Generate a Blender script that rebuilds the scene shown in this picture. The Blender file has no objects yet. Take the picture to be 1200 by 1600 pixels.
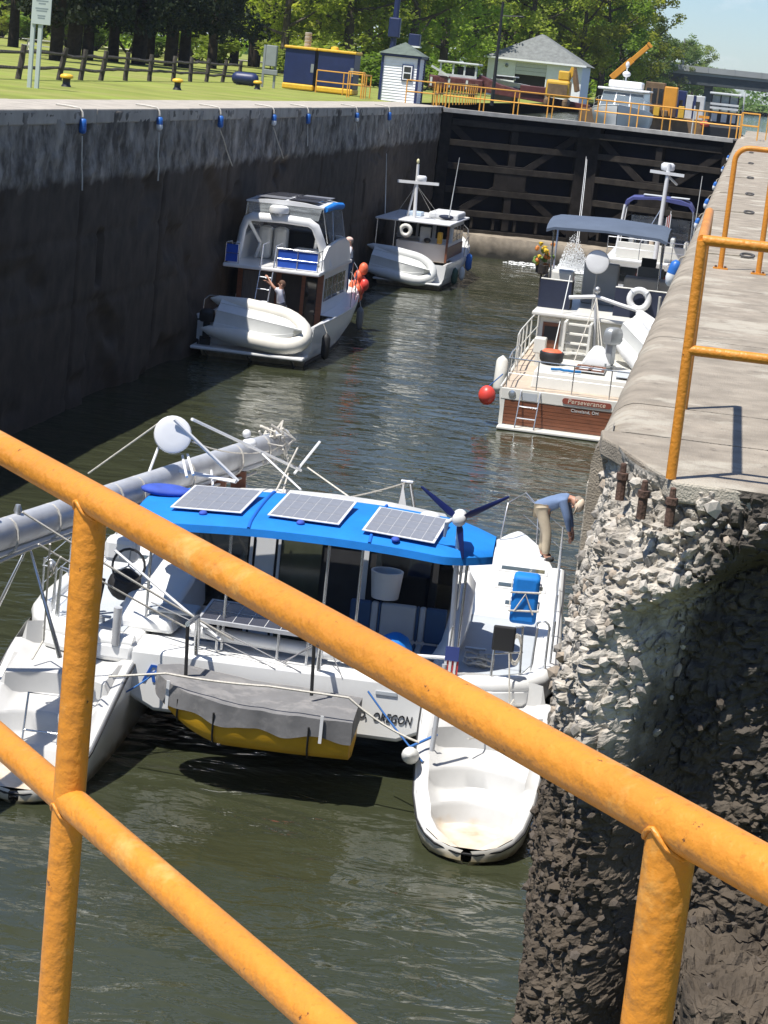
import bpy, math, random
import numpy as np
from mathutils import Vector, Matrix

R = math.radians
rng = random.Random(7)
scene = bpy.context.scene
C = scene.collection

# ---------------------------------------------------------------- camera
FPX = 3300.0                      # focal length in pixels of the 1200 x 1600 photograph
CAM = np.array([0.53, 0.0, 1.57])
_vp, _r = (1177.0, 163.0), 0.105
def _dc(u, v): return np.array([u - 600.0, 800.0 - v, -FPX])
_p1 = _dc(*_vp); _p2 = _dc(_vp[0] - 1000, _vp[1] - 1000 * _r)
_up = np.cross(_p1, _p2); _up /= np.linalg.norm(_up)
if _up[1] < 0: _up = -_up
_ya = _p1 / np.linalg.norm(_p1)
CM = np.stack([np.cross(_ya, _up), _ya, _up])     # camera axes -> world
cam_d = bpy.data.cameras.new('camera')
cam_d.sensor_fit = 'VERTICAL'; cam_d.sensor_height = 24.0; cam_d.sensor_width = 18.0
cam_d.lens = FPX / 1600.0 * 24.0
cam_d.clip_start = 0.05; cam_d.clip_end = 5000.0
cam = bpy.data.objects.new('camera', cam_d); C.objects.link(cam)
cam.matrix_world = Matrix([[*CM[0], CAM[0]], [*CM[1], CAM[1]], [*CM[2], CAM[2]], [0, 0, 0, 1]])
scene.camera = cam
def _ray(u, v): return CM @ _dc(u, v)
def at_y(u, v, y):
    d = _ray(u, v); return CAM + d * ((y - CAM[1]) / d[1])
def at_z(u, v, z):
    d = _ray(u, v); return CAM + d * ((z - CAM[2]) / d[2])
def at_x(u, v, x):
    d = _ray(u, v); return CAM + d * ((x - CAM[0]) / d[0])

# ---------------------------------------------------------------- sky, sun, exposure
SUN_EL = R(66.5)
SUN = Vector((-0.63 * math.cos(SUN_EL), -0.777 * math.cos(SUN_EL), math.sin(SUN_EL))).normalized()
world = bpy.data.worlds.new('World'); scene.world = world; world.use_nodes = True
wn, wl = world.node_tree.nodes, world.node_tree.links
wn.clear()
sky = wn.new('ShaderNodeTexSky'); sky.sky_type = 'NISHITA'; sky.sun_disc = False
sky.sun_elevation = SUN_EL; sky.sun_rotation = math.atan2(SUN.x, SUN.y)
sky.air_density = 1.0; sky.dust_density = 0.15; sky.ozone_density = 3.0
bg = wn.new('ShaderNodeBackground'); bg.inputs['Strength'].default_value = 0.085
wo = wn.new('ShaderNodeOutputWorld')
# thin broken cloud over the whole sky
tc = wn.new('ShaderNodeTexCoord'); mp = wn.new('ShaderNodeMapping'); mp.inputs['Scale'].default_value = (1.0, 1.0, 2.6)
cn = wn.new('ShaderNodeTexNoise'); cn.inputs['Scale'].default_value = 9.0; cn.inputs['Detail'].default_value = 8.0; cn.inputs['Roughness'].default_value = 0.6
cr = wn.new('ShaderNodeMapRange'); cr.inputs['From Min'].default_value = 0.52; cr.inputs['From Max'].default_value = 0.72; cr.inputs['To Max'].default_value = 0.75
cm = wn.new('ShaderNodeMix'); cm.data_type = 'RGBA'; cm.inputs['B'].default_value = (8.2, 8.4, 8.8, 1)
wl.new(tc.outputs['Generated'], mp.inputs['Vector']); wl.new(mp.outputs['Vector'], cn.inputs['Vector'])
wl.new(cn.outputs['Fac'], cr.inputs['Value']); wl.new(cr.outputs['Result'], cm.inputs['Factor'])
tn = wn.new('ShaderNodeMix'); tn.data_type = 'RGBA'; tn.blend_type = 'MULTIPLY'; tn.inputs['Factor'].default_value = 1.0; tn.inputs['B'].default_value = (0.74, 0.86, 1.06, 1)
wl.new(sky.outputs['Color'], tn.inputs['A']); wl.new(tn.outputs['Result'], cm.inputs['A']); wl.new(cm.outputs['Result'], bg.inputs['Color'])
wl.new(bg.outputs['Background'], wo.inputs['Surface'])
sun_d = bpy.data.lights.new('sun', 'SUN'); sun_d.energy = 5.0; sun_d.angle = R(0.53); sun_d.color = (1.0, 0.955, 0.88)
sun_o = bpy.data.objects.new('sun', sun_d); C.objects.link(sun_o)
sun_o.rotation_euler = SUN.to_track_quat('Z', 'Y').to_euler(); sun_o.location = (-20, 20, 60)
vs = scene.view_settings
vs.view_transform = 'Standard'; vs.look = 'None'; vs.exposure = 0.55; vs.gamma = 1.0; vs.use_curve_mapping = False
scene.cycles.max_bounces = 6; scene.cycles.transparent_max_bounces = 12
scene.cycles.use_denoising = True

WATER_Z = -6.6
LX = -13.5                        # left chamber face; the right one is x = 0
GATE_Y = 98.0

# ---------------------------------------------------------------- noise in numpy
def _h(i, j, k, s):
    n = (i.astype(np.int64) * 374761393 + j.astype(np.int64) * 668265263 + k.astype(np.int64) * 2147483647 + s * 974634777) & 0xFFFFFFFF
    n = ((n ^ (n >> 13)) * 1274126177) & 0xFFFFFFFF
    n = ((n ^ (n >> 16)) * 2246822519) & 0xFFFFFFFF
    return ((n ^ (n >> 15)) & 0xFFFFFF) / float(0x1000000)
def vnoise(p, s=0):
    p = np.asarray(p, float); i = np.floor(p).astype(np.int64); f = p - i; f = f * f * (3 - 2 * f)
    out = 0
    for dx in (0, 1):
        for dy in (0, 1):
            for dz in (0, 1):
                w = (f[..., 0] if dx else 1 - f[..., 0]) * (f[..., 1] if dy else 1 - f[..., 1]) * (f[..., 2] if dz else 1 - f[..., 2])
                out = out + w * _h(i[..., 0] + dx, i[..., 1] + dy, i[..., 2] + dz, s)
    return out * 2 - 1
def fbm(p, o=4, s=0):
    a, t = 0.5, 0
    p = np.asarray(p, float)
    for k in range(o):
        t = t + a * vnoise(p, s + k); p = p * 2.03 + 11.3; a *= 0.5
    return t
def worley(p, s=0):
    p = np.asarray(p, float); i = np.floor(p).astype(np.int64)
    f1 = np.full(p.shape[:-1], 9.0); f2 = f1.copy(); cid = np.zeros_like(f1)
    for dx in (-1, 0, 1):
        for dy in (-1, 0, 1):
            for dz in (-1, 0, 1):
                a, b, c = i[..., 0] + dx, i[..., 1] + dy, i[..., 2] + dz
                q = np.stack([a + _h(a, b, c, s + 1), b + _h(a, b, c, s + 2), c + _h(a, b, c, s + 3)], -1)
                d = np.linalg.norm(q - p, axis=-1); r = _h(a, b, c, s + 4)
                near = d < f1
                f2 = np.where(near, f1, np.minimum(f2, d)); cid = np.where(near, r, cid); f1 = np.where(near, d, f1)
    return f1, f2, cid

# ---------------------------------------------------------------- materials
MATS = {}
def mat(name, col, rough=0.6, metal=0.0, var=0.1, vscale=2.0, bump=0.0, bscale=40.0, dirt=None, dscale=1.2, dlo=0.55, dhi=0.75, damt=0.6, spec=0.5, coat=0.0, stretch=None, trans=0.0, alpha=1.0, detail=5):
    if name in MATS: return MATS[name]
    m = bpy.data.materials.new(name); m.use_nodes = True
    n, l = m.node_tree.nodes, m.node_tree.links
    b = n['Principled BSDF']
    b.inputs['Roughness'].default_value = rough; b.inputs['Metallic'].default_value = metal
    b.inputs['Specular IOR Level'].default_value = spec; b.inputs['Coat Weight'].default_value = coat
    b.inputs['Alpha'].default_value = alpha; b.inputs['Transmission Weight'].default_value = trans
    t = n.new('ShaderNodeTexCoord'); src = t.outputs['Object']
    if stretch:
        mm = n.new('ShaderNodeMapping'); mm.inputs['Scale'].default_value = stretch; l.new(src, mm.inputs['Vector']); src = mm.outputs['Vector']
    nz = n.new('ShaderNodeTexNoise'); nz.inputs['Scale'].default_value = vscale; nz.inputs['Detail'].default_value = detail; nz.inputs['Roughness'].default_value = 0.6
    l.new(src, nz.inputs['Vector'])
    mx = n.new('ShaderNodeMix'); mx.data_type = 'RGBA'
    mr = n.new('ShaderNodeMapRange'); mr.inputs['From Min'].default_value = 0.3; mr.inputs['From Max'].default_value = 0.7
    l.new(nz.outputs['Fac'], mr.inputs['Value']); l.new(mr.outputs['Result'], mx.inputs['Factor'])
    mx.inputs['A'].default_value = (*[max(0, c * (1 - var)) for c in col], 1); mx.inputs['B'].default_value = (*[min(1, c * (1 + var)) for c in col], 1)
    out = mx.outputs['Result']
    if dirt:
        dn = n.new('ShaderNodeTexNoise'); dn.inputs['Scale'].default_value = dscale; dn.inputs['Detail'].default_value = 8; dn.inputs['Roughness'].default_value = 0.68
        l.new(src, dn.inputs['Vector'])
        dr = n.new('ShaderNodeMapRange'); dr.inputs['From Min'].default_value = dlo; dr.inputs['From Max'].default_value = dhi; dr.inputs['To Max'].default_value = damt
        l.new(dn.outputs['Fac'], dr.inputs['Value'])
        dm = n.new('ShaderNodeMix'); dm.data_type = 'RGBA'; dm.inputs['B'].default_value = (*dirt, 1)
        l.new(dr.outputs['Result'], dm.inputs['Factor']); l.new(out, dm.inputs['A']); out = dm.outputs['Result']
    l.new(out, b.inputs['Base Color'])
    if bump:
        bn = n.new('ShaderNodeTexNoise'); bn.inputs['Scale'].default_value = bscale; bn.inputs['Detail'].default_value = 4
        l.new(src, bn.inputs['Vector'])
        bp = n.new('ShaderNodeBump'); bp.inputs['Strength'].default_value = bump; bp.inputs['Distance'].default_value = 0.01
        l.new(bn.outputs['Fac'], bp.inputs['Height']); l.new(bp.outputs['Normal'], b.inputs['Normal'])
    MATS[name] = m
    return m
def zband(m, z0, z1, col, wob=0.25, scale=0.9, rough=None):
    """a stain below a water line: mixes col in under z0..z1 (object z), with a ragged edge"""
    n, l = m.node_tree.nodes, m.node_tree.links; b = n['Principled BSDF']
    src = b.inputs['Base Color'].links[0].from_socket
    t = n.new('ShaderNodeTexCoord'); sx = n.new('ShaderNodeSeparateXYZ'); l.new(t.outputs['Object'], sx.inputs[0])
    nz = n.new('ShaderNodeTexNoise'); nz.inputs['Scale'].default_value = scale; nz.inputs['Detail'].default_value = 7; l.new(t.outputs['Object'], nz.inputs['Vector'])
    ma = n.new('ShaderNodeMath'); ma.operation = 'MULTIPLY_ADD'; ma.inputs[1].default_value = wob * 4; l.new(nz.outputs['Fac'], ma.inputs[0])
    ms = n.new('ShaderNodeMath'); ms.operation = 'SUBTRACT'; ms.inputs[1].default_value = wob * 2
    l.new(sx.outputs['Z'], ma.inputs[2]); l.new(ma.outputs[0], ms.inputs[0])
    mr = n.new('ShaderNodeMapRange'); mr.inputs['From Min'].default_value = z0; mr.inputs['From Max'].default_value = z1; l.new(ms.outputs[0], mr.inputs['Value'])
    mx = n.new('ShaderNodeMix'); mx.data_type = 'RGBA'; l.new(mr.outputs['Result'], mx.inputs['Factor'])
    dv = n.new('ShaderNodeMix'); dv.data_type = 'RGBA'; l.new(nz.outputs['Fac'], dv.inputs['Factor'])
    dv.inputs['A'].default_value = (*[c * 0.35 for c in col], 1); dv.inputs['B'].default_value = (*[c * 1.75 for c in col], 1)
    l.new(dv.outputs['Result'], mx.inputs['A']); l.new(src, mx.inputs['B']); l.new(mx.outputs['Result'], b.inputs['Base Color'])

# ---------------------------------------------------------------- mesh builder
class MB:
    def __init__(s): s.v = []; s.f = []
    def add(s, vs_, fs):
        o = len(s.v); s.v += [tuple(map(float, q)) for q in vs_]; s.f += [tuple(i + o for i in q) for q in fs]; return s
    def box(s, x0, x1, y0, y1, z0, z1):
        return s.add([(x0, y0, z0), (x1, y0, z0), (x1, y1, z0), (x0, y1, z0), (x0, y0, z1), (x1, y0, z1), (x1, y1, z1), (x0, y1, z1)],
                     [(3, 2, 1, 0), (4, 5, 6, 7), (0, 1, 5, 4), (1, 2, 6, 5), (2, 3, 7, 6), (3, 0, 4, 7)])
    def bar(s, p0, p1, w, h, up=(0, 0, 1)):
        p0, p1 = Vector(p0), Vector(p1); d = (p1 - p0).normalized(); u = Vector(up)
        sd = d.cross(u)
        if sd.length < 1e-4: sd = d.cross(Vector((1, 0, 0)))
        sd.normalize(); u = sd.cross(d).normalized(); a, b = sd * w / 2, u * h / 2
        return s.add([p0 - a - b, p0 + a - b, p0 + a + b, p0 - a + b, p1 - a - b, p1 + a - b, p1 + a + b, p1 - a + b],
                     [(3, 2, 1, 0), (4, 5, 6, 7), (0, 1, 5, 4), (1, 2, 6, 5), (2, 3, 7, 6), (3, 0, 4, 7)])
    def tube(s, pts, r, n=8, cap=True, closed=False, flat=1.0):
        P = [Vector(p) for p in pts]; m = len(P); rs = r if isinstance(r, (list, tuple)) else [r] * m
        rings = []; prev = None
        for i, p in enumerate(P):
            if closed: d = P[(i + 1) % m] - P[i - 1]
            else: d = P[min(i + 1, m - 1)] - P[max(i - 1, 0)]
            d.normalize()
            if prev is None:
                a = d.cross(Vector((0, 0, 1)))
                if a.length < 1e-3: a = d.cross(Vector((1, 0, 0)))
            else: a = prev - d * prev.dot(d)
            a.normalize(); prev = a; b = d.cross(a)
            rings.append([p + (a * math.cos(2 * math.pi * k / n) + b * math.sin(2 * math.pi * k / n) * flat) * rs[i] for k in range(n)])
        o = [q for rg in rings for q in rg]; fs = []
        for i in range(m if closed else m - 1):
            j = (i + 1) % m
            for k in range(n): fs.append((i * n + k, i * n + (k + 1) % n, j * n + (k + 1) % n, j * n + k))
        if cap and not closed: fs += [tuple(range(n - 1, -1, -1)), tuple((m - 1) * n + k for k in range(n))]
        return s.add(o, fs)
    def lathe(s, prof, n=16, mtx=None):
        mtx = mtx or Matrix(); o = []; fs = []; m = len(prof)
        for (r, z) in prof:
            for k in range(n): o.append(mtx @ Vector((r * math.cos(2 * math.pi * k / n), r * math.sin(2 * math.pi * k / n), z)))
        for i in range(m - 1):
            for k in range(n): fs.append((i * n + k, i * n + (k + 1) % n, (i + 1) * n + (k + 1) % n, (i + 1) * n + k))
        fs += [tuple(range(n - 1, -1, -1)), tuple((m - 1) * n + k for k in range(n))]
        return s.add(o, fs)
    def prism(s, poly, h, mtx=None):
        mtx = mtx or Matrix(); n = len(poly)
        o = [mtx @ Vector((x, y, 0)) for x, y in poly] + [mtx @ Vector((x, y, h)) for x, y in poly]
        return s.add(o, [tuple(range(n - 1, -1, -1)), tuple(range(n, 2 * n))] + [(i, (i + 1) % n, n + (i + 1) % n, n + i) for i in range(n)])
    def loft(s, secs, ring=True, cap=True):
        m, n = len(secs), len(secs[0]); o = [q for sc in secs for q in sc]; fs = []
        for i in range(m - 1):
            for k in range(n if ring else n - 1): fs.append((i * n + k, i * n + (k + 1) % n, (i + 1) * n + (k + 1) % n, (i + 1) * n + k))
        if cap and ring: fs += [tuple(range(n - 1, -1, -1)), tuple((m - 1) * n + k for k in range(n))]
        return s.add(o, fs)
    def grid(s, G):
        G = np.asarray(G); a, b = G.shape[:2]
        idx = np.arange(a * b).reshape(a, b)
        fs = np.stack([idx[:-1, :-1], idx[:-1, 1:], idx[1:, 1:], idx[1:, :-1]], -1).reshape(-1, 4)
        o = len(s.v); s.v += [tuple(q) for q in G.reshape(-1, 3)]; s.f += [tuple(q) for q in (fs + o)]; return s
    def ball(s, c, r, nu=14, nv=9, mtx=None):
        r = r if isinstance(r, (list, tuple)) else (r, r, r); c = Vector(c); mtx = mtx or Matrix(); o = []
        for j in range(1, nv):
            th = math.pi * j / nv
            for k in range(nu): o.append(c + mtx @ Vector((r[0] * math.sin(th) * math.cos(2 * math.pi * k / nu), r[1] * math.sin(th) * math.sin(2 * math.pi * k / nu), -r[2] * math.cos(th))))
        o += [c + mtx @ Vector((0, 0, -r[2])), c + mtx @ Vector((0, 0, r[2]))]; fs = []; B, T = len(o) - 2, len(o) - 1
        for j in range(nv - 2):
            for k in range(nu): fs.append((j * nu + k, j * nu + (k + 1) % nu, (j + 1) * nu + (k + 1) % nu, (j + 1) * nu + k))
        for k in range(nu): fs += [(B, (k + 1) % nu, k), (T, (nv - 2) * nu + k, (nv - 2) * nu + (k + 1) % nu)]
        return s.add(o, fs)
    def mesh(s, name, m, smooth=None):
        me = bpy.data.meshes.new(name); me.from_pydata(s.v, [], s.f); me.materials.append(m)
        if smooth:
            me.polygons.foreach_set('use_smooth', [True] * len(me.polygons))
            if smooth < 180: me.set_sharp_from_angle(angle=R(smooth))
        me.update(); return me
    def build(s, name, m, parent=None, smooth=None, bevel=0.0, loc=None):
        o = bpy.data.objects.new(name, s.mesh(name, m, smooth)); C.objects.link(o)
        if parent: o.parent = parent
        if loc is not None: o.location = loc
        if bevel:
            bv = o.modifiers.new('bevel', 'BEVEL'); bv.width = bevel; bv.segments = 2; bv.limit_method = 'ANGLE'; bv.angle_limit = R(35)
        return o
def tag(o, label=None, cat=None, group=None, kind=None):
    if label: o['label'] = label
    if cat: o['category'] = cat
    if group: o['group'] = group
    if kind: o['kind'] = kind
    return o
def thing(name, label, cat, loc=(0, 0, 0), rz=0.0, group=None):
    o = bpy.data.objects.new(name, None); C.objects.link(o); o.location = loc; o.rotation_euler = (0, 0, rz); o.empty_display_size = 0.3
    return tag(o, label, cat, group)
def inst(name, me, parent=None, loc=(0, 0, 0), rot=(0, 0, 0), sc=1.0):
    o = bpy.data.objects.new(name, me); C.objects.link(o); o.location = loc; o.rotation_euler = rot
    o.scale = sc if isinstance(sc, (list, tuple)) else (sc, sc, sc)
    if parent: o.parent = parent
    return o
def copy_tree(o, parent=None):
    c = o.copy(); C.objects.link(c); c.parent = parent
    for ch in list(o.children): copy_tree(ch, c)
    return c
ORD = ['first', 'second', 'third', 'fourth', 'fifth', 'sixth', 'seventh', 'eighth', 'ninth', 'tenth', 'eleventh', 'twelfth', 'thirteenth', 'fourteenth', 'fifteenth', 'sixteenth', 'seventeenth', 'eighteenth', 'nineteenth', 'twentieth']
def sagline(p0, p1, sag=0.1, n=9, wob=0.0):
    p0, p1 = Vector(p0), Vector(p1); out = []
    for i in range(n):
        t = i / (n - 1); q = p0.lerp(p1, t); q.z -= sag * 4 * t * (1 - t)
        if wob and 0 < i < n - 1: q += Vector((rng.uniform(-wob, wob), rng.uniform(-wob, wob), rng.uniform(-wob, wob)))
        out.append(q)
    return out
def arc(c, r, a0, a1, n, ux=(1, 0, 0), uy=(0, 0, 1)):
    c, ux, uy = Vector(c), Vector(ux), Vector(uy)
    return [c + ux * r * math.cos(R(a0 + (a1 - a0) * i / (n - 1))) + uy * r * math.sin(R(a0 + (a1 - a0) * i / (n - 1))) for i in range(n)]
def text_mesh(s, size, m, name, parent, mtx, shear=0.0, thick=0.004):
    cu = bpy.data.curves.new(name, 'FONT'); cu.body = s; cu.size = size; cu.shear = shear; cu.extrude = thick; cu.offset = size * 0.006; cu.space_character = 1.05; cu.resolution_u = 3
    tmp = bpy.data.objects.new(name, cu); C.objects.link(tmp)
    dg = bpy.context.evaluated_depsgraph_get(); me = bpy.data.meshes.new_from_object(tmp.evaluated_get(dg))
    bpy.data.objects.remove(tmp); me.materials.clear(); me.materials.append(m)
    o = bpy.data.objects.new(name, me); C.objects.link(o); o.parent = parent; o.matrix_local = mtx
    return o
def plane_mtx(o, x, y):
    x = Vector(x).normalized(); z = x.cross(Vector(y)).normalized(); y = z.cross(x)
    return Matrix([[x.x, y.x, z.x, o[0]], [x.y, y.y, z.y, o[1]], [x.z, y.z, z.z, o[2]], [0, 0, 0, 1]])
# ================================================================ materials of the place
concrete_top = mat('concrete_top', (0.285, 0.248, 0.20), 0.92, var=0.3, vscale=3.2, bump=0.9, bscale=110, dirt=(0.44, 0.405, 0.335), dscale=0.9, dlo=0.535, dhi=0.60, damt=0.7, spec=0.2, detail=12)
concrete_pale = mat('concrete_pale', (0.36, 0.325, 0.275), 0.9, var=0.2, vscale=1.8, bump=0.3, bscale=50, dirt=(0.3, 0.27, 0.23), dscale=0.8, dlo=0.6, dhi=0.8, damt=0.5)
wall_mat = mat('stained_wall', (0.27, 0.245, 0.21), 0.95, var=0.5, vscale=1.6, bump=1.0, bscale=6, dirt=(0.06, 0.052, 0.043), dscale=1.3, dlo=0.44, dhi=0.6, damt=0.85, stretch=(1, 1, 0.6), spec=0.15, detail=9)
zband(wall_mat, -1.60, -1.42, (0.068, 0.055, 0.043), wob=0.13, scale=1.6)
broken_mat = mat('broken_concrete', (0.40, 0.365, 0.315), 0.92, var=0.4, vscale=13, bump=0.8, bscale=80, dirt=(0.14, 0.122, 0.10), dscale=4.5, dlo=0.52, dhi=0.66, damt=0.7, spec=0.2)
def side_shade_stain(m, x0, x1, col, slope=0.35, wob=0.25):
    # weathering and painted shade darken the broken end's inner face, ragged edge
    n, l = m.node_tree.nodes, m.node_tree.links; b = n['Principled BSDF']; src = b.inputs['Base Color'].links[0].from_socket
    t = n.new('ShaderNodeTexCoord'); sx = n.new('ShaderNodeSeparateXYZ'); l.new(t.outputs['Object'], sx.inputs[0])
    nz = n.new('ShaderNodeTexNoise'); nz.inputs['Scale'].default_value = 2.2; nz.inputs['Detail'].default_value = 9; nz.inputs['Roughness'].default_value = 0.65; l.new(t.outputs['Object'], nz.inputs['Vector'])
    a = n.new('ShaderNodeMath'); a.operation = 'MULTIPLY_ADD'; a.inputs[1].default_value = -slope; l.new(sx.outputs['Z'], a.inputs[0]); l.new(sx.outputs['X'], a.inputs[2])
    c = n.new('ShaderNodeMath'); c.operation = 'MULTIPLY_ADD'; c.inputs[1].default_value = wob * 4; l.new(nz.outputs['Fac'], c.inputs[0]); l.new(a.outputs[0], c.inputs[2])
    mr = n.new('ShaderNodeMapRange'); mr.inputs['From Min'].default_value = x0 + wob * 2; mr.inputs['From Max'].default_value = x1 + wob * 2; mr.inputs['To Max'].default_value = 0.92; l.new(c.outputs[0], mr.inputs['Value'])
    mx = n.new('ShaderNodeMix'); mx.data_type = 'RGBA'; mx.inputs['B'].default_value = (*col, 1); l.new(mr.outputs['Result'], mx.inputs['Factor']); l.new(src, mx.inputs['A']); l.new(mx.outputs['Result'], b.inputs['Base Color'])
side_shade_stain(broken_mat, 0.55, 0.72, (0.05, 0.043, 0.036), 0.2, 0.12)
zband(broken_mat, -1.55, -1.0, (0.075, 0.06, 0.045), wob=0.12, scale=3.5)
stone_mats = [mat('aggregate_pale', (0.46, 0.42, 0.37), 0.9, var=0.3, vscale=30, bump=0.3, bscale=120),
              mat('aggregate_grey', (0.25, 0.23, 0.205), 0.9, var=0.3, vscale=30, bump=0.3, bscale=120),
              mat('aggregate_tan', (0.34, 0.28, 0.22), 0.9, var=0.25, vscale=30, bump=0.3, bscale=120)]
wet_shade_stone = mat('wet_shade_brown_stone', (0.075, 0.058, 0.043), 0.7, var=0.4, vscale=20, bump=0.3, bscale=120)
yellow_paint = mat('yellow_rail_paint', (0.56, 0.218, 0.024), 0.45, var=0.16, vscale=3.5, bump=0.45, bscale=48, dirt=(0.27, 0.105, 0.02), dscale=7, dlo=0.56, dhi=0.76, damt=0.45, spec=0.4, detail=10)
yellow_far = mat('yellow_rail_far', (0.68, 0.33, 0.05), 0.5, var=0.1, vscale=2)
rust = mat('rust', (0.09, 0.05, 0.035), 0.9, var=0.4, vscale=20, bump=0.5, bscale=80)
def chips(m, col, sc, lo, hi):
    n, l = m.node_tree.nodes, m.node_tree.links; b = n['Principled BSDF']; src = b.inputs['Base Color'].links[0].from_socket
    t = n.new('ShaderNodeTexCoord'); nz = n.new('ShaderNodeTexNoise'); nz.inputs['Scale'].default_value = sc; nz.inputs['Detail'].default_value = 6; nz.inputs['Roughness'].default_value = 0.7; l.new(t.outputs['Object'], nz.inputs['Vector'])
    mr = n.new('ShaderNodeMapRange'); mr.inputs['From Min'].default_value = lo; mr.inputs['From Max'].default_value = hi; l.new(nz.outputs['Fac'], mr.inputs['Value'])
    mx = n.new('ShaderNodeMix'); mx.data_type = 'RGBA'; mx.inputs['B'].default_value = (*col, 1); l.new(mr.outputs['Result'], mx.inputs['Factor']); l.new(src, mx.inputs['A']); l.new(mx.outputs['Result'], b.inputs['Base Color'])
chips(yellow_paint, (0.36, 0.125, 0.014), 75, 0.58, 0.74); chips(yellow_paint, (0.09, 0.035, 0.018), 30, 0.665, 0.685); concrete_dark = (0.12, 0.10, 0.08); chips(yellow_paint, (0.62, 0.33, 0.09), 5, 0.58, 0.7)
steel = mat('galvanised_steel', (0.42, 0.43, 0.44), 0.4, 0.7, var=0.1, vscale=6)
rope_mat = mat('white_rope', (0.55, 0.52, 0.46), 0.9, var=0.2, vscale=30, bump=0.5, bscale=200)
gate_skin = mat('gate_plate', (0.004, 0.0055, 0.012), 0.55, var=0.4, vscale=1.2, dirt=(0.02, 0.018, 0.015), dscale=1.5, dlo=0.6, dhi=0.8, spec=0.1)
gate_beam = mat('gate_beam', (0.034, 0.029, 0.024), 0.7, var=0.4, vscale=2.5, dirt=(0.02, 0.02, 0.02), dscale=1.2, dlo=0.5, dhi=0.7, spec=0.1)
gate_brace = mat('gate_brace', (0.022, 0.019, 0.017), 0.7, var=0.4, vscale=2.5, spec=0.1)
gate_deck = mat('gate_walkway', (0.3, 0.29, 0.27), 0.7, var=0.2, vscale=3)

# ================================================================ ground, water
grass_mat = mat('mown_grass', (0.19, 0.225, 0.045), 0.95, var=0.3, vscale=0.35, bump=1.0, bscale=14, dirt=(0.30, 0.275, 0.10), dscale=0.3, dlo=0.42, dhi=0.7, damt=0.7, spec=0.15, detail=9)
def sheet(name, poly, z, m, kind='structure'):
    b = MB(); b.add([(x, y, z) for x, y in poly], [tuple(range(len(poly)))]); return tag(b.build(name, m), kind=kind)
far_ground = mat('far_ground', (0.10, 0.13, 0.035), 0.95, var=0.3, vscale=0.05, spec=0.1)
sheet('ground', [(-3000, -300), (3000, -300), (3000, 4000), (-3000, 4000)], -9.0, far_ground)
# lawn on the left bank, gently uneven
ys = np.concatenate([np.arange(-60, 240, 1.5), np.linspace(245, 1500, 40)]); xs = np.concatenate([[LX - 2.02], np.arange(-16.4, -70, -1.5), np.linspace(-75, -1500, 30)])
X, Y = np.meshgrid(xs, ys, indexing='ij')
Z = 0.05 * fbm(np.stack([X * 0.12, Y * 0.12, 0 * X], -1), 3, 5) + np.clip((-X - 22) / 120, 0, 0.9) - 0.002
Z = np.where(X > -16.0, -0.02, Z)
tag(MB().grid(np.stack([X, Y, Z], -1)[:, ::-1]).build('lawn', grass_mat, smooth=180), kind='structure')
sheet('far_bank', [(-15.5, 470), (1500, 470), (1500, 3000), (-15.5, 3000)], 0.1, far_ground)
path_mat = mat('pale_path', (0.5, 0.45, 0.37), 0.9, var=0.12, vscale=0.8)
b = MB()
pts = [(-130, 120), (-95, 150), (-75, 185), (-66, 215), (-62, 260), (-60, 330)]
for (x0, y0), (x1, y1) in zip(pts, pts[1:]):
    zz = [min(0.9, (-x - 22) / 120) + 0.1 for x in (x0, x1)]
    b.add([(x0 - 3, y0, zz[0]), (x0 + 3, y0, zz[0]), (x1 + 3, y1, zz[1]), (x1 - 3, y1, zz[1])], [(0, 1, 2, 3)])
tag(b.build('path', path_mat), kind='structure')

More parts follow.
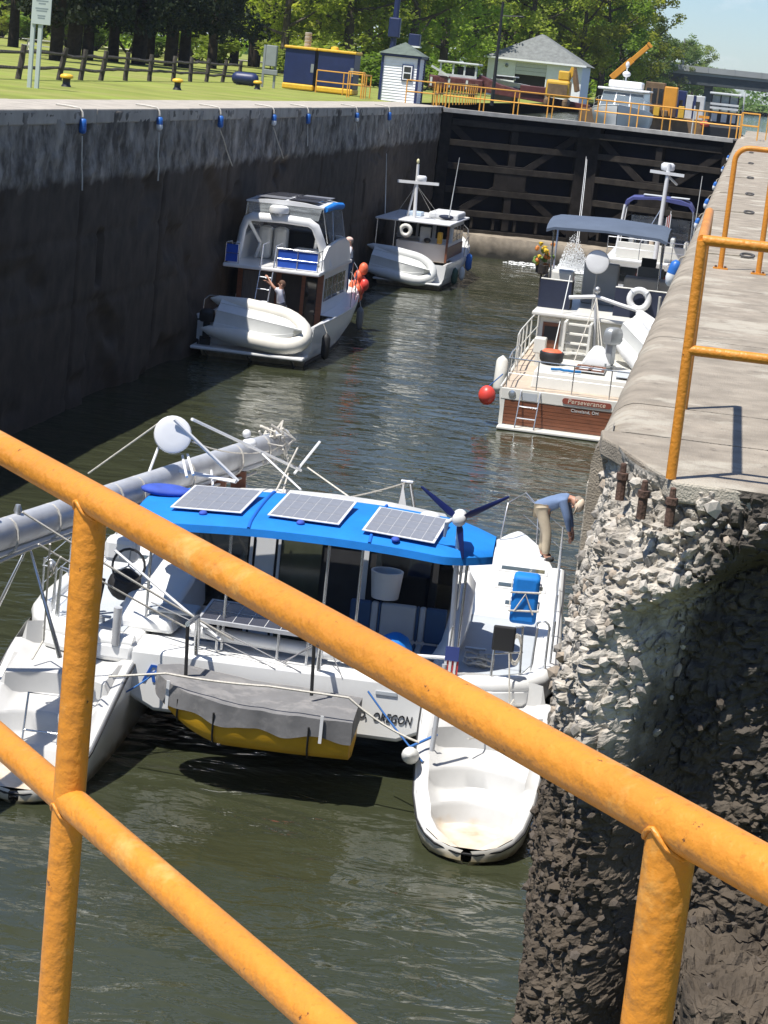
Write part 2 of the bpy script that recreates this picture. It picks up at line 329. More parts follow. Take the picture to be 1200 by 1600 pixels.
def water_material(name, base, waves):
    m = bpy.data.materials.new(name); m.use_nodes = True; n, l = m.node_tree.nodes, m.node_tree.links; b = n['Principled BSDF']
    b.inputs['Roughness'].default_value = 0.04; b.inputs['IOR'].default_value = 1.33; b.inputs['Specular IOR Level'].default_value = 0.5
    t = n.new('ShaderNodeTexCoord')
    nz = n.new('ShaderNodeTexNoise'); nz.inputs['Scale'].default_value = 0.22; nz.inputs['Detail'].default_value = 4; l.new(t.outputs['Object'], nz.inputs['Vector'])
    mx = n.new('ShaderNodeMix'); mx.data_type = 'RGBA'; mx.inputs['A'].default_value = (*[c * 0.75 for c in base], 1); mx.inputs['B'].default_value = (*[c * 1.3 for c in base], 1)
    l.new(nz.outputs['Fac'], mx.inputs['Factor']); l.new(mx.outputs['Result'], b.inputs['Base Color'])
    prev = None
    for sc, dist, strength, st in waves:
        mp_ = n.new('ShaderNodeMapping'); mp_.inputs['Scale'].default_value = st; l.new(t.outputs['Object'], mp_.inputs['Vector'])
        w = n.new('ShaderNodeTexNoise'); w.inputs['Scale'].default_value = sc; w.inputs['Detail'].default_value = 3; w.inputs['Roughness'].default_value = 0.45; w.inputs['Distortion'].default_value = 0.6
        l.new(mp_.outputs['Vector'], w.inputs['Vector'])
        bp = n.new('ShaderNodeBump'); bp.inputs['Strength'].default_value = strength; bp.inputs['Distance'].default_value = dist
        l.new(w.outputs['Fac'], bp.inputs['Height'])
        pz = n.new('ShaderNodeTexNoise'); pz.inputs['Scale'].default_value = 0.16 + 0.05 * sc; pz.inputs['Detail'].default_value = 3; l.new(t.outputs['Object'], pz.inputs['Vector'])
        pm = n.new('ShaderNodeMapRange'); pm.inputs['From Min'].default_value = 0.38; pm.inputs['From Max'].default_value = 0.62; pm.inputs['To Min'].default_value = strength * 0.3; pm.inputs['To Max'].default_value = strength * 1.25
        l.new(pz.outputs['Fac'], pm.inputs['Value']); l.new(pm.outputs['Result'], bp.inputs['Strength'])
        if prev: l.new(prev, bp.inputs['Normal'])
        prev = bp.outputs['Normal']
    l.new(prev, b.inputs['Normal']); return m
water_mat = water_material('chamber_water', (0.032, 0.036, 0.019), [(0.45, 0.25, 0.45, (0.8, 1.2, 1)), (1.9, 0.12, 0.65, (0.7, 1.3, 1)), (6.0, 0.018, 0.5, (0.8, 1.2, 1))])
# the chamber water, real low waves near the camera
ys = np.concatenate([np.arange(-8, 62, 0.14), np.linspace(62.2, 99.8, 90)]); xs = np.linspace(LX - 0.4, 1.9, 100)
X, Y = np.meshgrid(xs, ys, indexing='ij')
Z = WATER_Z + 0.03 * fbm(np.stack([X * 0.55, Y * 0.9, 0 * X], -1), 3, 3) + 0.013 * fbm(np.stack([X * 2.0 + 0.5 * Y, Y * 2.4, 0 * X], -1), 3, 9)
tag(MB().grid(np.stack([X, Y, Z], -1)[:, ::-1]).build('water', water_mat, smooth=180), kind='structure')
far_water = water_material('canal_water', (0.05, 0.06, 0.045), [(0.5, 0.3, 0.5, (1, 1, 1)), (2.0, 0.08, 0.5, (1, 1, 1))])
sheet('canal_water', [(-15.4, 99.4), (420, 99.4), (420, 470), (-15.4, 470)], -0.75, far_water)

# ================================================================ left lock wall
lw = thing('lock_wall', 'long stained concrete lock wall below the lawn with dark wet lower half', 'wall', (LX, 30, 0))
ys = np.arange(0, 68.01, 0.07); zs = np.concatenate([np.linspace(0, -2.2, 40), np.linspace(-2.28, -7.2, 50)])
Yg, Zg = np.meshgrid(ys, zs, indexing='ij'); P = np.stack([0 * Yg, Yg, Zg], -1)
up = np.clip((Zg + 1.75) / 0.3, 0, 1)
D = 0.055 * fbm(P * 2.2, 4, 21) * (0.35 + up) + 0.03 * fbm(P * 7, 3, 25) * (0.5 + up) + 0.035 * up
f1, f2, cid = worley(P * 1.7, 40); D -= up * np.clip(0.5 - f1, 0, 1) * 0.08 * (cid > 0.5)
scar = fbm(P * np.array([1, .35, .6]), 4, 61); D -= (1 - up) * np.clip(scar - 0.12, 0, 0.25) * 0.9
for j in np.arange(1.4, 68, 6.6):
    D -= 0.16 * np.exp(-((Yg - j - 0.02 * vnoise(np.stack([Zg * 3, Zg, Zg], -1))) / 0.08) ** 2)
for jz in (-2.75, -4.3):
    D -= 0.05 * np.exp(-((Zg - jz - 0.03 * vnoise(np.stack([Yg * 0.7, Yg, Yg], -1))) / 0.06) ** 2)
for jy, jz in ((16.2, -3.3), (33.0, -3.3), (49.6, -3.3)):                    # check-post recesses in the wall
    D -= 0.32 * np.clip(1 - np.maximum(np.abs(Yg - jy) / 0.24, np.abs(Zg - jz) / 0.62) ** 8, 0, 1)
D[:, 0] = 0.0
G = np.stack([D, Yg, Zg], -1)
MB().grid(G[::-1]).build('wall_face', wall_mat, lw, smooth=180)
for k in range(10):                                                        # coping slabs
    y0 = -8 + k * 7.7
    MB().box(-2.05, 0.05, y0 + 0.012, y0 + 7.688, -0.30, 0.012 + 0.004 * (k % 3)).build('coping_slab', concrete_pale, lw, bevel=0.03)
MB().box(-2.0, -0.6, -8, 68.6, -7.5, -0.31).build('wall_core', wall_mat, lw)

# ================================================================ right lock wall with its broken end
rw = thing('lock_wall', 'sunlit concrete lock wall with crumbling rubble end beside the foreground railing', 'wall')
edges = [9.93, 10.93, 14.2, 18.4, 23.0, 28.5, 35, 43, 52, 62, 73, 85, 97.5, 112, 130]
prof = [(0.32, 0.0)] + [(0.17 - 0.17 * math.sin(R(a)), -0.17 + 0.17 * math.cos(R(a))) for a in (0, 15, 30, 45, 60, 75, 90)] + [(0.0, -0.6), (0, -7.4)]
for y0, y1 in zip(edges, edges[1:]):
    if y1 <= 97.5 or y0 < 97:
        n = max(2, int((y1 - y0) / 0.12)) if y0 < 25 else 2
        secs = [[(x + (0.005 * float(vnoise(np.array([yy * 6.1, z * 9, 0.5]), 4)) if z < -0.005 else 0), yy, z + (0.004 * float(vnoise(np.array([yy * 7.3, z * 9, 2.5]), 5)) if z < -0.005 else 0)) for x, z in prof] for yy in np.linspace(y0 + 0.009, y1 - 0.009, n + 1)]
        MB().loft(secs[::-1], ring=False, cap=False).build('coping_edge', concrete_top, rw, smooth=60)
    MB().box(0.32, 4.2, y0 + 0.010, y1 - 0.010, -0.25, 0.0).build('concrete_slab', concrete_top, rw)
    MB().box(4.21, 9.5, y0 + 0.010, y1 - 0.010, -0.25, -0.002).build('concrete_slab', concrete_top, rw)
MB().prism([(0.42, 8.78), (9.5, 8.74), (9.5, 9.92), (0.03, 9.92), (0.05, 9.7), (0.14, 9.5), (0.27, 9.15)], 0.09, Matrix.Translation((0, 0, -0.09))).build('concrete_slab', concrete_top, rw, bevel=0.012)
_pe = [(x, z) for x, z in prof[:-1]] + [(0.32, -0.6)]
MB().add([(x, 9.937, z) for x, z in _pe], [tuple(range(len(_pe)))]).build('coping_end', concrete_top, rw)
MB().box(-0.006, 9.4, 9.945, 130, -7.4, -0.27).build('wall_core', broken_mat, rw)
# broken end: rim curve in plan, profile out and down, crumbled by cellular noise
cp = np.array([(0.07, 10.3), (0.09, 9.85), (0.12, 9.6), (0.2, 9.2), (0.30, 8.92), (0.5, 8.80), (0.8, 8.77), (1.2, 8.76), (2.2, 8.76)])
sl = np.concatenate([[0], np.cumsum(np.linalg.norm(np.diff(cp, axis=0), axis=1))])
ss = np.concatenate([np.linspace(0, 1.1, 90), np.linspace(1.11, 1.9, 130), np.linspace(1.92, 2.5, 36), np.linspace(2.52, sl[-1], 20)])
def crs(s):
    out = []
    for a in (-0.1, -0.05, 0, 0.05, 0.1): out.append(np.stack([np.interp(s + a, sl, cp[:, 0]), np.interp(s + a, sl, cp[:, 1])], -1))
    return np.mean(out, 0)
Bp = crs(ss); T = np.gradient(Bp, ss, axis=0); T /= np.linalg.norm(T, axis=1)[:, None]; N = np.stack([T[:, 1], -T[:, 0]], -1)
N[:, 0], N[:, 1] = np.where(N[:, 1] > 0.3, -N[:, 0], N[:, 0]), np.where(N[:, 1] > 0.3, -N[:, 1], N[:, 1])
zs = np.concatenate([np.linspace(0.0, -1.89, 165), np.linspace(-1.895, -2.10, 70), np.linspace(-2.11, -2.75, 50), np.linspace(-2.8, -7.3, 40)])
S, Zg = np.meshgrid(ss, zs, indexing='ij')
A = np.interp(S, [0, 0.8, 1.2, 1.5, 1.8, 2.3], [0.06, 0.08, 0.15, 0.30, 0.36, 0.36])
sm = lambda t: np.clip(t, 0, 1) ** 2 * (3 - 2 * np.clip(t, 0, 1))
off = A * sm((-Zg) / 0.75) + 0.05 * sm((-Zg - 0.7) / 0.6) * (1 - sm((S - 0.9) / 0.5)) - 0.10 * sm((-Zg - 0.9) / 0.9) * sm((S - 0.9) / 0.5)
xr = np.interp(S, ss, Bp[:, 0])
xb = 0.34 + 0.34 * sm((Zg + 0.62) / 0.4)
rec = sm((xr - xb) / 0.2) * sm((-Zg - 0.16) / 0.2)
off = off * (1 - rec) - 0.16 * rec
cav = sm((xr - 0.62) / 0.25)
off = off + 0.85 * cav * sm((-Zg - 1.92) / 0.16)
P3 = np.stack([np.interp(S, ss, Bp[:, 0]), np.interp(S, ss, Bp[:, 1]), Zg], -1)
Nn = np.stack([np.interp(S, ss, N[:, 0]), np.interp(S, ss, N[:, 1]), 0 * S], -1)
P3 = P3 + Nn * off[..., None]
wp_ = P3 + 0.05 * np.stack([fbm(P3 * 9, 2, 31), fbm(P3 * 9, 2, 32), fbm(P3 * 9, 2, 33)], -1)
f1, f2, c1 = worley(wp_ * np.array([15, 15, 19]), 70); g1, g2, c2 = worley(wp_ * 31 + 5, 80)
rough = 0.10 * fbm(P3 * 3.0, 4, 50) + 0.06 * (c1 - 0.5) * np.clip((f2 - f1) * 3.0, 0, 1) - 0.03 * np.clip(1 - (f2 - f1) * 4, 0, 1) + 0.02 * (c2 - 0.5) * np.clip((g2 - g1) * 4, 0, 1) + 0.02 * fbm(P3 * 30, 2, 90)
rough = np.clip(rough, -0.12, 0.10) * sm((-Zg) / 0.07) * (0.4 + 0.6 * sm((S - 0.7) / 0.6)) + 0.07 * rec * fbm(P3 * np.array([2.0, 4.0, 4.5]), 5, 77)
dirv = Nn + np.stack([0 * S, 0 * S, 0.55 * np.clip(1 + Zg / 0.6, 0, 1)], -1)
P3 = P3 + dirv * rough[..., None]
lw_ = cav * sm((-Zg - 1.85) / 0.1)
P3[..., 2] += lw_ * (0.10 * fbm(P3 * 5, 4, 15) + 0.05 * (worley(P3 * 11, 17)[2] - 0.5))
P3[..., 1] += lw_ * 0.05 * fbm(P3 * 6, 3, 16)
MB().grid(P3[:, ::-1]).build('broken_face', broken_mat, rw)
ico = [(0, 0, 1)] + [(0.894 * math.cos(R(72 * k)), 0.894 * math.sin(R(72 * k)), 0.447) for k in range(5)] + [(0.894 * math.cos(R(72 * k + 36)), 0.894 * math.sin(R(72 * k + 36)), -0.447) for k in range(5)] + [(0, 0, -1)]
icf = [(0, 1 + k, 1 + (k + 1) % 5) for k in range(5)] + [(1 + k, 6 + k, 1 + (k + 1) % 5) for k in range(5)] + [(1 + (k + 1) % 5, 6 + k, 6 + (k + 1) % 5) for k in range(5)] + [(11, 6 + (k + 1) % 5, 6 + k) for k in range(5)]
rocks = []
for k in range(12):
    st = (rng.uniform(0.7, 1.2), rng.uniform(0.7, 1.2), rng.uniform(0.5, 0.9))
    vv = [tuple(c * s * rng.uniform(0.75, 1.2) for c, s in zip(q, st)) for q in ico]
    rocks.append([MB().add(vv, icf).mesh('stone', m) for m in stone_mats + [wet_shade_stone]])
cnt = 0
while cnt < 285:
    i = rng.randrange(25, 255); j = rng.randrange(6, 250); q = P3[i, j]
    if q[2] < -1.25:
        if rng.random() < 0.55: continue
        mi = 3
    elif q[0] > 0.55 and q[2] < -0.3:
        if rng.random() < 0.75: continue
        mi = 3  # stones in the recess darkened along with its painted shade
    else: mi = rng.choice([0, 0, 1, 1, 2])
    s = rng.uniform(0.017, 0.04) * (0.8 if mi == 3 else 1.0)
    inst('stone', rocks[rng.randrange(12)][mi], rw, tuple(q + Nn[i, j] * s * 0.2), (rng.uniform(0, 6), rng.uniform(0, 6), rng.uniform(0, 6)), s); cnt += 1
for bx, by in ((0.30, 8.70), (0.42, 8.62), (0.19, 9.05)):                  # rusted anchor studs
    MB().lathe([(0.02, -0.14), (0.02, -0.05), (0.026, -0.048), (0.026, -0.02), (0.014, -0.018), (0.013, 0.02), (0.009, 0.024)], 8, Matrix.Translation((bx, by, -0.02))).build('anchor_bolt', rust, rw)

# ================================================================ upper gates
def gate_leaf(label, hinge, mitre):
    L = math.dist(hinge, mitre); a = math.atan2(mitre[1] - hinge[1], mitre[0] - hinge[0])
    g = thing('lock_gate', label, 'gate', (hinge[0], hinge[1], 0), a, 'mitre gates at the far end of the lock')
    s = -1 if mitre[0] > hinge[0] else 1                                 # downstream side in local y
    yy = lambda a0, a1: sorted((a0 * s, a1 * s))
    def bx(name, x0, x1, d0, d1, z0, z1, m): 
        lo, hi = yy(d0, d1); return MB().box(x0, x1, lo, hi, z0, z1).build(name, m, g, bevel=0.015)
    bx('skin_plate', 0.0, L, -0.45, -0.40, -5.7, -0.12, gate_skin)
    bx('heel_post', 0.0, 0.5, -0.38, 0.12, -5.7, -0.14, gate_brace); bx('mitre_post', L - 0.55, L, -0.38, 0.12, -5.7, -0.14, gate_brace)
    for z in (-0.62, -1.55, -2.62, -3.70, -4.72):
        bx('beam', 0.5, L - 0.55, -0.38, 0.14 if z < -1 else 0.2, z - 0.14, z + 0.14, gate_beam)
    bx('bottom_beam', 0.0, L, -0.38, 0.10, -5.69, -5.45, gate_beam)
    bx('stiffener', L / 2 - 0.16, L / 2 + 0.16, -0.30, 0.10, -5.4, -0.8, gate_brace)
    for k in range(6):
        x = 0.9 + k * (L - 1.9) / 5
        bx('fender_post', x - 0.06, x + 0.06, -0.2, 0.08, -5.4, -4.9, gate_beam)
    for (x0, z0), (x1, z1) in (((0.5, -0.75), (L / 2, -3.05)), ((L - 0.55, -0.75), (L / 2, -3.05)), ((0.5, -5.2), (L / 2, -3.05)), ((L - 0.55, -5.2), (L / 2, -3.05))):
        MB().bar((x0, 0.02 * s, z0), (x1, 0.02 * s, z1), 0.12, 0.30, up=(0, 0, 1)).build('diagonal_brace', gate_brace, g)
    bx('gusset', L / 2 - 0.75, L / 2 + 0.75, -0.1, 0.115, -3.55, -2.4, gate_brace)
    bx('walkway', 0.0, L, -0.75, 0.35, -0.115, -0.03, gate_deck)
    bx('walkway_edge', 0.0, L, 0.352, 0.40, -0.22, -0.02, gate_deck)
    for d in (0.32, -0.7):
        MB().tube([(0.1, d * s, 1.04), (L - 0.2, d * s, 1.04)], 0.035, 6).build('top_rail', yellow_far, g, smooth=60)
        MB().tube([(0.1, d * s, 0.52), (L - 0.2, d * s, 0.52)], 0.03, 6).build('mid_rail', yellow_far, g, smooth=60)
        n = 5
        for k in range(n):
            x = 0.25 + k * (L - 0.6) / (n - 1)
            MB().tube([(x, d * s, -0.03), (x, d * s, 1.03)], 0.03, 6).build('post', yellow_far, g, smooth=60)
    return g
g_l = gate_leaf('left leaf of the dark timbered lock gate, nearer the white siding hut', (LX + 0.02, GATE_Y), (-6.77, GATE_Y + 2.2))
g_r = gate_leaf('right leaf of the dark timbered lock gate, behind the boats along the sunlit wall', (-0.02, GATE_Y), (-6.73, GATE_Y + 2.2))
sill_mat = mat('sill_concrete', (0.26, 0.22, 0.17), 0.9, var=0.35, vscale=1.5, bump=0.6, bscale=10); zband(sill_mat, -6.45, -5.75, (0.03, 0.028, 0.022), wob=0.15, scale=2)
xs = np.linspace(LX, 0, 140); prof = [(99.6, -5.62), (98.0, -5.6), (97.55, -5.62), (97.5, -5.75), (97.42, -6.1), (97.45, -6.5), (97.4, -7.2)]
G = np.array([[(x, y, z) for (y, z) in prof] for x in xs]); G += 0.05 * np.stack([0 * G[..., 0], fbm(G * 2.5, 3, 7) * (G[..., 2] < -5.7), fbm(G * 2.0, 3, 8)], -1)
tag(MB().grid(G).build('breast_wall', sill_mat, smooth=50), 'low pale concrete sill wall under the dark lock gates', 'wall')
# leaking water: mitre jet and the splash it makes
foam = mat('white_water', (0.85, 0.87, 0.88), 0.35, var=0.05, spec=0.5)
b = MB(); sx_, sy_ = at_y(897, 415, 96.7)[0], 96.7
for k in range(2):
    x0 = -6.75 + rng.uniform(-0.04, 0.04); z0 = rng.uniform(-2.4, -1.3)
    dx, dy = rng.uniform(-0.10, 0.06) + (sx_ + 6.75) * 0.5, rng.uniform(-1.5, -1.1)
    b.tube([(x0 + dx * t, GATE_Y + 1.75 + dy * t, z0 - (z0 + 5.5) * t * t) for t in np.linspace(0, 1, 9)], [0.006 + 0.0018 * i for i in range(9)], 5)
for k in range(3800):
    a = rng.uniform(0, 6.28); r = rng.random() ** 0.5; h = 1.9 * (1 - r) ** 0.9 * rng.random() ** 1.3; s = rng.uniform(0.006, 0.02)
    c = (sx_ + math.cos(a) * r * 0.75 - 0.1 * h, sy_ + math.sin(a) * r * 0.5, WATER_Z + 0.03 + h)
    o = MB().add([(q[0] * s + c[0], q[1] * s + c[1], q[2] * s * 1.5 + c[2]) for q in ico], icf); b.add(o.v, o.f)
for k in range(420):
    a = rng.uniform(0, 6.28); r = 1.9 * rng.random() ** 0.8; s = rng.uniform(0.02, 0.09)
    c = (sx_ - 0.5 + math.cos(a) * r * 1.4, sy_ - 0.4 + math.sin(a) * r * 0.9, WATER_Z + 0.02)
    if c[1] > 97.3: continue
    o = MB().add([(q[0] * s * 1.6 + c[0], q[1] * s + c[1], q[2] * 0.015 + c[2]) for q in ico], icf); b.add(o.v, o.f)
tag(b.build('water_spray', foam), 'white water jet leaking between the gate leaves and splashing at their foot', 'spray', kind='stuff')

# ================================================================ railings in the foreground and on the right wall
def pipe_railing(name, label, rails, posts, r=0.0225, m=None, n=16, plates=True, group=None):
    o = rails[0][0]
    t = thing(name, label, 'railing', (posts[0][0], posts[0][1], posts[0][2]), 0, group); base = Vector(t.location)
    for k, p in enumerate(rails): MB().tube([Vector(q) - base for q in p], r, n).build('top_rail' if k == 0 else 'rail', m or yellow_paint, t, smooth=60)
    for (x, y, z0, z1) in posts:
        MB().tube([(x - base.x, y - base.y, z0 - base.z), (x - base.x, y - base.y, z1 - base.z)], r * 0.99, n).build('post', m or yellow_paint, t, smooth=60)
        if plates: MB().box(x - base.x - 0.06, x - base.x + 0.06, y - base.y - 0.06, y - base.y + 0.06, z0 - base.z, z0 - base.z + 0.012).build('base_plate', m or yellow_paint, t)
    return t
# foreground: top rail 0.97 m, mid rail 0.55 m, slanting away to the left
pl, pr = np.array([-0.262, 2.655]), np.array([0.5455, 1.727]); dd = pr - pl
def fl(t, z): q = pl + dd * t; return (q[0], q[1], z)
fg = pipe_railing('railing', 'thick orange-yellow pipe railing slanting across the near foreground', [[fl(-1.6, 0.97), fl(2.2, 0.97)], [fl(-1.6, 0.545), fl(2.2, 0.545)]],
                  [(*fl(0, 0)[:2], -0.1, 0.97), (*fl(1, 0)[:2], -0.1, 0.97), (*fl(2.0, 0)[:2], -0.1, 0.97), (*fl(-1.15, 0)[:2], -0.1, 0.97)])
weld = yellow_paint
for t_ in (0.0, 1.0):                                                    # thick welds at the joints
    for z in (0.97, 0.545):
        c = Vector(fl(t_, z)) - Vector(fg.location); rd_ = Vector((dd[0], dd[1], 0)).normalized(); nd_ = Vector((-rd_.y, rd_.x, 0)); ring_ = []
        for a in np.linspace(0, 6.2832, 30)[:-1]:
            off_ = 0.0228 * math.sin(a); ring_.append(c + rd_ * 0.0236 * math.cos(a) + nd_ * off_ * 1.02 + Vector((0, 0, -math.sqrt(max(0, 0.0228 ** 2 - off_ ** 2)) - 0.0008 + 0.0008 * math.sin(9 * a))))
        MB().tube(ring_, 0.0026, 6, closed=True).build('weld_bead', weld, fg, smooth=60)
wk = MB(); q0, q1 = np.array(fl(-1.7, 0)[:2]), np.array(fl(2.3, 0)[:2]); nv = np.array([-(q1 - q0)[1], (q1 - q0)[0]]); nv = nv / np.linalg.norm(nv)
if np.dot(nv, np.array([0.5, 0]) - q0) < 0: nv = -nv
wk.prism([tuple(q0 - nv * 0.08), tuple(q1 - nv * 0.08), tuple(q1 + nv * 2.2), tuple(q0 + nv * 2.2)][::1], 0.12, Matrix.Translation((0, 0, -0.22)))
tag(wk.build('walkway', gate_deck), kind='structure')
# right wall railings
pipe_railing('railing', 'orange pipe guard railing at the crumbling wall end, two posts and rails', 
             [[(0.40, 8.84, 1.005), (4.5, 8.84, 1.02)], [(0.40, 8.84, 0.548), (4.5, 8.84, 0.56)], [(0.40, 8.84, 1.005), (0.385, 10.94, 1.015)]],
             [(0.40, 8.84, 0.0, 1.003), (0.385, 10.94, 0.0, 1.013), (2.2, 8.84, 0, 1.0), (4.4, 8.84, 0, 1.0)], plates=False)
def u_rail(label, x0, x1, y, h, r=0.026):
    t = thing('grab_rail', label, 'railing', (x0, y, 0), 0, 'inverted-U grab rails on the lock wall')
    w = x1 - x0; k = 0.13
    MB().tube([(0, 0, 0), (0, 0, h - k)] + arc((k, 0, h - k), k, 180, 90, 7) + arc((w - k, 0, h - k), k, 90, 0, 7) + [(w, 0, 0)], r, 12).build('hoop', yellow_paint, t, smooth=60)
    for x in (0, w):
        MB().box(x - 0.07, x + 0.07, -0.045, 0.045, 0, 0.014).build('base_plate', yellow_paint, t)
        for q in (-0.045, 0.045): MB().lathe([(0.012, 0.014), (0.012, 0.03), (0.004, 0.032)], 6, Matrix.Translation((x + q, 0, 0))).build('bolt', rust, t)
u_rail('rounded orange hoop rail standing on the sunny lock wall, nearer the chamber edge', 0.43, 1.25, 20.6, 1.16)
u_rail('rounded orange hoop rail on the sunny lock wall, cut by the right picture edge', 0.79, 1.62, 20.45, 1.16)

chips(concrete_top, (0.13, 0.11, 0.09), 6.5, 0.60, 0.72)
# ================================================================ left bank furniture
navy = mat('navy_paint', (0.012, 0.022, 0.085), 0.45, var=0.15, vscale=3)
white_paint = mat('white_paint', (0.82, 0.83, 0.84), 0.55, var=0.06, vscale=4, dirt=(0.5, 0.5, 0.47), dscale=2, dlo=0.55, dhi=0.8, damt=0.4)
grey_panel = mat('grey_panel', (0.23, 0.25, 0.245), 0.6, var=0.1)
sign_mat = mat('pale_sign', (0.42, 0.47, 0.45), 0.5, var=0.06)
sign_ink = mat('sign_ink', (0.2, 0.24, 0.25), 0.6)
log_mat = mat('weathered_log', (0.06, 0.05, 0.042), 0.9, var=0.5, vscale=6, bump=0.5, bscale=30, dirt=(0.16, 0.14, 0.12), dscale=3, dlo=0.5, dhi=0.8)
black_paint = mat('black_paint', (0.012, 0.012, 0.014), 0.5, var=0.2)
bollard_yellow = mat('bollard_yellow', (0.72, 0.42, 0.03), 0.5, var=0.12, vscale=6)
float_blue = mat('float_blue', (0.02, 0.12, 0.42), 0.4, var=0.1); float_white = mat('float_white', (0.75, 0.76, 0.76), 0.4, var=0.06)
glass_dark = mat('dark_glass', (0.012, 0.014, 0.016), 0.06, var=0.2, spec=0.8)
shingle = mat('grey_shingle', (0.16, 0.17, 0.165), 0.9, var=0.25, vscale=3, bump=0.5, bscale=20)
green_roof = mat('green_grey_roof', (0.10, 0.125, 0.105), 0.9, var=0.2, vscale=4)

s = thing('sign', 'pale green two-post sign standing in the grass near the rail fence', 'sign', (-18.72, 56, 0.0))
for x in (-0.08, 0.13): MB().box(x - 0.055, x + 0.055, -0.05, 0.05, -0.05, 2.95).build('post', sign_mat, s, bevel=0.008)
MB().box(-0.10, 0.42, -0.085, -0.053, 1.70, 2.92).build('board', sign_mat, s, bevel=0.008)
for z, w in ((2.32, 0.34), (2.25, 0.2), (2.12, 0.36), (2.06, 0.3), (1.93, 0.22), (1.87, 0.2)): MB().box(0.16 - w / 2, 0.16 + w / 2, -0.088, -0.0855, z - 0.018, z + 0.018).build('lettering', sign_ink, s)

bl = ['nearest', 'middle', 'farthest']
for k, (x, y) in enumerate(((-19.33, 60.8), (-19.45, 73.6), (-20.5, 90.5))):
    t = thing('bollard', bl[k] + ' of three black mooring bollards with yellow caps in the grass', 'bollard', (x, y, 0.0), 0, 'yellow-capped bollards on the lawn')
    MB().lathe([(0.17, -0.03), (0.15, 0.02), (0.115, 0.08), (0.11, 0.2), (0.125, 0.25)], 16).build('body', black_paint, t, smooth=50)
    MB().lathe([(0.126, 0.25), (0.19, 0.27), (0.20, 0.31), (0.17, 0.36), (0.08, 0.385), (0.0, 0.388)], 16).build('cap', bollard_yellow, t, smooth=50)

f = thing('rail_fence', 'dark split-rail log fence crossing the lawn in front of the cedars', 'fence', (-22, 64, 0))
fy = [54.5, 59.5, 64.2, 69.0, 71.9, 74.8, 78.6, 82.8, 87.3, 90.8, 94.4, 98.3, 102.6]
fp = [Vector((-22.0 - (y - 64) * 0.059, y, 0.02 + np.clip((22.0 + (y - 64) * 0.059 - 22) / 120, 0, 1))) - Vector((-22, 64, 0)) for y in fy]
lean = [0.12, 0.15, 0.12, 0.17, 0.12, 0.14, 0.05, 0.02, 0.0, 0.0, 0.08, 0.12, 0.05]
for p, a in zip(fp, lean):
    q = [p + Vector((a * h + rng.uniform(-.01, .01), rng.uniform(-.01, .01), h - 0.1)) for h in (0, 0.3, 0.6, 0.9, 1.14)]
    MB().tube(q, [0.1, 0.095, 0.1, 0.09, 0.085], 7).build('post', log_mat, f)
for (p, a), (q, c) in zip(zip(fp, lean), list(zip(fp, lean))[1:]):
    for h in (0.34, 0.80):
        a0, b0 = p + Vector((a * h, 0, h + rng.uniform(-.05, .05))), q + Vector((c * h, 0, h + rng.uniform(-.05, .05)))
        MB().tube(sagline(a0, b0, rng.uniform(-0.03, 0.05), 6, 0.015), [0.05, 0.06, 0.065, 0.06, 0.055, 0.045], 6).build('rail', log_mat, f)

# blue machinery cabinets with yellow trim, grey panel board, tank
for k, (x0, x1, lab) in enumerate(((-21.4, -19.9, 'wider blue lock machinery cabinet with yellow lid beside the grey panel'), (-19.8, -18.0, 'blue machinery cabinet with yellow lid nearer the white hut'))):
    t = thing('cabinet', lab, 'cabinet', ((x0 + x1) / 2, 100, 0), 0, 'blue machinery cabinets'); w = (x1 - x0) / 2 - 0.03
    MB().box(-w, w, -0.6, 0.9, 0.32, 1.92).build('body', navy, t, bevel=0.03); MB().box(-w - 0.06, w + 0.06, -0.68, 0.98, 1.92, 2.05).build('lid', bollard_yellow, t, bevel=0.04)
    MB().box(-w - 0.03, w + 0.03, -0.66, 0.9, 0.05, 0.318).build('base', bollard_yellow, t, bevel=0.06)
    MB().box(w - 0.16, w - 0.02, -0.612, -0.6, 0.9, 1.3).build('door_handle', grey_panel, t)
    if k == 0:
        for i in range(4): MB().lathe([(0.15, 0), (0.17, 0.05), (0.17, 0.15), (0.13, 0.17)], 12, Matrix.Translation((0.1, 0.4, 2.05 + 0.17 * i))).build('vent_cowl', concrete_pale, t, smooth=50)
    else: MB().lathe([(0.2, 0), (0.18, 0.12), (0.05, 0.16)], 12, Matrix.Translation((-0.3, 0.3, 2.05))).build('vent_cowl', bollard_yellow, t, smooth=50)
t = thing('control_panel', 'grey electrical board on two posts left of the blue cabinets', 'panel', (-21.65, 97.2, 0))
for x in (-0.2, 0.35): MB().box(x - 0.05, x + 0.05, -0.05, 0.05, 0, 1.95).build('post', grey_panel, t)
MB().box(-0.1, 0.4, -0.2, -0.055, 1.0, 1.95).build('box', grey_panel, t, bevel=0.03); MB().box(-0.15, 0.5, -0.16, -0.052, 0.62, 0.85).build('tray', grey_panel, t, bevel=0.02)
t = thing('tank', 'dark blue cylinder tank lying in the grass by the grey panel', 'tank', (-22.5, 96.5, 0.33))
MB().lathe([(0.0, -0.62), (0.15, -0.6), (0.26, -0.5), (0.29, -0.35), (0.29, 0.35), (0.26, 0.5), (0.15, 0.6), (0, 0.62)], 16, Matrix.Rotation(R(90), 4, 'Y')).build('shell', navy, t, smooth=50)
for x in (-0.3, 0.3): MB().box(x - 0.06, x + 0.06, -0.22, 0.22, -0.33, -0.2).build('foot', black_paint, t)

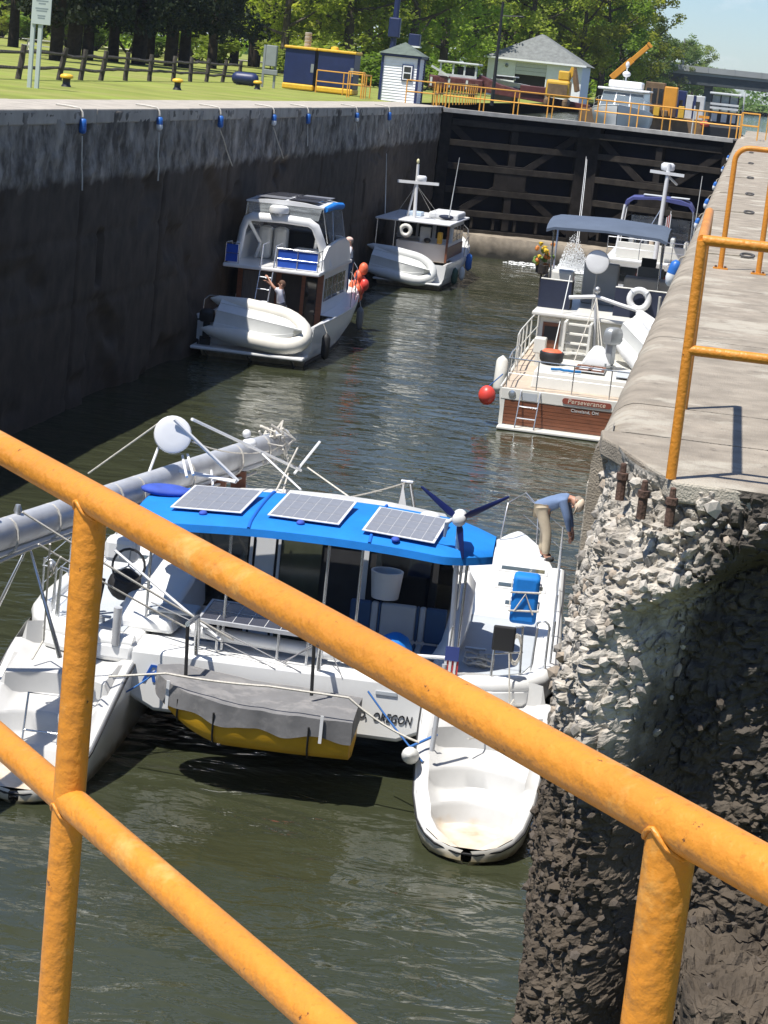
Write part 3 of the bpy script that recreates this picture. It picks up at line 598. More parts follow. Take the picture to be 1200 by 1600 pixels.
# white siding hut
h = thing('hut', 'small white siding lock hut with grey-green pyramid roof beside the gate', 'hut', (-15.54, 98.35, 0))
b = MB()
for k in range(16):                                                     # lapped boards all round
    z = 0.02 + k * 0.125
    for (sx, sy) in ((1, 0),):
        b.add([(-0.80, -0.82 - 0.025, z), (0.80, -0.845, z), (0.80, -0.82, z + 0.125), (-0.80, -0.82, z + 0.125)], [(0, 1, 2, 3)])
        b.add([(0.845, -0.80, z), (0.845, 0.80, z), (0.82, 0.80, z + 0.125), (0.82, -0.80, z + 0.125)], [(0, 1, 2, 3)])
b.box(-0.815, 0.815, -0.815, 0.815, 0, 2.02)
b.build('wall', white_paint, h)
for x in (-0.84, 0.84):
    for y in (-0.84, 0.84): MB().box(x - 0.055, x + 0.055, y - 0.055, y + 0.055, 0, 2.03).build('corner_trim', navy, h)
MB().box(-0.96, 0.96, -0.96, 0.96, 2.03, 2.14).build('fascia', navy, h)
MB().add([(-1.03, -1.03, 2.14), (1.03, -1.03, 2.14), (1.03, 1.03, 2.14), (-1.03, 1.03, 2.14), (0, 0, 2.72)], [(0, 1, 4), (1, 2, 4), (2, 3, 4), (3, 0, 4), (3, 2, 1, 0)]).build('roof', green_roof, h)
w = MB().box(0.10, 0.62, -0.90, -0.848, 0.98, 1.72).build('window', navy, h)
MB().box(0.15, 0.57, -0.915, -0.902, 1.03, 1.67).build('frame', white_paint, w)
for z in (1.08, 1.38): MB().box(0.20, 0.52, -0.922, -0.917, z, z + 0.24).build('pane', glass_dark, w)

def far_rail(label, pts, hh=1.05, n=None, zs_=(1.05, 0.55)):
    t = thing('railing', label, 'railing', pts[0], 0, 'yellow railings by the upper gate'); o = Vector(pts[0])
    for z in zs_: MB().tube([Vector(p) - o + Vector((0, 0, z)) for p in pts], 0.032, 6).build('top_rail' if z == zs_[0] else 'mid_rail', yellow_far, t, smooth=60)
    for p, q in zip(pts, pts[1:]):
        m = max(1, round(math.dist(p, q) / 1.3))
        for k in range(m + (q == pts[-1])): 
            x = Vector(p).lerp(Vector(q), k / m) - o; MB().tube([x, x + Vector((0, 0, zs_[0]))], 0.03, 6).build('post', yellow_far, t, smooth=60)
far_rail('yellow railing in front of the blue machinery cabinets', [(-19.6, 98.6, 0), (-16.9, 97.9, 0), (-16.9, 95.6, 0)])
far_rail('yellow railing cage beside the left of the white hut', [(-17.4, 94.9, 0.0), (-16.75, 94.9, 0.0), (-16.75, 95.4, 0.0), (-17.4, 95.4, 0)], zs_=(1.15, 0.6))
far_rail('yellow railing between the white hut and the gate hinge', [(-15.0, 96.6, 0), (-13.7, 96.6, 0), (-13.75, 98.0, 0)])
far_rail('yellow railing behind the left gate leaf along the bank', [(-14.2, 99.5, 0), (-14.3, 112, 0), (-14.5, 118, 0)])
far_rail('yellow railing at the right gate hinge on the sunny wall', [(0.1, 97.2, 0), (0.9, 97.2, 0), (0.9, 99.5, 0), (0.15, 99.5, 0)], zs_=(1.15, 0.6))
far_rail('tall yellow railing behind the right gate hinge', [(1.3, 101, 0), (1.35, 108, 0), (3.5, 108, 0)], zs_=(1.3, 0.7))

# ropes with floats hung on the left wall
def hang(k, n, y, dx, drop):
    t = thing('mooring_line', ORD[k] + ' hanging white rope with blue float from the left along the shaded wall', 'rope', (LX, y, 0.0), 0, 'mooring lines on the shaded wall')
    if k == n - 1: t['label'] = 'last hanging mooring rope on the shaded wall, nearest the gate'
    MB().tube([(-0.5, -0.02, 0.06), (-0.2, 0, 0.05), (0.03, 0, 0.03), (0.09, 0, -0.05), (0.11, 0, -0.15)], 0.025, 6).build('strap', rope_mat, t, smooth=60)
    MB().lathe([(0.04, -0.18), (0.07, -0.20), (0.08, -0.28), (0.078, -0.36)], 10, Matrix.Translation((0.12, 0, 0))).build('float_top', float_blue, t, smooth=50)
    MB().lathe([(0.08, -0.362), (0.085, -0.43), (0.07, -0.48), (0.03, -0.5)], 10, Matrix.Translation((0.12, 0, 0))).build('float', float_white if k % 2 else float_blue, t, smooth=50)
    MB().tube(sagline((0.12, 0, -0.55), (0.16, dx, -drop), 0.0, 5, 0.02), 0.018, 5).build('rope', rope_mat, t, smooth=60)
hl = [(43.9, 0.15, 1.7), (49.9, 0.1, 1.7), (55.9, 1.6, 1.55), (62.4, 1.6, 1.5), (67.4, 0.1, 1.2), (76.0, 0.1, 0.95), (83.0, 0.2, 1.0)]
for k, (y, dx, d) in enumerate(hl): hang(k, len(hl), y, dx, d)
# floats and rings along the right coping
weathered_rope = mat('weathered_rope', (0.30, 0.265, 0.21), 0.95, var=0.2, vscale=30)
cleat = mat('cast_iron', (0.10, 0.095, 0.09), 0.6, 0.3, var=0.3)
for k, y in enumerate((22.4, 31.5, 38.0, 46.5, 58.0, 71.0)):
    t = thing('mooring_line', ORD[k] + ' blue and white float line from the near end over the sunny wall edge', 'rope', (0.0, y, 0.0), 0, 'mooring lines on the sunny wall')
    MB().tube([(0.62, 0.05, 0.02), (0.4, 0.02, 0.014), (0.18, 0, 0.012), (0.0, 0, -0.07), (-0.03, 0, -0.12)], 0.009, 6).build('rope', weathered_rope, t, smooth=60)
    mt = Matrix.Translation((-0.03, -0.0, -0.10 - 0.03 * (k > 0))) @ Matrix.Rotation(R(192), 4, 'Y') @ Matrix.Scale(0.62 if k == 0 else rng.uniform(0.34, 0.46), 4)
    MB().lathe([(0.03, 0), (0.085, 0.05), (0.10, 0.14), (0.10, 0.24)], 12, mt).build('float_top', float_blue, t, smooth=50)
    MB().lathe([(0.10, 0.242), (0.10, 0.32), (0.07, 0.42), (0.02, 0.46)], 12, mt).build('float', float_white, t, smooth=50)
    MB().tube([(-0.16, 0, -0.5), (-0.15, 0.3, -2.5), (-0.2, 0.6, -5.0)], 0.016, 5).build('drop_rope', rope_mat, t, smooth=60)
    MB().tube(arc((0.68, 0.05, 0.03), 0.07, 0, 345, 12, (1, 0, 0), (0, 1, 0.2)), 0.014, 6).build('ring', cleat, t, smooth=60)

# lamp posts behind the gate
t = thing('lamp_post', 'tall thin black lamp post with a short arm in front of the garage', 'lamp post', (-13.86, 120, 0))
MB().tube([(0, 0, 0), (0, 0, 5.7)], [0.11, 0.07], 8).build('pole', black_paint, t, smooth=60)
MB().tube([(0, 0, 4.95), (0.4, 0, 4.95), (1.0, 0, 5.0)], 0.03, 6).build('arm', black_paint, t, smooth=60); MB().ball((1.1, 0, 4.98), (0.2, 0.1, 0.06)).build('lamp_head', black_paint, t, smooth=60)
t = thing('signal_post', 'thick navy blue signal post rising above the white hut', 'post', (-23.2, 140, 0.1))
MB().tube([(0, 0, 0), (0.05, 0, 7.5)], [0.22, 0.18], 10).build('pole', navy, t, smooth=60); MB().box(-0.35, 0.4, -0.3, 0.25, 3.3, 4.6).build('lamp_box', navy, t, bevel=0.08)
t = thing('equipment_box', 'square navy blue box on a post behind the white hut', 'box', (-21.45, 138, 0.1))
MB().box(-0.36, 0.36, -0.35, 0.35, 2.9, 3.65).build('box', navy, t, bevel=0.04); MB().box(-0.06, 0.06, -0.06, 0.06, 0, 2.9).build('post', grey_panel, t); MB().box(-0.42, 0.42, -0.4, 0.4, 2.8, 2.898).build('bracket', white_paint, t)

# garage
g = thing('garage', 'white garage with grey hip roof and half-open roller door', 'building', (-18.8, 190, 0.0))
b = MB(); b.box(-4.2, -1.72, 0, 0.2, 0, 3.35); b.box(1.05, 4.2, 0, 0.2, 0, 3.35); b.box(-1.72, 1.05, 0, 0.2, 3.05, 3.35); b.box(-4.2, -4.0, 0.2, 9, 0, 3.35); b.box(4.0, 4.2, 0.2, 9, 0, 3.35); b.box(-4.2, 4.2, 9, 9.2, 0, 3.35)
b.build('wall', white_paint, g)
MB().add([(-4.6, -0.45, 3.3), (4.6, -0.45, 3.3), (4.6, 9.6, 3.3), (-4.6, 9.6, 3.3), (0, 3.2, 5.75), (0, 6.5, 5.75)], [(0, 1, 4), (1, 2, 5, 4), (2, 3, 5), (3, 0, 4, 5), (3, 2, 1, 0)]).build('roof', shingle, g)
MB().box(-4.55, 4.55, -0.5, -0.455, 3.2, 3.36).build('gutter', white_paint, g)
MB().box(-1.8, -1.722, -0.04, 0.0, 0, 3.1).build('door_frame', white_paint, g); MB().box(1.052, 1.13, -0.04, 0.0, 0, 3.1).build('door_frame', white_paint, g)
rd = mat('roller_door', (0.55, 0.57, 0.57), 0.5, var=0.05)
for k in range(3): MB().box(-1.7, 1.03, 0.06, 0.1, 2.05 + 0.335 * k, 2.05 + 0.335 * k + 0.32).build('door_panel', rd, g, bevel=0.02)
MB().ball((-2.5, -0.08, 2.7), 0.16).build('wall_lamp', grey_panel, g, smooth=60)
MB().box(-3.9, 3.9, 1.6, 1.7, 0, 3.3).build('interior_shade', black_paint, g)  # black sheet stands in for the shade inside the doorway

# maroon dredge hauled out on the bank
maroon = mat('maroon_paint', (0.085, 0.018, 0.02), 0.5, var=0.2, vscale=2, dirt=(0.2, 0.12, 0.1), dscale=2); greyw = mat('grey_white', (0.5, 0.52, 0.52), 0.5, var=0.15)
d = thing('dredge', 'maroon work dredge with slanting ladder boom lying on the bank', 'dredge', (-16.9, 150, 0.3))
MB().box(-5.0, -1.2, -1.2, 1.4, 0.1, 1.0).build('hull', maroon, d, bevel=0.08)
MB().prism([(-1.6, 0.2), (6.2, -0.35), (6.3, 0.05), (2.0, 0.42), (-0.2, 0.85), (-1.6, 1.35)], 1.4, Matrix([[1, 0, 0, 0], [0, 0, 1, -0.8], [0, 1, 0, 0], [0, 0, 0, 1]])).build('ladder_boom', maroon, d, bevel=0.03)
MB().box(1.4, 3.2, -0.9, 0.7, 0.35, 0.95).build('pump_box', maroon, d, bevel=0.05)
MB().box(-4.4, -1.7, -1.0, 1.2, 1.0, 1.18).build('deck', greyw, d)
for x in (-4.3, -3.4, -2.6, -1.8): MB().box(x - 0.06, x + 0.06, -0.95, -0.83, 1.18, 1.9).build('canopy_post', greyw, d)
MB().box(-4.5, -1.6, -1.1, 1.2, 1.9, 2.05).build('canopy', greyw, d, bevel=0.05)
MB().box(-3.2, -1.9, -0.2, 1.0, 1.18, 1.75).build('engine', black_paint, d, bevel=0.08)
MB().bar((-4.9, -1.25, 1.6), (-3.6, -1.25, 1.0), 0.12, 0.14).build('brace', greyw, d)
for k in range(9): MB().box(-4.9 + k * 0.42, -4.75 + k * 0.42, -1.24, -1.2, 0.25, 0.85).build('rib', greyw if k % 3 == 0 else maroon, d)
for x in (-4.2, -2.0, 1.0, 4.0): MB().box(x - 0.15, x + 0.15, -0.6, 0.6, -0.6, 0.1).build('stand', rust, d)
sk = thing('skiff', 'small grey-white skiff resting in front of the garage door', 'boat', (-16.6, 152.5, 1.05), R(-8))
secs = []
for t_ in np.linspace(0, 1, 7):
    w_ = 0.55 * (1 - t_ ** 2.5) + 0.03; secs.append([(-1.4 + 3.2 * t_, -w_, 0.42 - 0.25 * t_), (-1.4 + 3.2 * t_, -w_ * 0.6, -0.05), (-1.4 + 3.2 * t_, w_ * 0.6, -0.05), (-1.4 + 3.2 * t_, w_, 0.42 - 0.25 * t_)])
MB().loft(secs).build('hull', greyw, sk); MB().box(-1.1, 0.3, -0.4, 0.4, 0.42, 0.62).build('canopy', glass_dark, sk, bevel=0.06); MB().box(-1.2, 0.5, -0.48, 0.48, 0.62, 0.70).build('roof', greyw, sk, bevel=0.03)
MB().box(-1.0, 0.6, -0.35, 0.35, -1.05, -0.06).build('trestle', black_paint, sk)
# yellow excavator
yel = mat('machine_yellow', (0.62, 0.36, 0.03), 0.5, var=0.15, vscale=2, dirt=(0.2, 0.12, 0.05), dscale=2); orange_p = mat('crane_orange', (0.62, 0.27, 0.025), 0.5, var=0.12, vscale=1.5); brown_m = mat('brown_machine', (0.16, 0.10, 0.05), 0.7, var=0.4, vscale=1.5)
e = thing('excavator', 'yellow excavator with raised arm at the right of the garage', 'excavator', (-12.7, 148, -0.2)); e.scale = (0.85, 0.85, 0.92)
MB().box(-1.0, 0.9, -1.0, 1.2, 0.9, 2.2).build('body', yel, e, bevel=0.18); MB().box(-0.85, 0.75, -1.06, -1.0, 1.1, 1.9).build('grille', brown_m, e)
MB().bar((0.5, 0, 2.0), (1.0, 0, 3.2), 0.35, 0.4).build('boom', yel, e); MB().bar((1.0, 0, 3.2), (1.5, -0.3, 1.5), 0.3, 0.35).build('stick', brown_m, e)
MB().box(-0.1, 0.8, -0.9, 0.4, 2.2, 2.9).build('cab', yel, e, bevel=0.1)
for x in (-0.8, 0.7): MB().box(x - 0.22, x + 0.22, -1.5, 1.5, 0.2, 0.88).build('track', brown_m, e, bevel=0.2)

# floating plant beyond the gate: crane barge, containers, tug
cb = thing('crane_barge', 'rusty brown crane barge with long orange boom beyond the gate', 'barge', (-7.5, 150, -0.75))
MB().box(-3.5, 5.5, -4, 6, -0.3, 0.9).build('deck', brown_m, cb)
p0, p1 = at_y(955, 122, 150) - np.array([-7.5, 150, -0.75]), at_y(1016, 70, 150) - np.array([-7.5, 150, -0.75]); pm = p0 + (p1 - p0) * 0.55
MB().bar(p0, pm, 0.4, 0.42).build('boom', orange_p, cb, bevel=0.03); MB().bar(pm, p1, 0.3, 0.33).build('boom_tip', orange_p, cb, bevel=0.03); MB().bar(p1 - (p1 - p0) * 0.03, p1 + (p1 - p0) * 0.02, 0.42, 0.42).build('boom_head', orange_p, cb)
q = at_y(1035, 150, 146) - np.array([-7.5, 150, -0.75])
MB().box(q[0] - 1.2, q[0] + 0.1, -4, -2, 0.9, 3.1).build('cab', brown_m, cb, bevel=0.05); MB().box(q[0] + 0.1, q[0] + 1.0, -4.2, -2.5, 0.9, 2.9).build('winch', orange_p, cb, bevel=0.08)
for k in range(3): MB().box(q[0] - 1.1 + 0.42 * k, q[0] - 0.8 + 0.42 * k, -4.02, -4.0, 1.7, 2.7).build('cab_window', glass_dark, cb)
for k in range(5): MB().box(q[0] - 1.0 + k * 0.55, q[0] - 0.6 + k * 0.55, -4.6, -4.05, 0.9, 1.2 + 0.5 * rng.random()).build('deck_gear', [rust, yel, brown_m][k % 3], cb, bevel=0.04)
for k, (u0, u1, m, lab) in enumerate(((1058, 1074, navy, 'navy blue site container beyond the gate railing'), (1075, 1104, greyw, 'white and blue site cabin beyond the gate railing'))):
    a0, a1 = at_y(u0, 140, 152), at_y(u1, 140, 152); t = thing('site_cabin', lab, 'cabin', ((a0[0] + a1[0]) / 2, 152, -0.75)); w = (a1[0] - a0[0]) / 2
    MB().box(-w, w, -0.5, 1.5, 0.0, 2.75 if k == 0 else 2.5).build('body', m, t, bevel=0.05); MB().box(-w * 0.3, w * 0.5, -0.52, -0.5, 1.5, 2.1).build('window', glass_dark, t)
    if k: MB().box(-w * 0.25, w * 0.05, -0.53, -0.505, 0.2, 2.49).build('stripe', navy, t)
    MB().box(-w - 0.2, w + 0.2, -0.8, 1.8, -0.3, -0.01).build('float', black_paint, t)
tg = thing('tug', 'black canal tug with glazed wheelhouse beside the right gate hinge', 'tug', (*at_y(1133, 170, 124)[:2], -0.75))
MB().box(-1.15, 1.1, -1.5, 5, -0.3, 1.0).build('hull', black_paint, tg, bevel=0.15)
MB().box(-0.9, 0.75, -0.6, 2.5, 1.0, 1.75).build('deckhouse', black_paint, tg, bevel=0.06)
for x in (-0.55, 0.0, 0.5): MB().box(x - 0.16, x + 0.16, -0.63, -0.6, 1.15, 1.6).build('window', greyw, tg)
for k in range(2): MB().box(-0.85, 0.75, -0.9, -0.75, 1.85 + k * 0.22, 1.97 + k * 0.22).build('rail', greyw, tg)
for x in (-0.8, -0.3, 0.2, 0.7): MB().box(x - 0.035, x + 0.035, -0.6, -0.53, 1.75, 2.65).build('mullion', black_paint, tg)
MB().box(-0.82, 0.72, -0.5, 1.6, 1.76, 2.6).build('wheelhouse_glass', mat('pale_glass', (0.25, 0.3, 0.31), 0.1, var=0.3), tg)
MB().box(-0.95, 0.85, -0.75, 1.8, 2.65, 2.78).build('roof', greyw, tg, bevel=0.04)
MB().box(-1.4, -0.8, -1.3, -1.0, 1.25, 1.4).build('bow_fender', orange_p, tg); MB().ball((-1.0, -1.55, 0.95), (0.28, 0.2, 0.16)).build('life_vest', mat('vest_red', (0.6, 0.09, 0.06), 0.7), tg, smooth=60)
for x, hh in ((-1.7, 1.9), (1.0, 2.9)): MB().tube([(x, 0, 0.2), (x, 0, hh)], 0.05, 6).build('staff', greyw, tg)

# road bridge far up the canal
br = thing('road_bridge', 'low grey concrete road bridge crossing the canal in the distance', 'bridge', (-16, 330, 0))
bmat = mat('bridge_concrete', (0.26, 0.27, 0.27), 0.85, var=0.1, vscale=0.3); bdk = mat('bridge_girder', (0.05, 0.06, 0.065), 0.7, var=0.2)
MB().box(-4, 160, 0, 10, 5.0, 5.5).build('deck', bmat, br)
for y in (0.2, 3, 6, 9.5): MB().box(-3, 160, y, y + 0.4, 3.6, 5.0).build('girder', bdk, br)
MB().box(-4, 160, -0.3, -0.05, 5.45, 6.3).build('parapet', bmat, br)
for k in range(22): MB().box(-3 + k * 4, -2.8 + k * 4, -0.36, -0.3, 5.45, 6.35).build('parapet_post', bmat, br)
for x in (9.5, 45, 85): MB().box(x - 0.6, x + 0.6, 1, 9, -3, 3.6).build('pier', bdk, br)
for k, (u, y0) in enumerate(((1067, 60), (0, 0))):
    if u:
        p = at_y(u, 105, 331); q = at_y(u + 3, y0, 331); MB().tube([(p[0] + 16, 1, 5.5), (q[0] + 16, 1, q[2])], 0.12, 6).build('lamp_pole', bmat, br)

# picnic table between the cedars
pt = thing('picnic_table', 'pale wooden picnic table under the cedars behind the sign', 'table', (*at_z(62, 84, 0.3)[:2], 0.25), R(25))
tw = mat('pale_timber', (0.5, 0.49, 0.45), 0.8, var=0.15)
for k in range(3): MB().box(-0.95, 0.95, -0.36 + k * 0.25, -0.13 + k * 0.25, 0.74, 0.78).build('plank', tw, pt)
for y in (-0.72, 0.7): MB().box(-0.95, 0.95, y - 0.13, y + 0.13, 0.43, 0.47).build('bench', tw, pt)
for x in (-0.65, 0.65):
    MB().bar((x, -0.6, 0), (x, -0.2, 0.73), 0.06, 0.09).build('leg', tw, pt); MB().bar((x, 0.6, 0), (x, 0.2, 0.73), 0.06, 0.09).build('leg', tw, pt); MB().box(x - 0.03, x + 0.03, -0.8, 0.8, 0.36, 0.425).build('brace', tw, pt)

# ================================================================ trees
bark = mat('bark', (0.075, 0.06, 0.045), 0.95, var=0.4, vscale=5, bump=0.8, bscale=12)
def leaf_mat(name, col, tr):
    m = mat(name, col, 0.7, var=0.35, vscale=0.9, spec=0.2, detail=3)
    n, l = m.node_tree.nodes, m.node_tree.links; b_ = n['Principled BSDF']; out = n['Material Output']
    t = n.new('ShaderNodeBsdfTranslucent'); mx = n.new('ShaderNodeMixShader'); mx.inputs[0].default_value = tr
    hv = n.new('ShaderNodeMix'); hv.data_type = 'RGBA'; hv.blend_type = 'MULTIPLY'; hv.inputs['Factor'].default_value = 1.0; hv.inputs['B'].default_value = (1.2, 1.3, 0.6, 1)
    oi = n.new('ShaderNodeObjectInfo'); hs = n.new('ShaderNodeHueSaturation'); src = b_.inputs['Base Color'].links[0].from_socket
    v1 = n.new('ShaderNodeMapRange'); v1.inputs['To Min'].default_value = 0.65; v1.inputs['To Max'].default_value = 1.3; l.new(oi.outputs['Random'], v1.inputs['Value'])
    mlt = n.new('ShaderNodeMath'); mlt.operation = 'MULTIPLY'; mlt.inputs[1].default_value = 7.31; frc = n.new('ShaderNodeMath'); frc.operation = 'FRACT'; l.new(oi.outputs['Random'], mlt.inputs[0]); l.new(mlt.outputs[0], frc.inputs[0])
    h1 = n.new('ShaderNodeMapRange'); h1.inputs['To Min'].default_value = 0.475; h1.inputs['To Max'].default_value = 0.525; l.new(frc.outputs[0], h1.inputs['Value'])
    l.new(src, hs.inputs['Color']); l.new(v1.outputs['Result'], hs.inputs['Value']); l.new(h1.outputs['Result'], hs.inputs['Hue']); l.new(hs.outputs['Color'], b_.inputs['Base Color'])
    l.new(hs.outputs['Color'], hv.inputs['A']); l.new(hv.outputs['Result'], t.inputs['Color'])
    l.new(b_.outputs[0], mx.inputs[1]); l.new(t.outputs[0], mx.inputs[2]); l.new(mx.outputs[0], out.inputs['Surface']); return m
L_bright = leaf_mat('leaf_bright', (0.28, 0.33, 0.06), 0.58); L_mid = leaf_mat('leaf_mid', (0.22, 0.28, 0.055), 0.58); L_far_haze = leaf_mat('leaf_far_haze', (0.19, 0.255, 0.09), 0.5); L_dark = leaf_mat('leaf_cedar', (0.02, 0.032, 0.012), 0.12); L_shrub = leaf_mat('leaf_shrub', (0.16, 0.21, 0.04), 0.45)  # far leaves carry some distance haze in their own colour
def leaf_cloud(centres, per, size, seed, flat=0.5):
    r = np.random.default_rng(seed); cs = np.asarray(centres); m = len(cs) * per
    c = np.repeat(cs[:, :3], per, 0); rad = np.repeat(cs[:, 3], per)
    d = r.normal(size=(m, 3)); d /= np.linalg.norm(d, axis=1)[:, None]; rr = rad * r.random(m) ** 0.45
    p = c + d * rr[:, None] * np.array([1, 1, 0.75])
    u = r.normal(size=(m, 3)); u[:, 2] *= flat; u /= np.linalg.norm(u, axis=1)[:, None]
    w = np.cross(u, r.normal(size=(m, 3)) * [1, 1, 1.6]); w /= np.linalg.norm(w, axis=1)[:, None]
    s_ = size * (0.6 + 0.8 * r.random(m)); u *= s_[:, None]; w *= (s_ * 0.6)[:, None]
    V = np.stack([p - u, p + w, p + u, p - w], 1).reshape(-1, 3); F = np.arange(m * 4).reshape(m, 4)
    return V, F
def cloud_mesh(name, V, F, m):
    me = bpy.data.meshes.new(name); me.vertices.add(len(V)); me.vertices.foreach_set('co', V.ravel()); me.loops.add(F.size); me.loops.foreach_set('vertex_index', F.ravel())
    me.polygons.add(len(F)); me.polygons.foreach_set('loop_start', np.arange(len(F)) * 4); me.polygons.foreach_set('loop_total', np.full(len(F), 4)); me.materials.append(m); me.update(calc_edges=True); return me
def hardwood(seed, H, Rr, m, per=75, size=0.18, nb=14, base=0.10):
    q = random.Random(seed); b = MB(); cl = []
    tp = [(q.uniform(-.02, .02) * H * t, q.uniform(-.02, .02) * H * t, H * t) for t in (0, 0.2, 0.4, 0.6, 0.8)]
    b.tube(tp, [0.03 * H, 0.024 * H, 0.018 * H, 0.012 * H, 0.005 * H], 8)
    for k in range(nb):
        t = base + (0.82 - base) * (k + q.random()) / nb; a = k * 2.4 + q.uniform(-.5, .5); ln = Rr * (1.05 - 0.55 * abs(t - 0.45) / 0.5) * q.uniform(0.75, 1.1)
        o = Vector((0, 0, H * t)); e_ = o + Vector((math.cos(a) * ln, math.sin(a) * ln, ln * q.uniform(0.25, 0.7))); mid = o.lerp(e_, 0.5) + Vector((0, 0, -0.05 * ln))
        b.tube([o, mid, e_], [0.011 * H, 0.007 * H, 0.003 * H], 5)
        for f_ in (0.45, 0.7, 0.95, 1.1):
            for _ in range(2):
                c = o.lerp(e_, f_) + Vector((q.gauss(0, .16), q.gauss(0, .16), q.gauss(0.08, .12))) * Rr; cl.append((c.x, c.y, c.z, Rr * q.uniform(0.16, 0.30)))
    for _ in range(8): cl.append((q.gauss(0, .22) * Rr, q.gauss(0, .22) * Rr, H * q.uniform(0.78, 0.98), Rr * q.uniform(0.18, 0.3)))
    return b.mesh('trunk', bark, 60), cloud_mesh('crown', *leaf_cloud(cl, per, size, seed), m)
bark_shaded = mat('shaded_bark', (0.034, 0.027, 0.021), 0.95, var=0.4, vscale=5, bump=0.8, bscale=12, spec=0.1)  # canopy shade on the cedar trunks is put into this darker bark
def cedar(seed, H, Rr, m, per=90, size=0.15, base=0.20):
    q = random.Random(seed); b = MB(); cl = []
    for k in range(q.choice((1, 2, 2))):
        a = q.uniform(0, 6.28); b.tube([(math.cos(a) * 0.12 * k, math.sin(a) * 0.12 * k, 0), (math.cos(a) * 0.3 * k, math.sin(a) * 0.3 * k, H * 0.3), (math.cos(a) * 0.45 * k, math.sin(a) * 0.45 * k, H * 0.9)], [0.029 * H, 0.021 * H, 0.006 * H], 8)
    for k in range(64):
        t = base + (1 - base) * ((k + q.random()) / 64) ** 1.15; rr = Rr * min(1.0, (1.05 - t) / 0.55) * q.uniform(0.35, 1.0); a = k * 2.4 + q.uniform(-.4, .4)
        cl.append((math.cos(a) * rr, math.sin(a) * rr, H * t - 0.1 * rr, Rr * q.uniform(0.2, 0.32)))
        if k % 3 == 0: b.tube([(0, 0, H * t), (math.cos(a) * rr, math.sin(a) * rr, H * t - 0.1 * rr)], [0.05, 0.02], 5)
    return b.mesh('trunk', bark_shaded, 60), cloud_mesh('crown', *leaf_cloud(cl, per, size, seed, 0.9), m)
HW = [hardwood(100 + k, 15, 4.6, [L_bright, L_mid, L_bright, L_mid][k]) for k in range(4)]
HF = [hardwood(120 + k, 14, 4.4, L_far_haze) for k in range(2)]
CE = [cedar(140 + k, 12, 3.3, L_dark) for k in range(3)]
def tree(name, label, meshes, x, y, z, s, rot, group, sz=None):
    t = thing(name, label, 'tree', (x, y, z), rot, group); t.scale = (s, s, s * (sz or 1))
    inst('trunk', meshes[0], t); inst('crown', meshes[1], t); return t
gz = lambda x: min(0.9, max(0, (-x - 22) / 120))
ced = [(85, 94), (112, 92), (136, 94), (176, 97), (214, 101), (232, 100), (264, 104), (287, 106), (330, 107), (20, 76), (365, 104), (395, 106)]
for k, (u, v) in enumerate(sorted(ced)):
    p = at_z(u, v, 0.12)
    tree('cedar_tree', '%s dark cedar from the left in the shady row behind the fence' % ORD[k], CE[k % 3], p[0], p[1], gz(p[0]) - 0.05, rng.uniform(0.95, 1.15) * (p[1] / 130) ** 0.3, rng.uniform(0, 6), 'dark cedars behind the fence')
k = 0
for (u, y) in ((30, 215), (90, 195), (150, 205), (215, 190), (285, 200), (345, 185), (400, 200)):
    p = at_y(u, 60, y)
    tree('cedar_tree', '%s cedar from the left in the far row at the back of the park' % ORD[k], CE[(k + 1) % 3], p[0], y, gz(p[0]) - 0.05, rng.uniform(1.2, 1.5), rng.uniform(0, 6), 'back row of cedars'); k += 1
hw = [(440, 165, .95), (490, 176, 1.0), (540, 168, 1.05), (590, 185, 1.0), (640, 172, .95), (690, 190, 1.1), (735, 215, 1.1), (470, 205, 1.2), (570, 215, 1.25), (660, 225, 1.3), (780, 222, 1.1), (825, 214, 1.15), (868, 226, 1.1), (905, 216, 1.0), (940, 226, 1.05), (968, 232, 0.95), (760, 250, 1.35), (845, 258, 1.4), (918, 256, 1.2), (988, 262, 0.95)]
for k, (u, y, s_) in enumerate(sorted(hw)):
    p = at_y(u, 120, y)
    tree('hardwood_tree', '%s leafy green tree from the left in the wood behind hut and garage' % ORD[k], HW[(k * 3 + k // 4) % 4], p[0], y, gz(p[0]) - 0.05, s_ * rng.uniform(0.92, 1.1), rng.uniform(0, 6), 'leafy trees behind the hut and garage')
fw = [(1012, 290, .80), (1036, 330, .72), (1060, 352, .80), (1082, 385, .80), (1100, 410, .62), (1116, 440, .52), (1130, 470, .42), (1146, 500, .34)]
for k, (u, y, s_) in enumerate(fw):
    p = at_y(u, 140, y)
    tree('hardwood_tree', '%s hazy green tree from the left in the line shrinking towards the bridge' % ORD[k], HF[k % 2], p[0], y, 0, s_, rng.uniform(0, 6), 'hazy trees along the far canal bank')
def shrub(seed, m):
    q = random.Random(seed); b = MB(); cl = []
    for k in range(9):
        a = q.uniform(0, 6.28); e_ = (math.cos(a) * q.uniform(.3, 1.1), math.sin(a) * q.uniform(.3, 1.1), q.uniform(0.5, 1.6)); b.tube([(0, 0, 0), e_], [0.04, 0.015], 5); cl.append((*e_, q.uniform(0.45, 0.8)))
    return b.mesh('stem', bark, 60), cloud_mesh('foliage', *leaf_cloud(cl, 130, 0.12, seed), m)
SH = [shrub(160, L_shrub), shrub(161, L_mid)]
sh = [(4, 62, 200), (30, 58, 196), (60, 64, 190), (105, 66, 178), (150, 72, 176), (200, 78, 180), (245, 84, 178), (310, 88, 182), (345, 92, 178), (425, 100, 172), (455, 104, 158), (515, 105, 150), (575, 108, 146), (665, 112, 158), (700, 112, 175)]
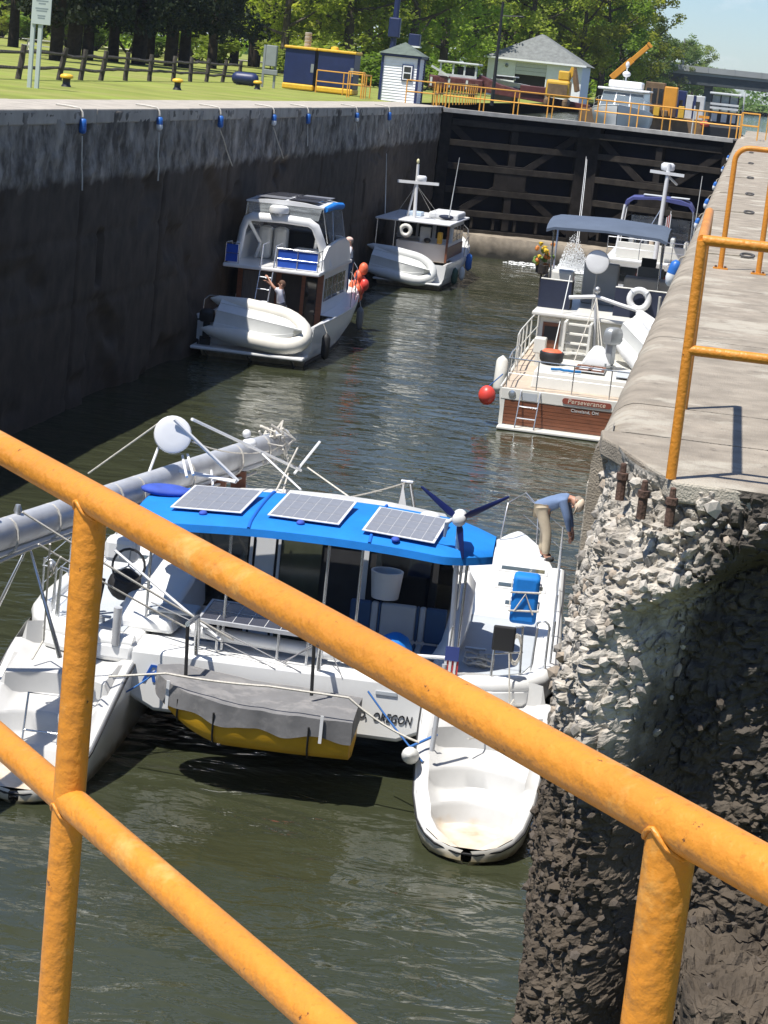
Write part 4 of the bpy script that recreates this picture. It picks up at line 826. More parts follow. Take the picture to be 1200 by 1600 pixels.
for k, (u, v, y) in enumerate(sh):
    p = at_y(u, v, y); t = thing('shrub', '%s low green shrub from the left along the edge of the wood' % ORD[k], 'shrub', (p[0], y, gz(p[0]) - 0.05), rng.uniform(0, 6), 'shrubs at the edge of the wood'); s_ = rng.uniform(1.1, 1.8); t.scale = (s_ * 1.3, s_ * 1.3, s_)
    inst('stem', SH[k % 2][0], t); inst('foliage', SH[k % 2][1], t)
# the woodland mass behind and the far bank under the bridge
r_ = np.random.default_rng(5); cl = []
for k in range(520):
    u = r_.uniform(-60, 965); y = r_.uniform(235, 300); p = at_y(u, 100, y); cl.append((p[0], y, r_.uniform(0.5, 16) * (1 if u < 900 else 0.75), r_.uniform(1.2, 2.6)))
me = cloud_mesh('woodland', *leaf_cloud(cl, 60, 0.42, 9), L_mid); tag(inst('woodland', me), 'continuous green woodland mass far behind the tree rows', 'woodland', kind='stuff')
cl = [(x, r_.uniform(480, 520), r_.uniform(0, 5.5), r_.uniform(1.6, 3.0)) for x in np.concatenate([np.linspace(-120, 160, 420)])]
me = cloud_mesh('far_bank_trees', *leaf_cloud(cl, 45, 0.55, 11), L_far_haze); tag(inst('far_bank_trees', me), 'distant hazy treeline on the canal bank beneath the bridge', 'treeline', kind='stuff')
# ================================================================ catamaran
gel = mat('white_gelcoat', (0.74, 0.74, 0.725), 0.3, var=0.03, vscale=2, dirt=(0.60, 0.57, 0.50), dscale=2.4, dlo=0.58, dhi=0.85, damt=0.35, coat=0.2)
zband(gel, 0.06, 0.22, (0.34, 0.28, 0.17), wob=0.035, scale=4)
gel_step = mat('stained_gelcoat', (0.50, 0.495, 0.48), 0.4, var=0.05, vscale=4); zband(gel_step, 0.10, 0.30, (0.55, 0.42, 0.27), wob=0.08, scale=5)
nonskid = mat('grey_nonskid', (0.40, 0.43, 0.46), 0.8, var=0.08)
blue_canvas = mat('blue_canvas', (0.0, 0.17, 0.56), 0.75, var=0.12, vscale=3, bump=0.3, bscale=14)
dark_blue_canvas = mat('purple_blue_canvas', (0.03, 0.07, 0.36), 0.8, var=0.2, vscale=5, bump=0.5, bscale=12)
navy_canvas = mat('navy_canvas', (0.012, 0.018, 0.042), 0.8, var=0.15, vscale=3)
alu = mat('mast_aluminium', (0.52, 0.53, 0.55), 0.45, 0.35, var=0.12, vscale=3, dirt=(0.33, 0.33, 0.34), dscale=2)
stainless = mat('stainless_tube', (0.62, 0.63, 0.64), 0.25, 0.8, var=0.05)
black_rubber = mat('black_rubber', (0.015, 0.015, 0.016), 0.6, var=0.2)
solar_cell = mat('solar_cell', (0.21, 0.215, 0.235), 0.3, var=0.1, vscale=9, spec=0.7)
solar_dark = mat('solar_dark', (0.05, 0.05, 0.06), 0.2, var=0.15, spec=0.7)
grey_cover = mat('grey_cover', (0.16, 0.158, 0.16), 0.85, var=0.12, vscale=4, bump=0.4, bscale=10, dirt=(0.25, 0.24, 0.235), dscale=2.2, dlo=0.5, dhi=0.58, damt=0.7)
dinghy_yellow = mat('dinghy_yellow', (0.62, 0.34, 0.015), 0.42, var=0.12, vscale=3, bump=0.25, bscale=8)
turb_blue = mat('turbine_blue', (0.008, 0.016, 0.10), 0.35, var=0.1)
fender_mat = mat('fender_vinyl', (0.66, 0.66, 0.63), 0.5, var=0.08, vscale=6, dirt=(0.4, 0.38, 0.33), dscale=4, dlo=0.5, dhi=0.8)
white_pl = mat('white_plastic', (0.65, 0.655, 0.66), 0.35, var=0.03)
olive_glass = mat('olive_window', (0.055, 0.06, 0.035), 0.12, var=0.25, vscale=3, spec=0.6)
cabin_dark = mat('dark_interior', (0.02, 0.02, 0.022), 0.7, var=0.4, vscale=3)
blue_line = mat('blue_rope', (0.03, 0.13, 0.38), 0.8, var=0.2)
ink_black = mat('ink_black', (0.012, 0.012, 0.015), 0.5); ink_blue = mat('ink_blue', (0.015, 0.09, 0.40), 0.45)
wood = mat('teak', (0.16, 0.058, 0.028), 0.45, var=0.25, vscale=3, stretch=(1, 1, 6))
skin_m = mat('skin', (0.42, 0.22, 0.15), 0.55, var=0.06)

CO = np.array([-3.87, 21.35, WATER_Z]); CYAW = R(4.0)
_ra = np.array([[math.cos(CYAW), math.sin(CYAW), 0], [-math.sin(CYAW), math.cos(CYAW), 0], [0, 0, 1]]); _cl = _ra @ (CAM - CO)
def ly(u, v, y): d = _ra @ _ray(u, v); return Vector(_cl + d * ((y - _cl[1]) / d[1]))
def lz(u, v, z): d = _ra @ _ray(u, v); return Vector(_cl + d * ((z - _cl[2]) / d[2]))
cat = thing('catamaran', 'white sailing catamaran with blue bimini, lowered mast and wind turbine', 'catamaran', tuple(CO), CYAW, 'boats in the lock chamber')

def smst(a, b, t): t = min(1, max(0, (t - a) / (b - a))); return t * t * (3 - 2 * t)
st_y = [-0.38, -0.34, -0.26, -0.14, 0.05, 0.35, 0.8, 1.4, 2.0, 2.6, 4, 5.5, 7, 8.2, 9.2, 10, 10.6, 10.85]
st_w = [0.06, 0.22, 0.36, 0.48, 0.58, 0.66, 0.71, 0.74, 0.755, 0.76, 0.76, 0.75, 0.71, 0.63, 0.5, 0.33, 0.14, 0.03]
wid = lambda y: float(np.interp(y, st_y, st_w)); rimz = lambda y: float(np.interp(y, [-0.4, 0.0, 0.4, 0.8, 1.5, 2.1, 2.6], [0.15, 0.30, 0.52, 0.74, 1.0, 1.12, 1.2]))
for side in (1, -1):
    xc = 2.46 * side
    secs = []
    for y in sorted(set(st_y + [0.55, 1.1, 1.7, 2.3])):
        w_ = wid(y); zr = rimz(y); fl_ = smst(6, 10.8, y)
        half = [(w_ * 0.12, -0.55 + 0.5 * smst(0.6, -0.4, y)), (w_ * 0.6, -0.38 + 0.42 * smst(0.6, -0.4, y)), (w_ * (0.88 - 0.25 * fl_), 0.04), (w_ * (0.97 - 0.1 * fl_), zr * 0.55), (w_, zr - 0.03), (w_ - 0.02, zr)]
        secs.append([(xc - x, y, z) for x, z in half[::-1]] + [(xc + x, y, z) for x, z in half])
    MB().loft(secs, ring=False, cap=False).build('hull', gel, cat, smooth=50)
    b = MB(); rimp = []
    for y in np.linspace(2.2, -0.37, 26): rimp.append((xc - wid(y) - 0.006, y, rimz(y) - 0.045))
    for y in np.linspace(-0.37, 2.2, 26): rimp.append((xc + wid(y) + 0.006, y, rimz(y) - 0.045))
    b.tube(rimp, 0.014, 6).build('rubbing_strip', black_rubber, cat, smooth=60)
    # moulded steps: flat rim, then treads with bowed risers
    b = MB(); nx = 15
    prof_s = [(-0.28, 0.165), (-0.1, 0.18), (0.05, 0.20), (0.09, 0.215), (0.11, 0.25), (0.14, 0.40), (0.17, 0.435), (0.40, 0.44), (0.50, 0.45), (0.53, 0.48), (0.55, 0.66), (0.58, 0.695), (0.85, 0.70), (1.08, 0.71), (1.12, 0.74), (1.14, 0.98), (1.18, 1.01), (1.75, 1.02), (2.05, 1.03), (2.1, 1.06), (2.12, 1.34)]
    rows = []
    for (y, z) in prof_s:
        row = []
        for k in range(nx):
            f_ = -1 + 2 * k / (nx - 1); wi = max(0.05, wid(y) - 0.15)
            bow = 0.22 * (1 - f_ * f_) * smst(-0.15, 0.1, y); edge = smst(0.80, 1.0, abs(f_))
            zz = z + (max(z, rimz(y) + 0.0) - z) * edge; row.append((xc + f_ * wi, y + bow, zz))
        zr = rimz(y); rows.append([(xc - wid(y) + 0.018, y, zr)] + [(xc - wid(y) + 0.10, y, zr + 0.01)] + row + [(xc + wid(y) - 0.10, y, zr + 0.01)] + [(xc + wid(y) - 0.018, y, zr)])
    w0 = rows[0]; rows.insert(0, [(q[0] * 0.25 + xc * 0.75 if False else xc + (q[0] - xc) * 0.55, -0.35, 0.175) for q in w0])
    MB().loft(rows[::-1], ring=False, cap=False).build('stern_steps', gel_step, cat, smooth=38)
    for k in range(2): MB().box(xc + side * (0.58) - 0.03, xc + side * 0.58 + 0.03, 0.78 + 0.02 * k, 0.90 + 0.02 * k, 0.66, 0.69).build('step_pad', nonskid, cat)
    # side deck with its rounded aft corner, coaming and bow
    out = [(3.24, 8.6), (3.24, 3.3), (3.2, 2.85), (3.08, 2.45), (2.85, 2.15), (2.5, 1.98), (2.1, 1.9), (1.72, 1.88)]
    poly = [(x * side, y) for x, y in out] + [(1.72 * side, 8.6)]
    if side < 0: poly = poly[::-1]
    MB().prism(poly, 0.26, Matrix.Translation((0, 0, 1.03))).build('side_deck', gel, cat, smooth=40, bevel=0.07)
    MB().tube([Vector((x * side, y, 1.27)) for x, y in [(3.15, 7.6), (3.15, 5.4), (3.14, 3.35), (3.1, 2.9), (2.98, 2.52), (2.78, 2.25), (2.45, 2.09), (2.1, 2.01), (1.75, 1.99)]], [0.02, 0.09, 0.12, 0.125, 0.125, 0.125, 0.12, 0.11, 0.09], 10).build('coaming', gel, cat, smooth=60)
    MB().prism([(x * side, y) for x, y in ([(2.92, 5.2), (2.92, 3.2), (2.8, 2.7), (2.4, 2.35), (1.95, 2.25), (1.9, 5.2)] if side > 0 else [(1.9, 5.2), (1.95, 2.25), (2.4, 2.35), (2.8, 2.7), (2.92, 3.2), (2.92, 5.2)])], 0.012, Matrix.Translation((0, 0, 1.292))).build('deck_panel', nonskid, cat)
    bows = [(xc - wid(y) * 1.0, y) for y in (8.6, 9.2, 10, 10.6, 10.82)] + [(xc + wid(y), y) for y in (10.82, 10.6, 10, 9.2, 8.6)]
    MB().prism(bows, 0.10, Matrix.Translation((0, 0, 1.19))).build('bow_deck', gel, cat, bevel=0.03)
    for yy in (8.05, 7.0, 6.0):                                            # flush hatches
        w_ = 0.36 if yy > 6.5 else 0.22
        h_ = MB().box((2.62 * side) - w_, (2.62 * side) + w_, yy - 0.13, yy + 0.16, 1.29, 1.315).build('hatch', white_pl, cat, bevel=0.05)
        MB().box((2.62 * side) - w_ + 0.05, (2.62 * side) + w_ - 0.05, yy - 0.09, yy + 0.12, 1.316, 1.322).build('hatch_glass', olive_glass, h_)
# bridge deck
MB().loft([[(-1.9, y, zb + 0.22), (-1.45, y, zb), (1.45, y, zb), (1.9, y, zb + 0.22), (1.9, y, 1.24), (-1.9, y, 1.24)] for y, zb in ((1.90, 0.50), (2.6, 0.46))]).build('aft_beam', gel, cat, smooth=40, bevel=0.05)
MB().loft([[(-1.9, y, zb + 0.2), (-1.4, y, zb), (1.4, y, zb), (1.9, y, zb + 0.2)] for y, zb in ((2.6, 0.46), (8.0, 0.5), (8.8, 0.9))], ring=False, cap=False).build('bridge_deck_underside', gel, cat)
MB().box(-1.75, 1.75, 2.6, 4.4, 0.78, 0.82).build('cockpit_floor', nonskid, cat); MB().box(-1.72, 1.72, 7.8, 8.8, 1.0, 1.27).build('foredeck', gel, cat, bevel=0.04)
MB().box(-1.7, -1.2, 2.6, 4.3, 0.82, 1.22).build('cockpit_bench', gel, cat, bevel=0.04); MB().box(1.2, 1.7, 2.6, 4.3, 0.82, 1.22).build('cockpit_bench', gel, cat, bevel=0.04)
MB().tube([(-1.15, 2.35, 1.42), (1.3, 2.2, 1.36)], 0.085, 12).build('rolled_sunshade', white_pl, cat, smooth=60)
MB().tube([(-1.78, 9.35, 1.3), (1.78, 9.35, 1.3)], 0.085, 10).build('crossbeam', white_pl, cat, smooth=60)
net = mat('trampoline_net', (0.10, 0.10, 0.10), 0.9, var=0.2, vscale=20)
MB().box(-1.7, 1.7, 8.82, 9.26, 1.14, 1.16).build('trampoline', net, cat)
# cabin: lofted coachroof with wrap windows
def cab_sec(y, wb, wt, zt, zb=1.24):
    return [(-wb, y, zb), (-wb * 0.985, y, zb + (zt - zb) * 0.35), (-(wb * 0.35 + wt * 0.65), y, zb + (zt - zb) * 0.8), (-wt, y, zt - 0.02), (-wt * 0.5, y, zt + 0.05), (0, y, zt + 0.07), (wt * 0.5, y, zt + 0.05), (wt, y, zt - 0.02), (wb * 0.35 + wt * 0.65, y, zb + (zt - zb) * 0.8), (wb * 0.985, y, zb + (zt - zb) * 0.35), (wb, y, zb)]
MB().loft([cab_sec(*a) for a in ((4.42, 2.02, 1.62, 2.32), (5.4, 2.0, 1.6, 2.40), (6.4, 1.95, 1.5, 2.36), (7.3, 1.82, 1.3, 1.95), (8.0, 1.66, 1.1, 1.5), (8.4, 1.5, 0.9, 1.3))], ring=False, cap=False).build('coachroof', gel, cat, smooth=50)
for side in (1, -1):                                                       # swept side windows, standing 6 mm proud
    P0 = [(4.75, 0.28, 0.62), (5.3, 0.24, 0.86), (6.3, 0.26, 0.88), (7.2, 0.35, 0.8)]
    top, bot = [], []
    for y, a, c in P0:
        wb, wt, zt = np.interp(y, [4.42, 5.4, 6.4, 7.3], [2.02, 2.0, 1.95, 1.82]), np.interp(y, [4.42, 5.4, 6.4, 7.3], [1.62, 1.6, 1.5, 1.3]), np.interp(y, [4.42, 5.4, 6.4, 7.3], [2.32, 2.4, 2.36, 1.95])
        def pt(f_): 
            xs_ = [wb, wb * 0.985, wb * 0.35 + wt * 0.65, wt]; zs_ = [0, 0.35, 0.8, 1]
            return (side * (np.interp(f_, zs_, xs_) + 0.008), y, 1.24 + (zt - 1.24) * f_)
        bot.append(pt(a)); top.append(pt(c))
    MB().loft([bot, top] if side > 0 else [top, bot], ring=False, cap=False).build('cabin_window', glass_dark, cat)
    # aft coaming wings sweeping down from the coachroof beside the cockpit
    secs = [[(side * x0, y, 1.27), (side * (x0 + 0.02), y, 1.27 + h_ * 0.8), (side * (x0 - 0.08), y, 1.27 + h_), (side * (x0 - 0.22), y, 1.27 + h_ * 0.9), (side * (x0 - 0.28), y, 1.27)] for y, x0, h_ in ((2.9, 1.92, 0.06), (3.3, 2.0, 0.16), (3.8, 2.04, 0.36), (4.2, 2.05, 0.62), (4.6, 2.06, 0.75))]
    MB().loft(secs if side > 0 else secs[::-1]).build('cockpit_wing', gel, cat, smooth=60)
bk = MB().box(-1.6, 1.6, 4.40, 4.44, 0.82, 2.32).build('aft_bulkhead', cabin_dark, cat)
for x0, x1, m in ((-0.75, -0.50, white_pl), (-0.42, 0.10, olive_glass), (0.62, 0.70, white_pl), (-1.5, -0.85, glass_dark), (0.8, 1.5, glass_dark)): MB().box(x0, x1, 4.37, 4.398, 0.9, 2.25).build('door_panel', m, bk)
MB().box(-1.62, 1.62, 4.36, 4.397, 2.26, 2.36).build('door_header', gel, bk)
MB().box(-0.46, -0.425, 4.33, 4.368, 0.85, 2.25).build('door_track', white_pl, bk); MB().box(-0.82, -0.78, 4.33, 4.368, 0.85, 2.25).build('door_track', white_pl, bk)
# blue and white cushions, bucket, covered winch
cb_ = mat('cushion_blue', (0.03, 0.075, 0.16), 0.8, var=0.15); cw_ = mat('cushion_white', (0.42, 0.44, 0.46), 0.8, var=0.06)
for x0, x1, m in ((0.60, 0.86, cb_), (0.862, 0.95, cw_), (0.952, 0.98, cb_), (0.982, 1.42, cw_), (1.422, 1.46, cb_), (1.462, 1.54, cw_), (1.542, 1.8, cb_)):
    MB().box(x0, x1, 3.55, 3.66, 1.28, 1.72).build('seat_back', m, cat, bevel=0.025); MB().box(x0, x1, 3.2, 3.545, 1.17, 1.27).build('seat_cushion', m, cat, bevel=0.025)
MB().lathe([(0.17, 0), (0.2, 0.3), (0.205, 0.34), (0.18, 0.34), (0.15, 0.04), (0, 0.04)], 16, Matrix.Translation((1.0, 3.75, 1.75))).build('bucket', white_pl, cat, smooth=50)
MB().lathe([(0.19, 0), (0.21, 0.12), (0.2, 0.26), (0.15, 0.36), (0.06, 0.41), (0, 0.415)], 14, Matrix.Translation((1.28, 2.5, 1.24))).build('covered_grill', blue_canvas, cat, smooth=60)
MB().box(0.2, 0.9, 2.7, 2.95, 0.9, 1.25).build('crate', mat('green_crate', (0.12, 0.3, 0.03), 0.6), cat, bevel=0.03)
# bimini
nx, ny = 40, 16; G = np.zeros((nx, ny, 3))
for i in range(nx):
    f_ = -1 + 2 * i / (nx - 1)
    for j in range(ny):
        g_ = -1 + 2 * j / (ny - 1); rnd = 1 - 0.55 * max(0, abs(f_) - 0.72) ** 1.5 / 0.28 ** 1.5 * (1 if f_ > 0 else 0.4)
        x = 0.18 + f_ * 2.12; y = 3.08 + g_ * 1.05 * rnd - 0.10 * f_ * f_ + (0.2 if f_ < -0.6 else 0) * (abs(f_) - 0.6)
        z = 2.90 - 0.045 * g_ * g_ - 0.10 * abs(f_) ** 2.2 - (0.05 * max(0, abs(g_) - 0.85) / 0.15) - 0.012 * math.sin(math.pi * ((f_ + 1) * 1.5 % 1)) * (1 - g_ * g_)
        G[i, j] = (x, y, z)
top = G.copy(); G2 = G.copy(); G2[..., 2] -= 0.05
bm_ = MB().grid(top[::-1]).build('bimini', blue_canvas, cat, smooth=180)
MB().grid(G2).build('bimini_lining', blue_canvas, bm_, smooth=180)
edge = [tuple(G[i, 0]) for i in range(nx)] + [tuple(G[-1, j]) for j in range(1, ny)] + [tuple(G[i, -1]) for i in range(nx - 2, -1, -1)] + [tuple(G[0, j]) for j in range(ny - 2, 0, -1)]
b = MB(); b.loft([[(x, y, z + 0.004) for x, y, z in edge], [(0.18 + (x - 0.18) * 1.004, 3.08 + (y - 3.08) * 1.01, z - 0.085) for x, y, z in edge]], ring=True, cap=False); b.build('bimini_skirt', blue_canvas, bm_, smooth=60)
for i0 in (13, 26): MB().tube([tuple(G[i0, j] + [0, 0, 0.008]) for j in range(ny)], 0.02, 6).build('bimini_seam', mat('blue_seam', (0.0, 0.11, 0.5), 0.8), bm_, smooth=60)
cellm = MB().box(-0.064, 0.064, -0.172, 0.172, 0, 0.003).mesh('cell', solar_cell)
for (u, v, x, y) in ((0, 0, -1.06, 2.92), (0, 0, 0.10, 2.9), (0, 0, 1.24, 2.72)):
    f_ = (x - 0.18) / 2.12; tl = math.atan(-0.10 * 2.2 * abs(f_) ** 1.2 * (1 if f_ > 0 else -1) / 2.12)
    sp = MB().box(-0.43, 0.43, -0.57, 0.57, 0.0, 0.014).build('solar_panel', white_pl, cat, bevel=0.004)
    sp.location = (x, y, 2.935 - 0.10 * abs(f_) ** 2.2); sp.rotation_euler = (R(3), -tl, R(-4))
    for a in range(6):
        for c in range(3): inst('cell', cellm, sp, (-0.335 + a * 0.134, -0.36 + c * 0.36, 0.0145))
    MB().ball((-0.02, -0.61, -0.02), (0.05, 0.06, 0.03)).build('tie_knot', dark_blue_canvas, sp, smooth=60)
MB().ball((-1.75, 3.3, 2.86), (0.33, 0.22, 0.07)).build('folded_canvas', dark_blue_canvas, cat, smooth=60)
MB().ball((1.45, 3.75, 2.84), (0.13, 0.10, 0.06)).build('gps_dome', white_pl, cat, smooth=60)
for (x, y, z1) in ((0.42, 2.15, 2.72), (0.80, 2.3, 2.72), (2.02, 2.4, 2.68), (-0.75, 2.25, 2.75), (-1.75, 2.6, 2.72), (-1.6, 3.9, 2.7), (1.9, 3.9, 2.7)): MB().tube([(x, y, 1.25), (x, y, z1)], 0.018, 8).build('bimini_pole', stainless, cat, smooth=60)
# port helm
MB().loft([[(x0, y, 1.26), (x1, y, 1.26), (x1 - 0.06, y, z), (x0 + 0.08, y, z)] for x0, x1, y, z in ((-2.15, -1.4, 2.55, 1.42), (-2.15, -1.35, 3.0, 1.62), (-2.1, -1.3, 3.5, 1.75), (-2.05, -1.3, 4.2, 2.0))]).build('helm_moulding', gel, cat, smooth=50, bevel=0.05)
MB().box(-1.75, -1.15, 2.62, 3.0, 1.5, 1.56).build('helm_seat', nonskid, cat, bevel=0.03)
MB().lathe([(0.02, 0), (0.2, 0.02), (0.21, 0.1), (0.14, 0.2), (0.02, 0.22)], 14, plane_mtx((-2.15, 3.2, 1.62), (1, 0, 0), (0, 0.6, 0.8))).build('helm_pod', black_rubber, cat, smooth=60)
hw_ = Vector((-2.1, 3.05, 1.92)); MB().tube([hw_ + Vector((0.2 * math.cos(a), 0.05 * math.sin(a), 0.2 * math.sin(a))) for a in np.linspace(0, 6.283, 20)[:-1]], 0.016, 6, closed=True).build('steering_wheel', black_rubber, cat, smooth=60)
for a in (90, 210, 330): MB().tube([hw_, hw_ + Vector((0.2 * math.cos(R(a)), 0.05 * math.sin(R(a)), 0.2 * math.sin(R(a))))], 0.01, 5).build('wheel_spoke', steel, cat)
MB().box(-2.45, -2.05, 3.2, 3.5, 1.9, 2.2).build('instrument_pod', white_pl, cat, bevel=0.06)
# solar panel over the stern rail
p = [ly(313, 966, 2.15), ly(470, 990, 2.05), ly(520, 962, 2.75), ly(362, 925, 2.85)]
ax = (p[1] - p[0]); 
sp = MB().box(0, 1.35, 0, 0.62, -0.025, 0.0).build('stern_solar_panel', solar_dark, cat); sp.matrix_local = plane_mtx(p[0], (1, -0.08, 0), (0.06, 1, 0.12))
for x0, x1, y0, y1 in ((-0.03, 1.38, -0.03, 0), (-0.03, 1.38, 0.62, 0.65), (-0.03, 0.0, 0, 0.62), (1.35, 1.38, 0, 0.62)): MB().box(x0, x1, y0, y1, -0.04, 0.008).build('frame', alu, sp)
for k in range(1, 7): MB().box(k * 0.193 - 0.003, k * 0.193 + 0.003, 0.0, 0.62, 0.0005, 0.003).build('cell_line', white_pl, sp)
MB().box(0, 1.35, 0.306, 0.312, 0.0005, 0.0032).build('cell_line', white_pl, sp)
for x, y in ((p[0].x, p[0].y), (p[0].x + 0.22, p[0].y), (p[0].x + 0.95, p[0].y - .05), (p[0].x + 1.3, p[0].y - 0.05)): MB().tube([(x, y, 1.24), (x, y, p[0].z)], 0.017, 8).build('panel_leg', stainless, cat, smooth=60)
# mast lying over the boat
ma, mb_ = Vector((-3.95, -3.6, 2.80)), Vector((-1.05, 8.35, 2.72))
mdir = (mb_ - ma)
mpt = lambda t: ma + mdir * t
ms_ = MB().tube([mpt(t) for t in np.linspace(0, 1, 14)], 0.125, 16, flat=1.45).build('mast', alu, cat, smooth=60)
MB().tube([mpt(t) + Vector((0.02, 0, -0.22)) for t in np.linspace(0, 0.97, 10)], 0.035, 8).build('furled_forestay', white_pl, ms_, smooth=60)
MB().tube([mpt(t) + Vector((0.1, 0, -0.26 + 0.03 * math.sin(20 * t))) for t in np.linspace(0.1, 0.9, 24)], 0.02, 6).build('stay_wire', rope_mat, ms_, smooth=60)
for t in (0.34, 0.42, 0.55, 0.6, 0.72, 0.85, 0.93): MB().tube([mpt(t) + Vector((0.15 * math.cos(a), 0, 0.21 * math.sin(a) - 0.04)) for a in np.linspace(0, 6.283, 16)[:-1]], 0.014, 5, closed=True).build('lashing', rope_mat, ms_, smooth=60)
for k in range(10):
    c = mpt(0.965 + rng.uniform(-0.03, 0.035)); MB().tube([c + Vector((rng.gauss(0, .12), rng.gauss(0, .15), rng.gauss(0, .16))) for _ in range(6)], 0.018, 5).build('tangled_line', rope_mat, ms_, smooth=60)
for t in (0.32, 0.36): MB().lathe([(0.03, 0), (0.05, 0.05), (0.03, 0.12)], 8, Matrix.Translation(mpt(t) + Vector((0, 0, 0.16)))).build('mast_fitting', steel, ms_, smooth=60)
MB().tube([mpt(0.69) + Vector((0.05, 0, 0.1)), mpt(0.69) + Vector((0.85, -0.15, 0.08))], [0.06, 0.05], 8, flat=0.5).build('spreader', white_pl, ms_, smooth=60)
MB().tube([mpt(0.695) + Vector((0.85, -0.15, 0.08)), ly(272, 655, mpt(0.66).y)], 0.025, 6).build('spreader_strut', white_pl, ms_, smooth=60)
# radome and its bracket, small domes
rc = ly(270, 679, 4.35); view = (Vector(_cl) - rc).normalized()
rax = (view + Vector((0, 0, 0.05))).normalized()
rm = plane_mtx(rc, rax.cross(Vector((0, 0, 1))), rax.cross(Vector((0, 0, 1))).cross(rax) * -1)
zf = (rm.to_3x3() @ Vector((0, 0, 1))).dot(view)
prof_r = [(0.0, -0.14), (0.16, -0.14), (0.225, -0.10), (0.24, -0.04), (0.24, 0.015), (0.228, 0.038), (0.205, 0.046), (0.12, 0.052), (0.0, 0.054)]
MB().lathe(prof_r if zf > 0 else [(r, -z) for r, z in prof_r], 26, rm).build('radome', white_pl, cat, smooth=28)
for u0, v0, u1, v1 in ((247, 700, 232, 740), (285, 712, 292, 745), (293, 710, 302, 742)): MB().tube([ly(u0, v0, 4.42), ly(u1, v1, 4.0)], 0.018, 6).build('radome_bracket', white_pl, cat, smooth=60)
c = ly(390, 692, 6.3); MB().ball(c, (0.10, 0.1, 0.07)).build('antenna_dome', white_pl, cat, smooth=60); MB().ball(c + Vector((-0.05, 0, 0.12)), (0.06, 0.06, 0.06)).build('antenna_dome', white_pl, cat, smooth=60)
# mast crutches
for (x, y) in ((-1.5, 6.9), (-2.9, 1.0)): 
    t = (y - ma.y) / mdir.y; q = mpt(t); MB().tube([(q.x - 0.5, q.y, 1.28), q + Vector((0, 0, -0.22)), (q.x + 0.45, q.y, 1.28)], 0.03, 8).build('mast_crutch', stainless, cat, smooth=60)
MB().bar(mpt(0.80) + Vector((0.05, 0, -0.2)), mpt(0.80) + Vector((0.05, 0, -1.35)), 0.08, 0.25).build('mast_post', wood, cat); MB().bar(mpt(0.86) + Vector((0.05, 0, -0.2)), mpt(0.86) + Vector((0.1, 0, -1.35)), 0.08, 0.2).build('mast_post', wood, cat)
# bow A-frame with burgee
a0, a1, a2 = ly(636, 755, 10.2), ly(622, 800, 10.2), ly(655, 800, 10.2)
for q, r_0 in ((a1, -0.13), (a2, 0.13)): MB().tube([a0 + Vector((r_0 * 0.4, 0, 0)), Vector((q.x, q.y, 1.25))], 0.028, 8).build('crutch_leg', stainless, cat, smooth=60)
MB().tube([a0 + Vector((-0.09, 0, 0.02)), a0 + Vector((0.09, 0, 0.02))], 0.035, 8).build('crutch_head', stainless, cat, smooth=60)
MB().add([ly(630, 757, 10.1), ly(622, 790, 10.1), ly(635, 792, 10.1), ly(630, 757, 10.12), ly(622, 790, 10.12), ly(635, 792, 10.12)], [(0, 1, 2), (5, 4, 3)]).build('burgee', white_pl, cat)
# wind turbine
hb = ly(718, 809, 2.25); tb = ly(702, 1050, 2.25); tb.z = 1.28
wt_pole = MB().tube([tb, hb + Vector((0, 0.05, -0.03))], [0.035, 0.03], 10).build('turbine_pole', white_pl, cat, smooth=60)
MB().tube([Vector((tb.x, tb.y, 1.5)) , ly(560, 1018, 2.2)], 0.022, 8).build('turbine_brace', white_pl, cat, smooth=60)
MB().tube([hb + Vector((0, -0.12, 0.0)), hb + Vector((0, -0.05, 0)), hb + Vector((0, 0.1, 0)), hb + Vector((0, 0.3, -0.02))], [0.045, 0.085, 0.085, 0.05], 14).build('turbine_body', white_pl, cat, smooth=60)
MB().ball(hb + Vector((0, -0.1, 0)), (0.085, 0.06, 0.085)).build('turbine_hub', white_pl, cat, smooth=60)
MB().tube([hb + Vector((-0.07, 0.0, -0.02)), hb + Vector((-0.14, 0.0, -0.08)), hb + Vector((-0.15, 0.02, -0.25))], [0.02, 0.03, 0.015], 8).build('turbine_tail', white_pl, cat, smooth=60)
for (u, v) in ((658, 760), (796, 776), (723, 874)):
    e_ = ly(u, v, 2.12); s_ = hb + Vector((0, -0.1, 0)); d = (e_ - s_); n_ = Vector((0, 1, 0)).cross(d).normalized(); y_ = Vector((0, 1, 0))
    secs = []
    for t, ch, tw_ in ((0.08, 0.05, 0.5), (0.25, 0.085, 0.35), (0.6, 0.06, 0.18), (0.97, 0.03, 0.1), (1.0, 0.012, 0.1)):
        c = s_ + d * t; cdir = (n_ * math.cos(tw_) + y_ * math.sin(tw_)); th = d.normalized().cross(cdir)
        secs.append([c - cdir * ch / 2, c + th * 0.008, c + cdir * ch / 2, c - th * 0.008])
    MB().loft(secs).build('turbine_blade', turb_blue, cat, smooth=60)
